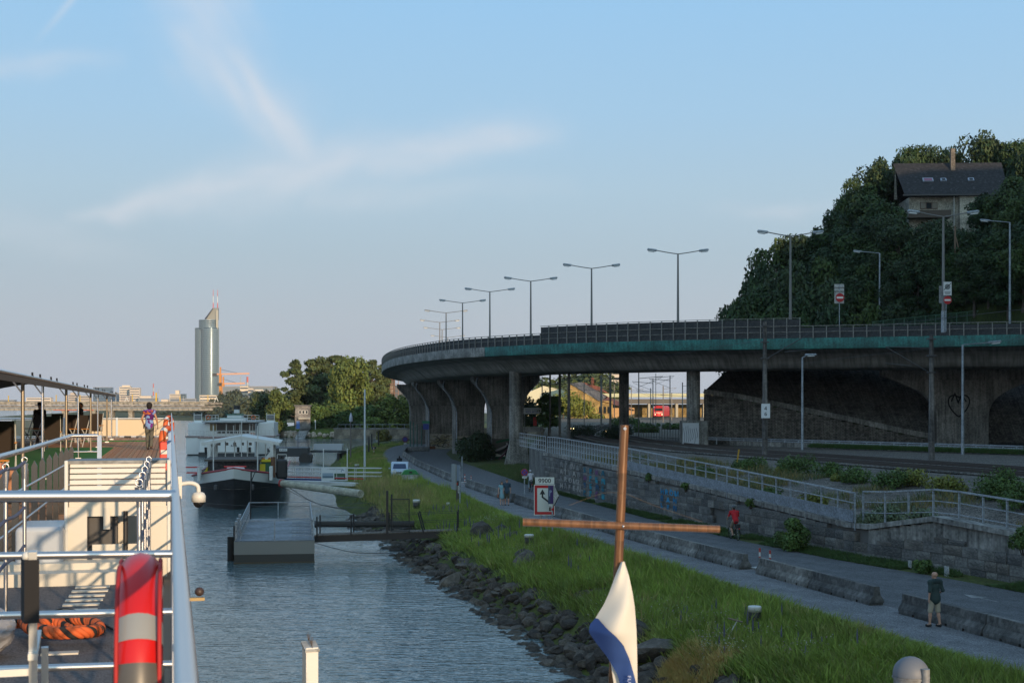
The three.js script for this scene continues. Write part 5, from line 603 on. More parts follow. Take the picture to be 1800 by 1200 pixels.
// ---------------------------------------------------------------- floating landing stage with its footbridge
{
  const d0 = 81, s0 = d0 / F, x0 = (412 - CX) * s0, x1 = (552 - CX) * s0, y = 1.26, d1 = 97, t = thing('pontoon', 'grey steel pontoon with railings moored off the bank', 'pontoon', v((x0 + x1) / 2, 0, -d0), 0.15), w = x1 - x0;
  const light = mat([0.24, 0.24, 0.225], 0.7), dark = mat([0.055, 0.055, 0.052], 0.7), deckM = mat([0.3, 0.33, 0.37], 0.6, { map: grainA, metal: 0.2 });
  mb().box(0, y - 0.38, -8, w, 0.74, 16).build('upper_hull', light, t); mb().box(0, 0.1, -8, w - 0.02, 0.85, 15.98).build('lower_hull', dark, t); mb().box(0, 0.02, -8, w + 0.01, 0.12, 16.01).build('waterline_band', mat([0.1, 0.08, 0.05], 0.9), t);
  for (let k = 0; k < 8; k++) mb().box(0, y + 0.012, -1 - k * 2, w - 0.06, 0.03, 1.97).build('deck_plate', deckM, t);
  const post = (x, z, h = 1.15) => mb().box(x, y + h / 2, z, 0.06, h, 0.06).build('railing_post', steelGalv, t), rail = (a, b) => mb().bar(a, b, 0.05, 0.05).build('rail', steelGalv, t);
  for (const x of [-w / 2 + 0.35, w / 2 - 0.12]) { for (let k = 0; k <= 8; k++) post(x, -0.4 - k * 1.9); for (const h of [1.15, 0.6]) rail(v(x, y + h, -0.4), v(x, y + h, -15.6)); }
  post(0, -0.3); post(0, -15.7); for (const h of [1.15]) { rail(v(-w / 2 + 0.35, y + h, -0.3), v(w / 2 - 0.12, y + h, -0.3)); rail(v(-w / 2 + 0.35, y + h, -15.7), v(w / 2 - 0.12, y + h, -15.7)); }
  for (let k = 0; k < 5; k++) mb().box(w / 2 - 0.75, y + 0.12, -2.2 - k * 2.4, 1.1, 0.05, 0.1).build('step_bar', steelGalv, t);
  for (const z of [-1.5, -9]) mb().rod(v(-w / 2 - 0.22, -0.1, z), v(-w / 2 - 0.22, y + 0.15, z), 0.22, 0.22, 12).build('fender', blackRubber, t);
  for (const z of [-0.7, -3, -6]) mb().box(-w / 2 + 0.1, y + 0.55, z, 0.14, 1.1, 0.5).build('ladder_panel', steelGalv, t);
  const p = thing('mooring_pole', 'tall thin black pole with a short arm on the pontoon', 'pole', P(440, 912, 96.3).setY(1.27)); mb().rod(v(0, 0, 0), v(0.04, 3.2, 0), 0.05, 0.05).build('pole', blackPaint, p); mb().rod(v(0, 3.2, 0), v(0.45, 3.25, 0), 0.04).rod(v(0.02, 2.5, 0), v(0.3, 3.2, 0), 0.03).build('arm', blackPaint, p);
  const g = thing('footbridge', 'black footbridge with wooden deck and wire gate from bank to pontoon', 'footbridge'), A = P(552, 947, 84), B = P(812, 939, 84); A.y = 1.3; B.y = 1.62; const wood = mat([0.2, 0.16, 0.125], 0.9, { map: grainFine });
  for (const z of [0, 1.25]) mb().bar(A.clone().add(v(0, -0.22, -z)), B.clone().add(v(0.3, -0.22, -z)), 0.12, 0.36).build('girder', blackPaint, g);
  const n = 34; for (let i = 0; i < n; i++) { const q = A.clone().lerp(B, (i + 0.5) / n); mb().box(q.x, q.y - 0.01, q.z - 0.62, (B.x - A.x) / n - 0.025, 0.045, 1.4, 0, 0, 0.037).build('plank', wood, g); }
  for (const px of [557, 617, 680, 742, 804]) { const q = A.clone().lerp(B, (px - 552) / 260); for (const z of [0.05, -1.3]) mb().rod(q.clone().add(v(px === 742 ? 0.1 : 0, -0.1, z)), q.clone().add(v(px === 742 ? -0.25 : 0, 1.12, z)), 0.045).build('railing_post', blackPaint, g); }
  for (const z of [0.05, -1.3]) for (const h of [1.05, 0.55]) mb().rod(A.clone().add(v(0.1, h, z)), B.clone().add(v(0, h, z)), 0.012, 0.012, 5).build('railing_wire', darkMetal, g);
  const gx = A.clone().lerp(B, 0.495); mb().box(gx.x, gx.y + 1.2, gx.z + 0.1, 0.13, 2.6, 0.13).build('gate_post', blackPaint, g); mb().box(gx.x + 0.14, gx.y + 1.1, gx.z - 1.35, 0.1, 2.2, 0.1).build('gate_post', blackPaint, g);
  const gate = mb(); gate.box(gx.x + 0.75, gx.y + 2.0, gx.z + 0.1, 1.15, 0.05, 0.05).box(gx.x + 1.3, gx.y + 1.0, gx.z + 0.1, 0.05, 2.0, 0.05).box(gx.x + 0.75, gx.y + 0.1, gx.z + 0.1, 1.15, 0.05, 0.05); const gt = gate.build('gate', blackPaint, g); const mw = mb(); for (let i = 0; i < 14; i++) mw.rod(v(gx.x + 0.22 + i * 0.08, gx.y + 0.1, gx.z + 0.1), v(gx.x + 0.22 + i * 0.08, gx.y + 2, gx.z + 0.1), 0.005, 0.005, 4); for (let i = 0; i < 20; i++) mw.rod(v(gx.x + 0.2, gx.y + 0.15 + i * 0.095, gx.z + 0.1), v(gx.x + 1.3, gx.y + 0.15 + i * 0.095, gx.z + 0.1), 0.005, 0.005, 4); mw.build('gate_mesh', darkMetal, gt);
  const beam = thing('mooring_beam', 'dark timber mooring beam lying from the pontoon to the bank', 'beam'); mb().rod(P(553, 921, 92), P(728, 921, 92), 0.2, 0.2, 10).build('log', mat([0.045, 0.04, 0.036], 0.9), beam); mb().rod(P(553, 921, 92), P(557, 921, 92), 0.24, 0.24, 10).build('iron_band', darkMetal, beam);
  const rope = (a, b, sag, r, lb, m = darkMetal) => { const mid = a.clone().lerp(b, 0.5); mid.y -= sag; tag(mb().tube([a, mid, b], r, 24, 5).build('mooring_line', m), lb, 'rope', 'mooring lines'); };
  rope(P(548, 951, 82).setY(1.1), P(690, 978, 84).setY(0.25), 0.25, 0.02, 'thin mooring line from the pontoon corner to the stones'); rope(P(498, 850, 124), P(610, 898, 118).setY(0.3), 0.5, 0.03, 'sagging mooring line from the barge bow to the bank'); rope(P(498, 858, 124), P(640, 893, 112).setY(0.9), 0.6, 0.02, 'lower thin mooring line from the barge to the bank'); rope(P(350, 884, 123), P(655, 878, 105).setY(1.8), 0.3, 0.015, 'long taut wire from the barge towards the bank');
}
// ---------------------------------------------------------------- old cargo barge with canopy
{
  const d = 122, s = d / F, t = thing('cargo_barge', 'old black-hulled barge with white bulwark, red rail and white canopy', 'barge', v((410 - CX) * s, 0, -d), 0.14);
  const hullM = mat([0.03, 0.031, 0.036], 0.6, { map: grainA }), white = mat([0.62, 0.62, 0.6], 0.6), L = 42;
  const half = (z, y) => { const u = clamp(-z / 8.5), b = 4.15 * Math.pow(Math.sin(Math.min(1, u) * Math.PI / 2), 0.72); return b * (0.86 + 0.14 * clamp(y / 3)); };
  const sheer = z => 3.55 - 1.05 * Math.pow(clamp(-z / 8.5), 0.7), sideSheet = (y0, y1, m, name) => { for (const sd of [-1, 1]) mesh(name, grid(24, 4, (u, w) => { const z = -(u * u * L), y = lerp(y0(z), y1(z), w); return { x: sd * half(z, y), y, z: z + (1 - clamp(y / 3.4)) * -0.9, u: z, v: y }; }), m, t); };
  sideSheet(() => -0.4, z => sheer(z) - 0.85, hullM, 'hull'); sideSheet(z => sheer(z) - 0.85, sheer, white, 'bulwark');
  for (const sd of [-1, 1]) { const pts = []; for (let i = 0; i <= 14; i++) { const z = -((i / 14) ** 2) * L; pts.push(v(sd * half(z, 3.3), sheer(z) + 0.03, z - 0.05)); } mb().tube(pts, 0.09, 50, 6).build('bulwark_rail', mat([0.32, 0.03, 0.04], 0.5), t); }
  mesh('deck', grid(6, 12, (u, w) => { const z = -0.3 - w * (L - 0.5); return { x: lerp(-1, 1, u) * half(z, 2.4) * 0.97, y: 1.75, z }; }), mat([0.2, 0.17, 0.15], 0.9), t);
  for (const sd of [-1, 1]) mb().rbox(sd * 1.55, 1.9, -0.85, 0.36, 0.5, 0.3, 0.12).build('hawse_pipe', darkMetal, t);
  mb().lathe([[0.9, 0], [0.75, 0.6], [0, 0.65]], 0.1, 3.0, -1.6, 16).build('windlass_hood', white, t); mb().rod(v(-0.9, 3.65, -1.6), v(1.0, 3.65, -1.6), 0.08).build('windlass_rail', redPaint, t);
  mb().box(-0.3, 3.3, -6, 4.6, 1.5, 0.2).box(-0.3, 3.3, -9, 4.4, 1.5, 6).build('wheel_box', mat([0.2, 0.21, 0.23], 0.7, { map: grainA }), t); mb().box(-0.3, 4.12, -7.5, 4.9, 0.16, 7).build('wheel_box_top', mat([0.09, 0.075, 0.065], 0.8), t);
  mb().box(2.6, 3.4, -6.5, 0.95, 1.1, 0.9).build('locker', mat([0.03, 0.12, 0.06], 0.6), t); mb().box(2.25, 3.3, -6.02, 0.5, 0.8, 0.05).box(2.6, 4.0, -6.4, 1.1, 0.22, 1).build('locker_lid', mat([0.6, 0.5, 0.02], 0.5), t); for (const x of [2.35, 2.85]) mb().rod(v(x, 4.15, -5.95), v(x, 4.15, -6.2), 0.13, 0.13, 12).build('lamp', mat([0.4, 0.13, 0.02], 0.5), t);
  mb().prism([[-3.2, 2.6], [-2.4, 2.6], [-2.4, 3.5], [-2.6, 3.5]], 0.6, 0, 0, -6.2).build('yellow_panel', mat([0.6, 0.47, 0.02], 0.6), t);
  for (const x of [-1.95, 1.9]) mb().rod(v(x, 2.2, -3.8), v(x, 7.2, -3.8), 0.06, 0.05).build('flag_mast', whitePaint, t); mb().rod(v(0.1, 3, -12), v(0.1, 7.5, -12), 0.04).build('aerial', whitePaint, t);
  for (const sd of [-1, 1]) { const z = -12; mb().bar(v(0, 5.95, z), v(sd * 3.6, 5.35, z), 0.24, 0.3).build('canopy_beam', white, t); for (const zz of [-12, -17, -22]) { mb().box(sd * 2.9, 3.7, zz, 0.3, 3.5, 0.3).build('canopy_post', white, t); } mb().bar(v(sd * 3.5, 5.35, -12), v(sd * 3.5, 5.35, -24), 0.2, 0.25).build('canopy_edge', white, t); mesh('canopy_roof', grid(1, 1, (u, w) => ({ x: sd * lerp(0, 3.7, u), y: lerp(6.05, 5.42, u), z: lerp(-12, -25, w) })), white, t); mb().bar(v(sd * 2.2, 5.5, -12), v(sd * 2.9, 4.6, -12), 0.1, 0.1).build('brace', white, t); for (let k = 0; k < 3; k++) mb().rod(v(sd * (0.6 + k * 0.85), 2, -13), v(sd * (0.6 + k * 0.85), 5.6, -13), 0.05).build('stanchion', whitePaint, t); for (const h of [4.4, 3.9, 4.9]) mb().bar(v(sd * 0.2, h - 0.4, -13), v(sd * 2.9, h - 0.4, -13), 0.05, 0.05).build('rail', whitePaint, t); }
  mesh('stair_side', grid(1, 1, (u, w) => ({ x: lerp(1.2, 2.75, u), y: lerp(2.6, lerp(2.7, 4.6, u), w), z: -11.5 })), white, t); mb().box(-0.5, 3.1, -11, 1.6, 1.0, 0.6).build('bench', white, t); mb().box(-2.0, 2.9, -11, 1.4, 0.7, 0.6).build('deck_chest', white, t);
  for (const sd of [-1, 1]) for (const z of [-2.6, -3.6]) mb().rod(v(sd * 3.1, 2.4, z), v(sd * 3.1, 3.6, z), 0.16, 0.16, 10).build('bollard', white, t);
  mb().box(-3.7, 3.55, -3.6, 1.2, 0.1, 0.5).box(-3.6, 3.1, -3, 1.2, 0.1, 0.5).build('red_cleat', redPaint, t);
  mb().rbox(4.0, 3.3, -4.5, 1.0, 1.7, 1.0, 0.2).build('covered_crate', mat([0.02, 0.02, 0.022], 0.6), t); mb().rod(v(3.25, 2.6, -3.9), v(3.25, 4.4, -3.9), 0.22, 0.22, 10).build('fender_roll', mat([0.14, 0.07, 0.04], 0.9), t); mb().bar(v(3.6, 4.6, -4.6), v(4.4, 4.6, -4.6), 0.05, 0.05).bar(v(3.6, 4.2, -4.6), v(3.6, 4.6, -4.6), 0.05, 0.05).bar(v(4.4, 4.2, -4.6), v(4.4, 4.6, -4.6), 0.05, 0.05).build('crate_rail', whitePaint, t);
  const b = thing('mooring_boom', 'cream steel tube boom holding the barge off the bank', 'boom'); mb().rod(P(494, 849, 124.5), P(634, 868, 116), 0.3, 0.34, 14).build('tube', mat([0.55, 0.52, 0.4], 0.6, { map: grainFine }), b); mb().rod(P(493, 848.9, 124.5), P(496, 849.3, 124.4), 0.36, 0.36, 14).build('collar', mat([0.3, 0.04, 0.04], 0.6), b);
  // gangway with the banner
  const g = thing('gangway', 'white railed gangway with a picture banner from the barge to the bank', 'gangway'), A = P(502, 845, 136), B = P(640, 851, 132); A.y = 1.9; B.y = 2.0;
  mb().bar(A.clone().setY(1.72), B.clone().setY(1.62), 1.3, 0.28).build('beam', white, g); mb().bar(A.clone().add(v(0, 0.08, 0.7)), A.clone().lerp(B, 0.5).add(v(0, 0.05, 0.7)), 0.04, 0.16).build('blue_skirt', mat([0.02, 0.05, 0.2], 0.6), g); mb().bar(A.clone().add(v(0, 0.3, 0.7)), B.clone().add(v(0, 0.2, 0.7)), 0.05, 0.1).build('red_stripe', redPaint, g);
  for (const z of [0.66, -0.66]) { for (let k = 0; k <= 9; k++) mb().rod(A.clone().lerp(B, k / 9).add(v(0, 0, z)), A.clone().lerp(B, k / 9).add(v(0, 1.15, z)), 0.03, 0.03, 6).build('post', whitePaint, g); for (const h of [1.15, 0.75, 0.4]) mb().rod(A.clone().add(v(0, h, z)), B.clone().add(v(1.6, h, z)), 0.03, 0.03, 6).build('rail', whitePaint, g); }
  for (const f of [0.5, 0.8]) mb().rod(A.clone().lerp(B, f).add(v(0, 0, 0.7)), A.clone().lerp(B, f).add(v(0, 3.0, 0.7)), 0.05).build('tall_post', whitePaint, g);
  const C = A.clone().lerp(B, 0.635).add(v(0, 0.62, 0.76)), bn = mesh('banner', new THREE.PlaneGeometry(2.35, 1.3), new THREE.MeshStandardMaterial({ side: THREE.DoubleSide, roughness: 0.7, map: canvasTex(256, 144, (c, w, h) => { c.fillStyle = '#cfd4d8'; c.fillRect(0, 0, w, h); c.fillStyle = '#27303c'; c.font = 'italic 15px serif'; c.fillText('L. Heritage Wasserbus', 60, 26); c.fillStyle = '#8fa3b4'; c.fillRect(10, 62, 110, 46); c.fillStyle = '#5d7484'; c.fillRect(10, 92, 110, 22); c.fillStyle = '#3f5b46'; c.fillRect(130, 66, 112, 66); c.fillStyle = '#7d8f98'; c.fillRect(140, 100, 90, 22); c.strokeStyle = '#39607e'; c.lineWidth = 5; c.beginPath(); c.arc(215, 44, 14, 2.6, 6); c.stroke(); }) }), g); bn.position.copy(C); bn.rotation.y = 0.06;
}
// ---------------------------------------------------------------- white paddle steamer and its landing stage
{
  const d = 250, s = d / F, t = thing('paddle_steamer', 'white paddle steamer with wheelhouse, black funnel and side paddle boxes', 'ship', v((398 - CX) * s, 0, -d), 0.1), X = px => (px - 398) * s, Y = py => EYE - (py - CY) * s, W = mat([0.7, 0.72, 0.72], 0.5), dk = mat([0.04, 0.045, 0.05], 0.6);
  mb().prism([[X(352), 0], [X(446), 0], [X(446), 3.2], [X(352), 3.2]], 50, 0, 0, -25, 0, 0.1).build('hull', W, t); mb().box(X(398), 0.3, -24.9, X(446) - X(352) + 0.3, 0.9, 50.4).build('hull_base', dk, t); mb().box(X(398), 3.3, -25, X(449) - X(349), 0.22, 50.6).build('main_deck', mat([0.3, 0.2, 0.18], 0.7), t);
  for (const [a, b] of [[320, 352], [446, 476]]) { mb().box((X(a) + X(b)) / 2, 1.7, -14, X(b) - X(a), 3.0, 16).build('paddle_box', W, t); mb().box((X(a) + X(b)) / 2, 4.6, -14, (X(b) - X(a)) * 0.92, 2.4, 12).build('sponson_house', W, t); mb().box((X(a) + X(b)) / 2, 0.15, -14, (X(b) - X(a)) * 0.9, 1.0, 15).build('sponson_base', dk, t); mb().box((X(a) + X(b)) / 2, 3.35, -14, X(b) - X(a) + 0.3, 0.2, 16.4).build('sponson_deck', mat([0.28, 0.2, 0.19], 0.7), t); }
  mb().box(X(398), Y(757), -16, X(446) - X(356), Y(745) - Y(769), 20).build('saloon', W, t); mb().box(X(398), Y(742), -15.6, X(449) - X(353), 0.25, 22).build('saloon_roof', mat([0.35, 0.36, 0.36], 0.6), t);
  for (const [a, b] of [[374.5, 390.5], [392.5, 406.5], [407.5, 414.5], [416.5, 432]]) mb().box((X(a) + X(b)) / 2, Y(754), -5.95, X(b) - X(a), 1.85, 0.08).build('window', mat([0.018, 0.012, 0.009], 0.45), t); for (const px of [365, 371]) mb().box(X(px), Y(752), -5.95, 0.5, 1.4, 0.08).build('window', mat([0.14, 0.1, 0.03], 0.3), t); for (const px of [436, 441]) mb().box(X(px), Y(752), -5.95, 0.4, 1.4, 0.08).build('window', glassDark, t);
  mb().box(X(400), Y(734.5), -14, X(414) - X(388), 0.9, 4).box(X(401), Y(738), -10, X(424) - X(378), 0.5, 5).build('wheelhouse', W, t); mb().box(X(400), Y(729.3), -14, X(414) - X(386) + 0.3, 0.16, 4.6).build('wheelhouse_roof', mat([0.04, 0.14, 0.1], 0.6), t); mb().box(X(398), Y(735.5), -8.5, 5, 0.12, 1).build('green_cover', mat([0.03, 0.16, 0.12], 0.6), t);
  mb().rod(v(X(399), Y(727), -18), v(X(399), Y(719), -18), 0.52, 0.52, 18).build('funnel', W, t); mb().rod(v(X(399), Y(720), -18), v(X(399), Y(712.5), -18), 0.6, 0.6, 18).build('funnel_top', blackPaint, t);
  for (const px of [334, 466]) { const wz = -13; mb().box(X(px), Y(747), wz, 1.5, Y(742) - Y(752) + 0.4, 2).build('bridge_wing', W, t); const f = mb(); for (const x of [-0.7, 0.7]) f.box(X(px) + x, Y(735), wz + 1, 0.09, 1.8, 0.09); f.box(X(px), Y(729.5), wz + 1, 1.5, 0.1, 0.1).build('wing_frame', whitePaint, t); mb().box(X(px), Y(734), wz + 1, 1.3, 0.8, 0.03).build('wing_pane', mat([0.12, 0.14, 0.15], 0.1), t); }
  for (const [a, b] of [[355, 378], [423, 450]]) { for (let k = 0; k <= 4; k++) mb().rod(v(lerp(X(a), X(b), k / 4), Y(741), -5.5), v(lerp(X(a), X(b), k / 4), Y(730), -5.5), 0.05, 0.05, 5).build('stanchion', whitePaint, t); for (const py of [730, 735]) mb().rod(v(X(a), Y(py), -5.5), v(X(b), Y(py), -5.5), 0.05, 0.05, 5).build('rail', whitePaint, t); }
  for (const [a, b, z, y0] of [[352, 446, -0.3, 3.4], [320, 352, -5.8, 3.45], [446, 476, -5.8, 3.45], [356, 446, -5.7, 3.42]]) { const n = Math.round((b - a) / 7); for (let k = 0; k <= n; k++) mb().rod(v(lerp(X(a), X(b), k / n), y0, z), v(lerp(X(a), X(b), k / n), y0 + 1.0, z), 0.04, 0.04, 5).build('stanchion', whitePaint, t); for (const h of [0.5, 1.0]) mb().rod(v(X(a), y0 + h, z), v(X(b), y0 + h, z), 0.035, 0.035, 5).build('rail', whitePaint, t); }
  for (const px of [362, 380, 418, 438]) mb().rod(v(X(px), 0.3, 0.1), v(X(px), 1.6, 0.25), 0.22, 0.22, 10).build('fender', blackRubber, t); for (let k = 0; k < 7; k++) mb().box(X(358 + k * 13.5), 2.2, 0.12, 0.5, 0.5, 0.06).build('porthole', glassDark, t);
  const ring = (px, py, z) => { const g = new THREE.TorusGeometry(0.33, 0.1, 8, 18); g.translate(X(px), Y(py), z); mesh('lifebuoy', g, mat([0.5, 0.12, 0.04], 0.6), t); }; ring(440, 734, -5.4); ring(360, 734, -5.4); for (const px of [436, 441]) mb().box(X(px), Y(765), -5.9, 0.35, 0.7, 0.1).build('orange_case', mat([0.55, 0.16, 0.05], 0.6), t); mb().rod(v(X(406), Y(748), -4), v(X(406), Y(772), -4), 0.06).build('jack_staff', whitePaint, t);
  mesh('ship_name', new THREE.PlaneGeometry(2.2, 0.5), new THREE.MeshStandardMaterial({ transparent: true, alphaTest: 0.4, map: canvasTex(128, 32, (c, w, h) => { c.clearRect(0, 0, w, h); c.fillStyle = '#22252a'; c.font = 'bold 26px sans-serif'; c.fillText('A-DG', 24, 26); }) }), t).position.set(X(412), 1.9, 0.25);
  mb().rod(v(X(476), Y(752), -3), v(X(490), Y(768), 8), 0.04).build('stay', mat([0.4, 0.35, 0.25], 0.8), t);
  const l = thing('landing_stage', 'black landing stage on round floats with a small white name board', 'landing stage', v((509 - CX) * 0.09, 0, -225), 0.1); mb().box(-0.3, 1.55, -3, 6.4, 1.35, 7).build('deck', dk, l); for (const x of [-2.2, 2.4]) { const f = mb().rod(v(x, 0.5, 1), v(x, 0.5, -8), 0.95, 0.95, 16).build('float', mat([0.018, 0.018, 0.02], 0.5), l); mb().box(x, 1.2, -3, 0.9, 0.6, 6).build('float_saddle', dk, f); } mb().box(-1, 1.95, 0.56, 1.25, 0.42, 0.06).build('name_board', whitePaint, l); mesh('lettering', new THREE.PlaneGeometry(1.15, 0.34), new THREE.MeshStandardMaterial({ map: canvasTex(128, 38, (c, w, h) => { c.fillStyle = '#cdd0d2'; c.fillRect(0, 0, w, h); c.fillStyle = '#2a2c30'; c.font = 'bold 26px sans-serif'; c.fillText('N. M113', 12, 28); }) }), l).position.set(-1, 1.95, 0.6); for (const x of [-2.8, -0.6, 1.3, 2.9]) mb().rod(v(x, 2.2, 0.3), v(x, x === 1.3 ? 4.8 : 3.3, 0.3), 0.05, 0.05, 6).build('post', darkMetal, l); mb().rod(v(-2.8, 3.2, 0.3), v(2.9, 3.2, 0.3), 0.035).build('rail', darkMetal, l);
  const g = thing('gangway', 'long grey-sided gangway from the landing stage to the bank', 'gangway'), A = v(-31.7, 1.9, -228), B = v(-25.5, 2.3, -214); mb().bar(A.clone().add(v(0, -0.3, 0)), B.clone().add(v(0, -0.3, 0)), 1.4, 0.3).build('beam', dk, g); for (const z of [-0.7, 0.7]) mb().bar(A.clone().add(v(0, 0.45, z)), B.clone().add(v(0, 0.45, z)), 0.05, 0.95).build('side_panel', mat([0.45, 0.46, 0.46], 0.7), g); mb().rod(A.clone().add(v(0, 1.2, 0.7)), B.clone().add(v(0, 1.2, 0.7)), 0.04).build('rail', darkMetal, g);
}
// ---------------------------------------------------------------- grass, flowers and stones of the bank
{
  const R = rng(21), blades = (n, w, seed) => { const r = rng(seed), pos = [], nor = []; for (let k = 0; k < n; k++) { const th = r() * 6.283, rad = 0.22 * Math.sqrt(r()), x = Math.cos(th) * rad, z = Math.sin(th) * rad, h = 0.55 + 0.45 * r(), lean = (r() - 0.5) * 0.5, lz = (r() - 0.5) * 0.5, a = r() * 6.283, dx = Math.cos(a) * w, dz = Math.sin(a) * w; const A = [x - dx, 0, z - dz], B = [x + dx, 0, z + dz], C = [x + dx * 0.6 + lean * 0.4, h * 0.6, z + dz * 0.6 + lz * 0.4], D = [x - dx * 0.6 + lean * 0.4, h * 0.6, z - dz * 0.6 + lz * 0.4], E = [x + lean, h, z + lz]; for (const q of [A, B, C, A, C, D, D, C, E]) { pos.push(...q); nor.push(0.3 * (r() - 0.5), 1, 0.3 * (r() - 0.5)); } } const g = new THREE.BufferGeometry(); g.setAttribute('position', new THREE.Float32BufferAttribute(pos, 3)); g.computeVertexNormals(); return g; };
  const grassM = mat([1, 1, 1], 0.8);
  const inst = (name, g, m, list, lb, cat) => { const im = new THREE.InstancedMesh(g, m, list.length), c = new THREE.Color(); list.forEach(([x, y, z, sw, sh, ry, col], i) => { im.setMatrixAt(i, M4.compose(v(x, y, z), Q.setFromAxisAngle(UPV, ry), v(sw, sh, sw))); im.setColorAt(i, c.setRGB(...col)); }); im.name = numbered(name); im.castShadow = im.receiveShadow = true; scene.add(im); return tag(im, lb, cat, null, 'stuff'); };
  const list = [], list2 = [];
  const dirt = (x, d) => { const a = P(1010, 1010, 60), b = P(1060, 1026, 56); return Math.min(Math.hypot((x - 3.4) / 1.1, (d - 57.2) / 1.0), Math.hypot((x - 2.6) / 0.7, (d - 60.5) / 0.6), Math.hypot((x - 6.3) / 0.9, (d - 42.6) / 0.5)) < 1; };
  const N = 64000; let tries = 0;
  while (list.length < N && tries++ < 400000) {
    const q = R(), d = 33 + 110 * q * q + 26 * q + (R() < 0.12 ? 120 * R() : 0), a = shoreX(d), b = pathL(d), u = Math.sqrt(R()) * 0.84 + 0.18, x = lerp(a, b, u) ; if (u > 1.005 || d > 300) continue; if (x > 0.38 * d + 1 || dirt(x, d)) continue;
    const rough = 0.22 + 0.1 * noise(x * 0.4, d * 0.3, 0, 3); if (u < rough && R() < 0.85) continue;
    const patch = fbm(x * 0.28, d * 0.2, 3, 0, 9), dry = step(0.52, 0.72, fbm(x * 0.18 + 7, d * 0.11, 3, 0, 14)) + step(92, 108, d) * step(150, 135, d) * 0.85 * step(0.95, 0.6, u), edgeK = step(1.0, 0.9, u), h = (0.22 + 0.42 * patch * (0.4 + 0.8 * R())) * (0.45 + 0.6 * edgeK) * (1 + 0.5 * step(95, 108, d) * step(150, 140, d));
    const lush = 0.62 + 0.75 * fbm(x * 0.5 + 11, d * 0.32, 3, 0, 27), t = (0.65 + 0.7 * R()) * lush, k = clamp(dry * 0.85 * R() * 1.5 + (R() < 0.1 ? 0.7 : 0)), col = [lerp(0.185, 0.33, k) * t, lerp(0.255, 0.27, k) * t, lerp(0.04, 0.11, k) * t];
    list.push([x, Math.min(bankY(x, d), PATH_Y - 0.02) - 0.03, -d, 1.0 + 0.8 * R(), h, R() * 6.28, col]); if (R() < 0.05) list[list.length - 1][4] *= 1.8;
  }
  inst('bank_grass', blades(9, 0.016, 5), grassM, list, 'long green meadow grass covering the riverbank', 'grass');
  // dry straw coloured clump above the stones, and the verge below the wall
  for (let i = 0; i < 1500; i++) { const th = R() * 6.28, r = Math.sqrt(R()) * (0.45 + 0.9 * noise(Math.cos(th) * 2.2 + 9, Math.sin(th) * 2.2 + 4)) + 0.25 * R() * R(), c = P(1210, 1158, 43), x = c.x + Math.cos(th) * r * 1.0, d = 43.2 + Math.sin(th) * r * 1.3; list2.push([x, bankY(x, d) - 0.03, -d, 1.2, 0.3 + 0.3 * R(), R() * 6.28, [0.46 + 0.14 * R(), 0.35 + 0.1 * R(), 0.15]]); }
  for (let i = 0; i < 15000; i++) { const d = 46 + 120 * R() ** 1.4, a = roadR(d), b = d > 120 ? Math.min(a + 6, wallX(d)) : wallX(d) - 0.15, u = R(), x = lerp(a, b, u), t = 0.7 + 0.6 * R(), k = d > 110 ? 0.6 * R() : 0.2 * R(); if (fbm(d * 0.5, x * 0.5, 2, 0, 4) < 0.34) continue; list2.push([x + 0.05, PATH_Y + 0.02 + 0.06 * u, -d, 0.9, (0.1 + 0.28 * R() * u) * (d > 115 ? 2 : 1), R() * 6.28, [lerp(0.045, 0.16, k) * t, lerp(0.1, 0.13, k) * t, lerp(0.02, 0.05, k) * t]]); }
  for (let i = 0; i < 5200; i++) { const d = 52 + 62 * R(), x = wallX(d) + 0.7 + (trackX(d) - 4 - wallX(d)) * R() * 0.62; if (fbm(x * 0.45, d * 0.3, 3, 0, 19) < 0.5) continue; const t = 0.7 + 0.6 * R(), k = R(); list2.push([x, railY(x, d) - 0.03, -d, 1.2, 0.3 + 0.5 * R(), R() * 6.28, [lerp(0.06, 0.22, k) * t, lerp(0.11, 0.16, k) * t, 0.05 * t]]); }
  for (let i = 0; i < 2500; i++) { const px = lerp(1420, 1800, R()), p = onPlane(px, lerp(780, 799, (px - 1236) / 564) + 1, 4.75); list2.push([p.x, 4.85, p.z + 0.9 + R() * 0.6, 1.2, 0.3 + 0.4 * R(), R() * 6, [0.04 + 0.03 * R(), 0.09 + 0.04 * R(), 0.025]]); }
  inst('verge_weeds', blades(8, 0.016, 8), grassM, list2, 'weeds and dry grass along the verge, wall foot and ballast', 'weeds');
  // flower spikes and small white and pink blossoms
  const spike = mb().lathe([[0.004, 0], [0.006, 0.35], [0.045, 0.42], [0.035, 0.75], [0.008, 1]], 0, 0, 0, 5).geo, spikes = [], blos = [];
  for (let i = 0; i < 170; i++) { const far = i < 110, c = far ? [[-9, 120, 2.2, 9], [-7, 112, 2, 6], [-4.3, 96, 1.4, 2.4], [-3.4, 84, 1.2, 3], [-0.8, 77, 1.4, 3]][i % 5] : [[4.8, 49, 2.2, 4], [6.6, 46, 2.2, 4], [8, 43.5, 2, 3], [3.4, 66, 2.2, 4], [5, 41.5, 1.2, 1.5]][i % 5]; const x = c[0] + (R() - 0.5) * 2 * c[2], d = c[1] + (R() - 0.5) * 2 * c[3]; if (x < shoreX(d) + 2.4 || x > pathL(d) - 0.3) continue; const t = 0.7 + 0.5 * R(); spikes.push([x, bankY(x, d), -d, 0.75, 0.45 + 0.4 * R(), R() * 6, [0.1 * t, 0.1 * t, 0.15 * t]]); }
  inst('flower_spikes', spike, mat([1, 1, 1], 0.8), spikes, 'tall violet flower spikes standing in the bank grass', 'flowers');
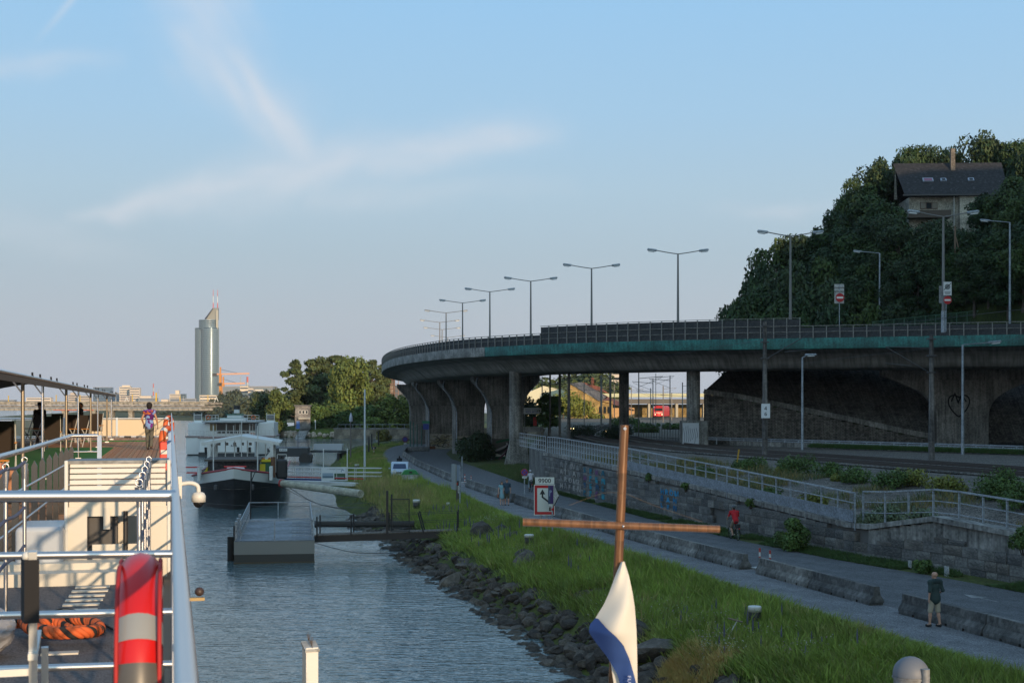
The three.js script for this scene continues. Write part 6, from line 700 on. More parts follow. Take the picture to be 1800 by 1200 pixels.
  const bg = mb().ball(0, 0, 0, 0.017, 0.6, 5).geo; for (let i = 0; i < 1300; i++) { const c = [[5.2, 50.5, 1.8, 2.2, 0], [6.2, 48, 2, 2, 1], [4.2, 53, 1.6, 1.6, 0], [7.1, 45, 2.2, 1.6, 1], [6, 43.5, 1.2, 1.2, 0], [0.6, 72, 1.6, 2.5, 0], [8.6, 41.8, 1.4, 1.4, 1], [-1.6, 86, 1.4, 3, 0]][i % 8], x = c[0] + (R() + R() - 1) * c[2], d = c[1] + (R() + R() - 1) * c[3]; if (x > pathL(d) - 0.2) continue; const p = c[4] && R() < 0.6; blos.push([x, bankY(x, d) + 0.2 + 0.25 * R(), -d, 0.8 + 0.7 * R(), 0.8, 0, R() < 0.06 ? [0.5, 0.38, 0.03] : p ? [0.36, 0.2, 0.32] : [0.5, 0.5, 0.46]]); }
  inst('meadow_blossoms', bg, mat([1, 1, 1], 0.8), blos, 'tiny white and pink blossoms scattered through the bank grass', 'flowers');
  structure('bare_soil', mergeGeometries([[3.4, 57.2, 1.25, 1.1], [2.6, 60.5, 0.8, 0.7], [6.3, 42.6, 1, 0.6]].map(([x, d, a, b]) => grid(8, 8, (u, w) => { const th = u * 6.2832, r = w * (0.8 + 0.35 * noise(Math.cos(th) * 2 + x, Math.sin(th) * 2)), X = x + Math.cos(th) * r * a, D = d + Math.sin(th) * r * b; return { x: X, y: bankY(X, D) + 0.03, z: -D }; }))), mat([0.5, 0.36, 0.28], 1, { map: ballastTex }));

  // riprap: each larger stone a thing of its own
  const tones = [[0.21, 0.18, 0.15], [0.14, 0.118, 0.098], [0.25, 0.215, 0.175], [0.105, 0.088, 0.074]].map(c => mat(c, 0.9, { map: grainA, bumpMap: bumpFine, bumpScale: 0.03 }));
  const geos = Array.from({ length: 9 }, (_, k) => { const g = mergeVertices(new THREE.IcosahedronGeometry(1, 1).deleteAttribute('uv').deleteAttribute('normal')), p = g.attributes.position, r = rng(60 + k), cuts = Array.from({ length: 6 }, () => [v(r() - 0.5, r() - 0.5, r() - 0.5).normalize(), 0.55 + 0.25 * r()]); for (let i = 0; i < p.count; i++) { const q = v(p.getX(i), p.getY(i), p.getZ(i)).multiplyScalar(0.85 + 0.3 * r()); for (const [n, h] of cuts) { const e = q.dot(n) - h; if (e > 0) q.addScaledVector(n, -e); } p.setXYZ(i, q.x, q.y * 0.72, q.z); } const f = meterUV(g.toNonIndexed()); f.computeVertexNormals(); return f; });
  let n = 0; const small = [];
  const spots = []; for (let i = 0; i < 1900; i++) { const q = R(), d = 40 + 75 * q ** 1.3, u = R() ** 1.3 * 0.3 - 0.05, x = lerp(shoreX(d), pathL(d), u); spots.push([x, d, (0.1 + 0.3 * R() ** 2.2) * (u > 0.25 ? 0.8 : 1)]); }
  for (const [px, py, sz] of [[850, 968, 0.9], [905, 975, 0.7], [915, 1010, 0.6], [925, 1018, 0.7], [900, 1035, 0.55], [795, 1000, 0.8], [1120, 1140, 0.9], [1150, 1160, 0.8], [1000, 1165, 0.7], [1130, 1175, 0.8], [1070, 1170, 0.6], [1232, 1190, 0.5], [1010, 1120, 0.6], [880, 965, 0.7]]) { const p = onPlane(px, py, 0.8); spots.push([p.x, -p.z, sz]); }
  spots.sort((a, b) => b[2] / b[1] - a[2] / a[1]);
  for (const [x, d, r] of spots) { const g = geos[R() * 9 | 0], m = tones[R() * 4 | 0], sc = v(r * (0.8 + 0.5 * R()), r * (0.7 + 0.5 * R()), r * (0.8 + 0.5 * R())), rot = new THREE.Quaternion().setFromEuler(new THREE.Euler((R() - 0.5) * 0.8, R() * 6.28, (R() - 0.5) * 0.8)), pos = v(x, Math.max(-0.2, bankY(x, d)) + r * 0.12, -d); if (n < 290) { const s = mesh('riprap_stone', g, m); s.position.copy(pos); s.quaternion.copy(rot); s.scale.copy(sc); tag(s, 'rough grey boulder in the stone bank at the water edge', 'boulder', 'boulders along the water edge'); n++; } else { const gg = g.clone(); gg.applyMatrix4(new THREE.Matrix4().compose(pos, rot, sc)); (small[R() * 4 | 0] ??= []).push(gg); } }
  small.forEach((a, i) => tag(mesh('small_stones', mergeGeometries(a), tones[i]), 'small broken stones filling the gaps along the water edge', 'stones', null, 'stuff'));
  { const a = onPlane(822, 975, 0.9), t = thing('painted_slab', 'tilted stone slab with a worn white painted stripe on the bank', 'stone slab', onPlane(842, 968, 0.95), 0.5); mb().box(0, 0.05, 0, 1.2, 0.16, 2.2, 0, -0.25).build('slab', tones[0], t); mb().box(-0.42, 0.145, 0, 0.3, 0.01, 2.1, 0, -0.25).build('stripe', whiteOld, t); }
}
// ---------------------------------------------------------------- bollards, posts and signs on the bank and path
const bollard = (px, base, w, h, cap, lb, y = 1.85) => { const p = onPlane(px, base, y), s = -p.z / F, r = w * s / 2, H = h * s, t = thing('mooring_bollard', lb, 'bollard', p.setY(y - 0.1), 0, 'white-topped mooring bollards'); mb().lathe([[0, 0], [r * 0.92, 0], [r * 0.92, H * (1 - cap) + 0.1], [0, H * (1 - cap) + 0.1]], 0, 0, 0, 20).build('post', blackPaint, t); mb().lathe([[0, H * (1 - cap) + 0.1], [r, H * (1 - cap) + 0.1], [r, H + 0.08], [r * 0.9, H + 0.1], [0, H + 0.1]], 0, 0, 0, 20).build('cap', mat([0.62, 0.62, 0.6], 0.7), t); };
bollard(1327, 1098, 24, 33, 0.3, 'black mooring bollard with a white top among the meadow flowers'); bollard(930, 958, 17, 19, 0.3, 'black mooring bollard with a white top near the red-framed sign'); bollard(732, 891, 13, 13, 0.4, 'wide bollard with a white top behind the wire gate'); bollard(788, 892, 7, 9, 0.5, 'small white-topped post in the grass by the violet flowers'); bollard(627, 821, 8, 5, 0.6, 'low white bollard beside the tall lamp pole');
{
  const signFace = (w, h, draw, tw = 256) => new THREE.MeshStandardMaterial({ roughness: 0.55, map: canvasTex(tw, Math.round(tw * h / w), draw) });
  { // waterway sign 9900
    const p = onPlane(957, 942, 1.9), s = -p.z / F, t = thing('waterway_sign', 'white waterway sign with thick red frame, bent black arrow and 9900 plate', 'sign', p, -0.06), Y = py => (942 - py) * s, X = px => (px - 957) * s;
    for (const px of [951, 961]) mb().box(X(px), Y(860) / 2, -0.1, 0.11, Y(860), 0.08).build('post', steelGalv, t);
    const w = 37 * s, h = 54 * s; mb().box(0, Y(878.5), -0.02, w, h, 0.04).build('board', whiteOld, t);
    mesh('board_print', new THREE.PlaneGeometry(w * 0.995, h * 0.995), signFace(w, h, (c, W, H) => { c.fillStyle = '#d4d6d0'; c.fillRect(0, 0, W, H); c.fillStyle = '#b3141b'; c.fillRect(8, 8, W - 16, H - 16); c.fillStyle = '#cdd0ca'; c.fillRect(40, 42, W - 80, H - 84); c.strokeStyle = '#15161a'; c.lineWidth = 20; c.lineJoin = 'miter'; c.beginPath(); c.moveTo(196, H - 62); c.lineTo(196, H - 152); c.lineTo(104, H - 222); c.lineTo(104, 100); c.stroke(); c.fillStyle = '#15161a'; c.beginPath(); c.moveTo(104, 56); c.lineTo(70, 118); c.lineTo(138, 118); c.fill(); c.beginPath(); c.arc(196, H - 64, 13, 0, 7); c.fill(); }), t).position.set(0, Y(878.5), 0.003);
    mb().box(X(957.5), Y(844.8), -0.02, 34 * s, 12.5 * s, 0.04).build('number_plate', whiteOld, t); mesh('number_print', new THREE.PlaneGeometry(33.6 * s, 12 * s), signFace(33.6, 12, (c, W, H) => { c.fillStyle = '#cfd2cc'; c.fillRect(0, 0, W, H); c.fillStyle = '#1b1c20'; c.font = 'bold 78px sans-serif'; c.textAlign = 'center'; c.fillText('9900', W / 2, H * 0.8); }), t).position.set(X(957.5), Y(844.8), 0.003);
    const q = onPlane(971, 944, 1.9), u = thing('parking_sign', 'blue and violet parking sign seen from the side beside a white arrow board', 'sign', q, 0); const Y2 = py => (944 - py) * s, X2 = px => (px - 971) * s; mb().rod(v(0, 0, 0.12), v(0, Y2(858), 0.12), 0.045).build('pole', steelGalv, u); mb().prism([[X2(972), Y2(854)], [X2(974.5), Y2(854)], [X2(982.5), Y2(872)], [X2(974.5), Y2(889)], [X2(972), Y2(889)]], 0.03, 0, 0, 0.05).build('arrow_board', whiteOld, u); mb().bar(v(X2(982.3), Y2(872.5), 0.08), v(X2(974), Y2(889), 0.08), 0.03, 0.05).build('board_edge', blackPaint, u);
    mb().box(X2(968), Y2(869.5), 0.16, 9 * s, 32 * s, 0.03).build('parking_board', mat([0.05, 0.05, 0.16], 0.6), u); mesh('parking_print', new THREE.PlaneGeometry(8.8 * s, 31.6 * s), signFace(9, 32, (c, W, H) => { c.fillStyle = '#29415f'; c.fillRect(0, 0, W * 0.4, H); c.fillStyle = '#30175a'; c.fillRect(W * 0.4, 0, W, H); c.fillStyle = '#8d9ab8'; c.font = 'bold 120px sans-serif'; c.fillText('P', 22, H * 0.45); c.fillRect(30, H * 0.45, 14, 60); }, 128), u).position.set(X2(968), Y2(869.5), 0.178); mb().box(X2(968), Y2(888.5), 0.16, 9 * s, 6 * s, 0.03).build('plate', whiteOld, u); mb().rod(v(0, Y2(893), 0.12), v(0, Y2(897), 0.12), 0.06).build('clamp', redPaint, u);
  }
  { const p = onPlane(922, 876, PATH_Y), s = -p.z / F, t = thing('no_stopping_sign', 'round red and blue no-stopping sign on a grey post by the road', 'sign', p), Y = py => (876 - py) * s; mb().rod(v(0, 0, 0), v(0, Y(824), 0), 0.05).build('pole', steelGalv, t); disc('face', 6.4 * s, canvasTex(128, 128, (c, w) => { c.fillStyle = '#8f1a20'; c.fillRect(0, 0, w, w); c.fillStyle = '#1e2f8c'; c.beginPath(); c.arc(64, 64, 48, 0, 7); c.fill(); c.strokeStyle = '#8f1a20'; c.lineWidth = 14; c.beginPath(); c.moveTo(28, 28); c.lineTo(100, 100); c.moveTo(100, 28); c.lineTo(28, 100); c.stroke(); }), t, 0, Y(830), 0.07); mb().box(0, Y(838.5), 0.06, 8 * s, 3.6 * s, 0.03).build('sub_plate', whiteOld, t); mesh('sub_plate_print', new THREE.PlaneGeometry(7.6 * s, 3.3 * s), signFace(8, 3.4, (c, W, H) => { c.fillStyle = '#c9cac6'; c.fillRect(0, 0, W, H); c.fillStyle = '#33353a'; c.font = 'bold 66px sans-serif'; c.fillText('150m', 48, H * 0.72); }), t).position.set(0, Y(838.5), 0.078); }
  { const p = onPlane(803, 888, 1.9), s = -p.z / F, t = thing('board_sign', 'wooden post carrying grey boards turned edge-on to the path', 'sign', p, 0), Y = py => (888 - py) * s; mb().box(0.02, Y(820) / 2, 0, 0.14, Y(820), 0.14).build('post', mat([0.2, 0.14, 0.11], 0.9), t); mb().box(-0.2, Y(838), 0, 0.1, 1.8, 0.9, 0.35).build('board', mat([0.25, 0.27, 0.27], 0.7), t); mb().box(0.05, Y(852), 0.1, 0.2, 2.0, 0.1).build('brace', mat([0.08, 0.07, 0.065], 0.8), t); mb().rod(v(0, Y(852), 0.12), v(0, Y(848), 0.12), 0.08).build('red_band', redPaint, t);
    const q = onPlane(808.5, 891, 1.9), u = thing('pole_sign', 'thin grey pole with a blue-grey sign seen edge-on', 'sign', q, 0), s2 = -q.z / F, Y2 = py => (891 - py) * s2; mb().rod(v(0, 0, 0), v(0, Y2(820), 0), 0.05).build('pole', steelGalv, u); mb().rod(v(0.14, Y2(840), -0.1), v(0.14, Y2(802), -0.1), 0.035).build('upper_pole', steelGalv, u); mb().box(-0.1, Y2(831), 0.05, 0.22, 1.1, 0.05, 0.5).build('plate', mat([0.2, 0.25, 0.33], 0.6), u); mb().box(-0.1, Y2(860), 0.05, 0.12, 0.5, 0.05).build('small_plate', whiteOld, u); }
  // red and white marker posts
  const marker = (px, base, top, foot, lb) => { const p = onPlane(px, base, PATH_Y + 0.01), s = -p.z / F, t = thing('marker_post', lb, 'post', p, 0, 'red and white marker posts'), H = (base - top) * s, n = 5; for (let k = 0; k < n; k++) mb().rod(v(0, H * k / n, 0), v(0, H * (k + 1) / n, 0), 0.045, 0.045, 10).build('band', k % 2 ? whitePaint : mat([0.38, 0.05, 0.04], 0.6), t); mb().box(0, 0.03, 0, foot ? 0.75 : 0.25, 0.06, foot ? 0.5 : 0.25, 0.6).build('foot', foot ? whiteOld : darkMetal, t); };
  marker(1336, 999, 963, true, 'red and white marker post on a pale foot in the barrier gap'); marker(1354, 999, 967, false, 'red and white marker post at the end of the long barrier'); marker(817, 848, 833, true, 'red and white marker post on a foot in the far barrier gap'); marker(828, 845, 836, false, 'small red and white post at the far barrier end'); marker(657, 797, 784, false, 'red and white post on the grass point');
  { const p = onPlane(641, 822, 1.85), s = -p.z / F, t = thing('lamp_pole', 'tall plain pale pole standing on the grass point', 'pole', p), h = (822 - 684) * s; mb().rod(v(0, -0.1, 0), v(0, h, 0), 0.13, 0.09, 12).build('pole', mat([0.5, 0.54, 0.58], 0.5), t); mb().lathe([[0, 0], [0.22, 0], [0.22, 0.1], [0, 0.1]], 0, 0.02, 0, 12).build('foot', concreteM, t);
    const f = P(616, 782, 200), u = thing('flag_post', 'wooden post with a small furled white flag', 'flag post', v(f.x, 1.7, -200)); mb().rod(v(0, -0.2, 0), v(0, 5.2, 0), 0.12, 0.08).build('post', mat([0.16, 0.14, 0.13], 0.9), u); mb().lathe([[0.02, 0], [0.28, 0.15], [0.2, 0.9], [0.04, 1.35]], 0.05, 4.9, 0, 8).build('flag', mat([0.45, 0.47, 0.58], 0.9), u);
    for (const [px, top, base, d, lb] of [[648, 768, 800, 215, 'dark mooring pile on the grass point'], [665, 760, 790, 250, 'thin dark pile near the yellowish shrub'], [653, 763, 795, 235, 'thin dark pole beside the mooring pile'], [596, 797, 812, 215, 'short dark bollard beside the gangway landing'], [604, 796, 806, 215, 'dark bin beside the gangway landing'], [657, 786, 793, 225, 'dark low bollard behind the red and white post']]) { const q = P(px, base, d), h = (base - top) * d / F, t2 = thing('mooring_pile', lb, 'pile', v(q.x, Math.min(q.y, 1.9), -d)); const thick = base - top < 20 ? 0.4 : 0.12; mb().rod(v(0, -0.3, 0), v(0, h, 0), thick, thick * 0.9, 8).build('pile', blackPaint, t2); mb().rod(v(0, h, 0), v(0, h + 0.06, 0), thick * 1.08, thick * 1.02, 8).build('cap', darkMetal, t2); } }
  { const st = thing('yellow_stake', 'leaning yellow steel stake on the ballast', 'stake', P(1296, 815, 96)); st.position.y = 4.4; mb().box(0, 0.7, 0, 0.1, 1.8, 0.06, 0, 0, -0.14).build('stake', mat([0.42, 0.24, 0.02], 0.6), st); mb().box(0.12, 1.58, 0, 0.12, 0.06, 0.08).build('cap', mat([0.42, 0.24, 0.02], 0.6), st);
    const cm = mat([0.27, 0.25, 0.24], 0.9, { map: streaks }); for (const [px, top, base, d, lb, plate, arms] of [[1345, 566, 812, 114, 'concrete catenary mast carrying a white plate reading 4 over 6', true, 1], [1638, 589, 814, 111, 'concrete catenary mast in front of the paved slope', false, -1], [1000, 619, 765, 160, 'concrete catenary mast beside the viaduct columns', false, 1]]) { const b = P(px, base, d), y0 = 4.5, s = d / F, h = EYE + (CY - top) * s - y0, t = thing('railway_mast', lb, 'mast', v(b.x, y0, -d), 0, 'concrete railway masts'); const g = new THREE.CylinderGeometry(0.17, 0.29, h + 0.4, 4); g.rotateY(Math.PI / 4); g.translate(0, h / 2 - 0.2, 0); mesh('shaft', meterUV(g), cm, t); for (const k of [0.3, 1.6, 2.9]) mb().box(0, h - k, 0, 0.62 - 0.0, 0.1, 0.5).build('band', darkMetal, t); mb().rod(v(arms * 0.2, h - 2.9, 0), v(arms * 3.6, h - 0.9, 0), 0.035).build('arm', darkMetal, t); mb().rod(v(arms * 0.2, h - 1.0, 0), v(arms * 3.6, h - 0.9, 0), 0.03).build('arm', darkMetal, t); mb().rod(v(arms * 1.6, h - 2.4, 0), v(arms * 3.6, h - 2.2, 0), 0.03).build('arm', darkMetal, t);
      if (plate) { const py = EYE + (CY - 722) * s - y0; mb().box(0, py, 0.33, 15.5 * s, 25.5 * s, 0.03).build('plate', whiteOld, t); mesh('plate_print', new THREE.PlaneGeometry(15.2 * s, 25 * s), signFace(15, 25, (c, W, H) => { c.fillStyle = '#d3d6da'; c.fillRect(0, 0, W, H); c.fillStyle = '#1a1c22'; c.font = 'bold 74px sans-serif'; c.textAlign = 'center'; c.fillText('4', W / 2, H * 0.44); c.fillText('6', W / 2, H * 0.84); }, 128), t).position.set(0, py, 0.35); } }
    [[[32, 14.5, -70], [20, 14.2, -114], [10, 13.2, -162]], [[47, 14.2, -62], [36, 13.8, -111], [22, 12.4, -150]]].forEach((q, i) => tag(mb().tube(q.map(p => v(...p)), 0.012, 20, 4).build('contact_wire', darkMetal), ['thin overhead contact wire above the near track', 'thin overhead contact wire above the rear track'][i], 'wire')); }
  // green posts, small signs at the far end of the path
  [[721, 740, 792, 222], [727, 742, 780, 236], [733, 745, 785, 232], [741, 748, 780, 245]].forEach(([px, top, base, d], i) => { const p = P(px, base, d), t = thing('green_post', 'thin green steel post of the row across the path end', 'post', v(p.x, PATH_Y, -d), 0, 'green posts across the path end'); mb().rod(v(0, 0, 0), v(0, EYE + (CY - top) * d / F - PATH_Y, 0), 0.09, 0.09, 8).build('post', mat([0.02, 0.1, 0.08], 0.6), t); mb().lathe([[0, 0], [0.18, 0], [0.18, 0.06], [0, 0.06]], 0, 0, 0, 10).build('foot', darkMetal, t); });
  { const p = v(P(748, 780, 225).x, PATH_Y, -226), t = thing('street_sign', 'blue square sign below a green plate beside the painted pier', 'sign', p); mb().rod(v(0, 0, 0), v(0, 4.2, 0), 0.05).build('pole', steelGalv, t); mb().box(0, 3.6, 0.06, 0.9, 0.9, 0.04).build('blue_sign', mat([0.02, 0.05, 0.3], 0.5), t); mb().box(0, 4.3, 0.06, 1.2, 0.4, 0.04).build('green_plate', mat([0.02, 0.22, 0.13], 0.5), t);
    const q = P(712, 782, 250), u = thing('no_stopping_sign', 'distant violet-blue round sign on the grass point', 'sign', v(q.x, 1.9, -250)); mb().rod(v(0, 0, 0), v(0, 0.9, 0), 0.05).build('pole', steelGalv, u); disc('face', 0.27 * 2, canvasTex(32, 32, (c) => { c.fillStyle = '#5a1b3c'; c.fillRect(0, 0, 32, 32); c.fillStyle = '#2a2a80'; c.beginPath(); c.arc(16, 16, 11, 0, 7); c.fill(); }), u, 0, 1.1, 0.06); mb().box(0, 0.35, 0.05, 0.5, 0.3, 0.03).build('sub_plate', whiteOld, u); }
  { const p = onPlane(1284, 1132, 1.5), t = thing('white_stick', 'thin white stick leaning in the grass above the stones', 'stick', p); mb().rod(v(-0.25, -0.1, 0), v(0.25, 0.75, -0.1), 0.02).build('stick', whiteOld, t); mb().rod(v(-0.05, 0.8, -0.1), v(0.4, 0.68, -0.1), 0.03).build('cross_piece', mat([0.2, 0.16, 0.12], 0.9), t); }
}
// ---------------------------------------------------------------- people: one smooth skin each, from tapered bones joined by a smooth minimum
function surfaceNet(f, lo, hi, cell) {
  const n = [0, 1, 2].map(k => Math.ceil((hi[k] - lo[k]) / cell) + 1), [nx, ny, nz] = n, val = new Float32Array(nx * ny * nz), id = (i, j, k) => i + nx * (j + ny * k);
  for (let k = 0; k < nz; k++) for (let j = 0; j < ny; j++) for (let i = 0; i < nx; i++) val[id(i, j, k)] = f(lo[0] + i * cell, lo[1] + j * cell, lo[2] + k * cell);
  const vid = new Int32Array(nx * ny * nz).fill(-1), pos = [], idx = [];
  for (let k = 0; k + 1 < nz; k++) for (let j = 0; j + 1 < ny; j++) for (let i = 0; i + 1 < nx; i++) {
    let c = 0, sx = 0, sy = 0, sz = 0; const e = (a, b) => { const [ax, ay, az] = a, [bx, by, bz] = b, va = val[id(i + ax, j + ay, k + az)], vb = val[id(i + bx, j + by, k + bz)]; if ((va < 0) !== (vb < 0)) { const t = va / (va - vb); sx += ax + (bx - ax) * t; sy += ay + (by - ay) * t; sz += az + (bz - az) * t; c++; } };
    let m = 0; for (let q = 0; q < 8; q++) if (val[id(i + (q & 1), j + (q >> 1 & 1), k + (q >> 2))] < 0) m++; if (m === 0 || m === 8) continue;
    for (let a = 0; a < 2; a++) for (let b = 0; b < 2; b++) { e([0, a, b], [1, a, b]); e([a, 0, b], [a, 1, b]); e([a, b, 0], [a, b, 1]); }
    vid[id(i, j, k)] = pos.length / 3; pos.push(lo[0] + (i + sx / c) * cell, lo[1] + (j + sy / c) * cell, lo[2] + (k + sz / c) * cell);
  }
  const quad = (a, b, c, d, flip) => { if (a < 0 || b < 0 || c < 0 || d < 0) return; flip ? idx.push(a, c, b, a, d, c) : idx.push(a, b, c, a, c, d); };
  for (let k = 1; k + 1 < nz; k++) for (let j = 1; j + 1 < ny; j++) for (let i = 1; i + 1 < nx; i++) {
    const s = val[id(i, j, k)] < 0;
    if (s !== val[id(i + 1, j, k)] < 0) quad(vid[id(i, j - 1, k - 1)], vid[id(i, j, k - 1)], vid[id(i, j, k)], vid[id(i, j - 1, k)], !s);
    if (s !== val[id(i, j + 1, k)] < 0) quad(vid[id(i - 1, j, k - 1)], vid[id(i, j, k - 1)], vid[id(i, j, k)], vid[id(i - 1, j, k)], s);
    if (s !== val[id(i, j, k + 1)] < 0) quad(vid[id(i - 1, j - 1, k)], vid[id(i, j - 1, k)], vid[id(i, j, k)], vid[id(i - 1, j, k)], !s);
  }
  const g = new THREE.BufferGeometry(); g.setAttribute('position', new THREE.Float32BufferAttribute(pos, 3)); g.setIndex(idx); g.computeVertexNormals(); return g;
}
const smin = (a, b, k) => { const h = clamp(0.5 + 0.5 * (b - a) / k); return lerp(b, a, h) - k * h * (1 - h); };
function field(bones, k) { return (x, y, z) => { let m = 1e3; for (const b of bones) { const [ax, ay, az, bx, by, bz, r1, r2, flat] = b, dx = bx - ax, dy = by - ay, dz = bz - az, l = dx * dx + dy * dy + dz * dz || 1e-6, t = clamp(((x - ax) * dx + (y - ay) * dy + (z - az) * dz) / l), qx = x - ax - dx * t, qy = y - ay - dy * t, qz = (z - az - dz * t) * (flat ?? 1), d = Math.sqrt(qx * qx + qy * qy + qz * qz) - lerp(r1, r2, t); m = m > 900 ? d : smin(m, d, k); } return m; }; }
function skin(bones, k, cell, pad = 0.05) { const lo = [1e9, 1e9, 1e9], hi = [-1e9, -1e9, -1e9]; for (const b of bones) for (const o of [0, 3]) for (let a = 0; a < 3; a++) { const r = Math.max(b[6], b[7]) + pad; lo[a] = Math.min(lo[a], b[o + a] - r); hi[a] = Math.max(hi[a], b[o + a] + r); } return surfaceNet(field(bones, k), lo, hi, cell); }
const bone = (a, b, r1, r2, flat) => [...a, ...b, r1, r2, flat];
const mid3 = (a, b, t) => a.map((q, i) => lerp(q, b[i], t));
function handBones(w, dir, side, grip) {                       // palm, four fingers of different length, thumb from the palm's side
  const d = v(...dir).normalize(), n = v(side, 0, 0.25).normalize(), acr = new V3().crossVectors(d, n).normalize(), B = [], W = v(...w), A = p => [p.x, p.y, p.z], palm = W.clone().addScaledVector(d, 0.085);
  for (const o of [-0.027, -0.009, 0.009, 0.027]) B.push(bone(A(W.clone().addScaledVector(acr, o * 0.6)), A(palm.clone().addScaledVector(acr, o)), 0.014, 0.012));
  [[0.027, 0.062], [0.009, 0.072], [-0.009, 0.068], [-0.027, 0.052]].forEach(([o, L]) => { const k = palm.clone().addScaledVector(acr, o), c1 = d.clone().addScaledVector(n, -0.3 - grip).normalize(), c2 = d.clone().addScaledVector(n, -0.8 - grip * 2).normalize(), m = k.clone().addScaledVector(c1, L * 0.5), e = m.clone().addScaledVector(c2, L * 0.5); B.push(bone(A(k), A(m), 0.0095, 0.009), bone(A(m), A(e), 0.009, 0.0075)); });
  const tb = W.clone().addScaledVector(d, 0.03).addScaledVector(acr, 0.03), tm = tb.clone().addScaledVector(d, 0.025).addScaledVector(acr, 0.022).addScaledVector(n, -0.012); B.push(bone(A(tb), A(tm), 0.012, 0.01), bone(A(tm), A(tm.clone().addScaledVector(d, 0.03).addScaledVector(n, -0.012)), 0.0095, 0.008)); return B;
}
const skinM = c => mat(c, 0.6);
function person(o) {
  const h = (o.h ?? 1.75) / 1.75, f = o.female ? 1 : 0, J = { hipL: [0.09, 0.93, 0], hipR: [-0.09, 0.93, 0], kneeL: [0.1, 0.5, 0.02], kneeR: [-0.1, 0.5, 0.02], ankL: [0.1, 0.085, -0.02], ankR: [-0.1, 0.085, -0.02], shL: [0.185 - 0.02 * f, 1.43, -0.01], shR: [-0.185 + 0.02 * f, 1.43, -0.01], elL: [0.245, 1.15, -0.03], elR: [-0.245, 1.15, -0.03], wrL: [0.25, 0.91, 0.04], wrR: [-0.25, 0.91, 0.04], pel: [0, 0.97, 0], chest: [0, 1.3, 0], neck: [0, 1.48, -0.01], head: [0, 1.635, 0.015], headTurn: 0, ...o.joints };
  for (const k in J) if (Array.isArray(J[k])) J[k] = J[k].map(q => q * h);
  const t = thing('person', o.label, 'person', o.pos, o.turn ?? 0, o.group), toe = s => { const a = J['ank' + s], q = o.toes?.[s] ?? [0, -0.05, 0.16]; return a.map((c, i) => c + q[i] * h); }, R = q => q * h;
  const limbs = [];
  for (const s of ['L', 'R']) limbs.push(bone(J['hip' + s], J['knee' + s], R(0.085), R(0.055)), bone(J['knee' + s], mid3(J['knee' + s], J['ank' + s], 0.35), R(0.052), R(0.054)), bone(mid3(J['knee' + s], J['ank' + s], 0.35), J['ank' + s], R(0.054), R(0.035)), bone(J['ank' + s], toe(s), R(0.04), R(0.032)), bone(J['sh' + s], J['el' + s], R(0.05 - 0.008 * f), R(0.038)), bone(J['el' + s], J['wr' + s], R(0.038), R(0.026)));
  const torso = [bone(J.pel, mid3(J.pel, J.chest, 0.5), R(0.135), R(0.12 - 0.015 * f), 1.25), bone(mid3(J.pel, J.chest, 0.5), J.chest, R(0.12 - 0.015 * f), R(0.145 - 0.01 * f), 1.3), bone(J.chest, mid3(J.shL, J.shR, 0.5), R(0.14), R(0.1), 1.3), bone(J.shL, J.shR, R(0.062), R(0.062))];
  const neck = bone(J.neck, mid3(J.neck, J.head, 0.6), R(0.055), R(0.05)), cell = o.cell ?? 0.02, geos = [skin([...limbs, ...torso, neck], R(0.03), cell)];
  // head with a face
  const hd = J.head, ct = Math.cos(J.headTurn), st = Math.sin(J.headTurn), H = (x, y, z) => [hd[0] + R(x * ct + z * st), hd[1] + R(y), hd[2] + R(-x * st + z * ct)];
  geos.push(skin([bone(H(0, 0.03, -0.02), H(0, 0.035, 0.01), R(0.083), R(0.08)), bone(H(0, -0.03, 0.02), H(0, -0.075, 0.045), R(0.066), R(0.045)), bone(H(0, 0.01, 0.085), H(0, -0.022, 0.102), R(0.01), R(0.015)), bone(H(-0.03, 0.022, 0.075), H(0.03, 0.022, 0.075), R(0.012), R(0.012)), bone(H(-0.018, -0.058, 0.082), H(0.018, -0.058, 0.082), R(0.009), R(0.009)), bone(H(0.078, 0.012, -0.01), H(0.08, -0.022, -0.005), R(0.014), R(0.01)), bone(H(-0.078, 0.012, -0.01), H(-0.08, -0.022, -0.005), R(0.014), R(0.01)), bone(J.neck, H(0, -0.05, -0.01), R(0.052), R(0.05))], R(0.014), 0.009));
  for (const s of ['L', 'R']) { const dir = J['wr' + s].map((q, i) => q - J['el' + s][i]); geos.push(skin(handBones(J['wr' + s], dir, s === 'L' ? 1 : -1, o.grip ?? 0.1), 0.008, 0.006, 0.02)); }
  const body = mesh('body', mergeGeometries(geos), skinM(o.skin ?? [0.42, 0.24, 0.17]), t);
  for (const sx of [-0.032, 0.032]) { const e = H(sx, 0.005, 0.082); mb().ball(e[0], e[1], e[2], R(0.011), 0.8, 8).build('eye', mat([0.03, 0.025, 0.02], 0.3), t); }
  const wear = (name, bones, m, k = 0.035, c = cell) => mesh(name, skin(bones, R(k), c), m, t), grow = (b, g, g2 = g) => { const q = [...b]; q[6] += R(g); q[7] += R(g2); return q; };
  if (o.top) { const B = torso.map(b => grow(b, o.loose ?? 0.014)), sl = o.sleeve ?? 0.6; for (const s of ['L', 'R']) { if (sl > 0) B.push(bone(J['sh' + s], mid3(J['sh' + s], J['el' + s], Math.min(1, sl)), R(0.066), R(0.056))); if (sl > 1) B.push(bone(J['el' + s], mid3(J['el' + s], J['wr' + s], sl - 1), R(0.056), R(0.045))); } if (o.hem) B.push(bone(J.pel, J.pel.map((q, i) => q - (i === 1 ? R(o.hem) : i === 2 ? R(o.hemBack ?? 0) : 0)), R(0.155 + (o.flare ?? 0)), R(0.165 + (o.flare ?? 0)), 1.15)); wear('top', B, o.top); }
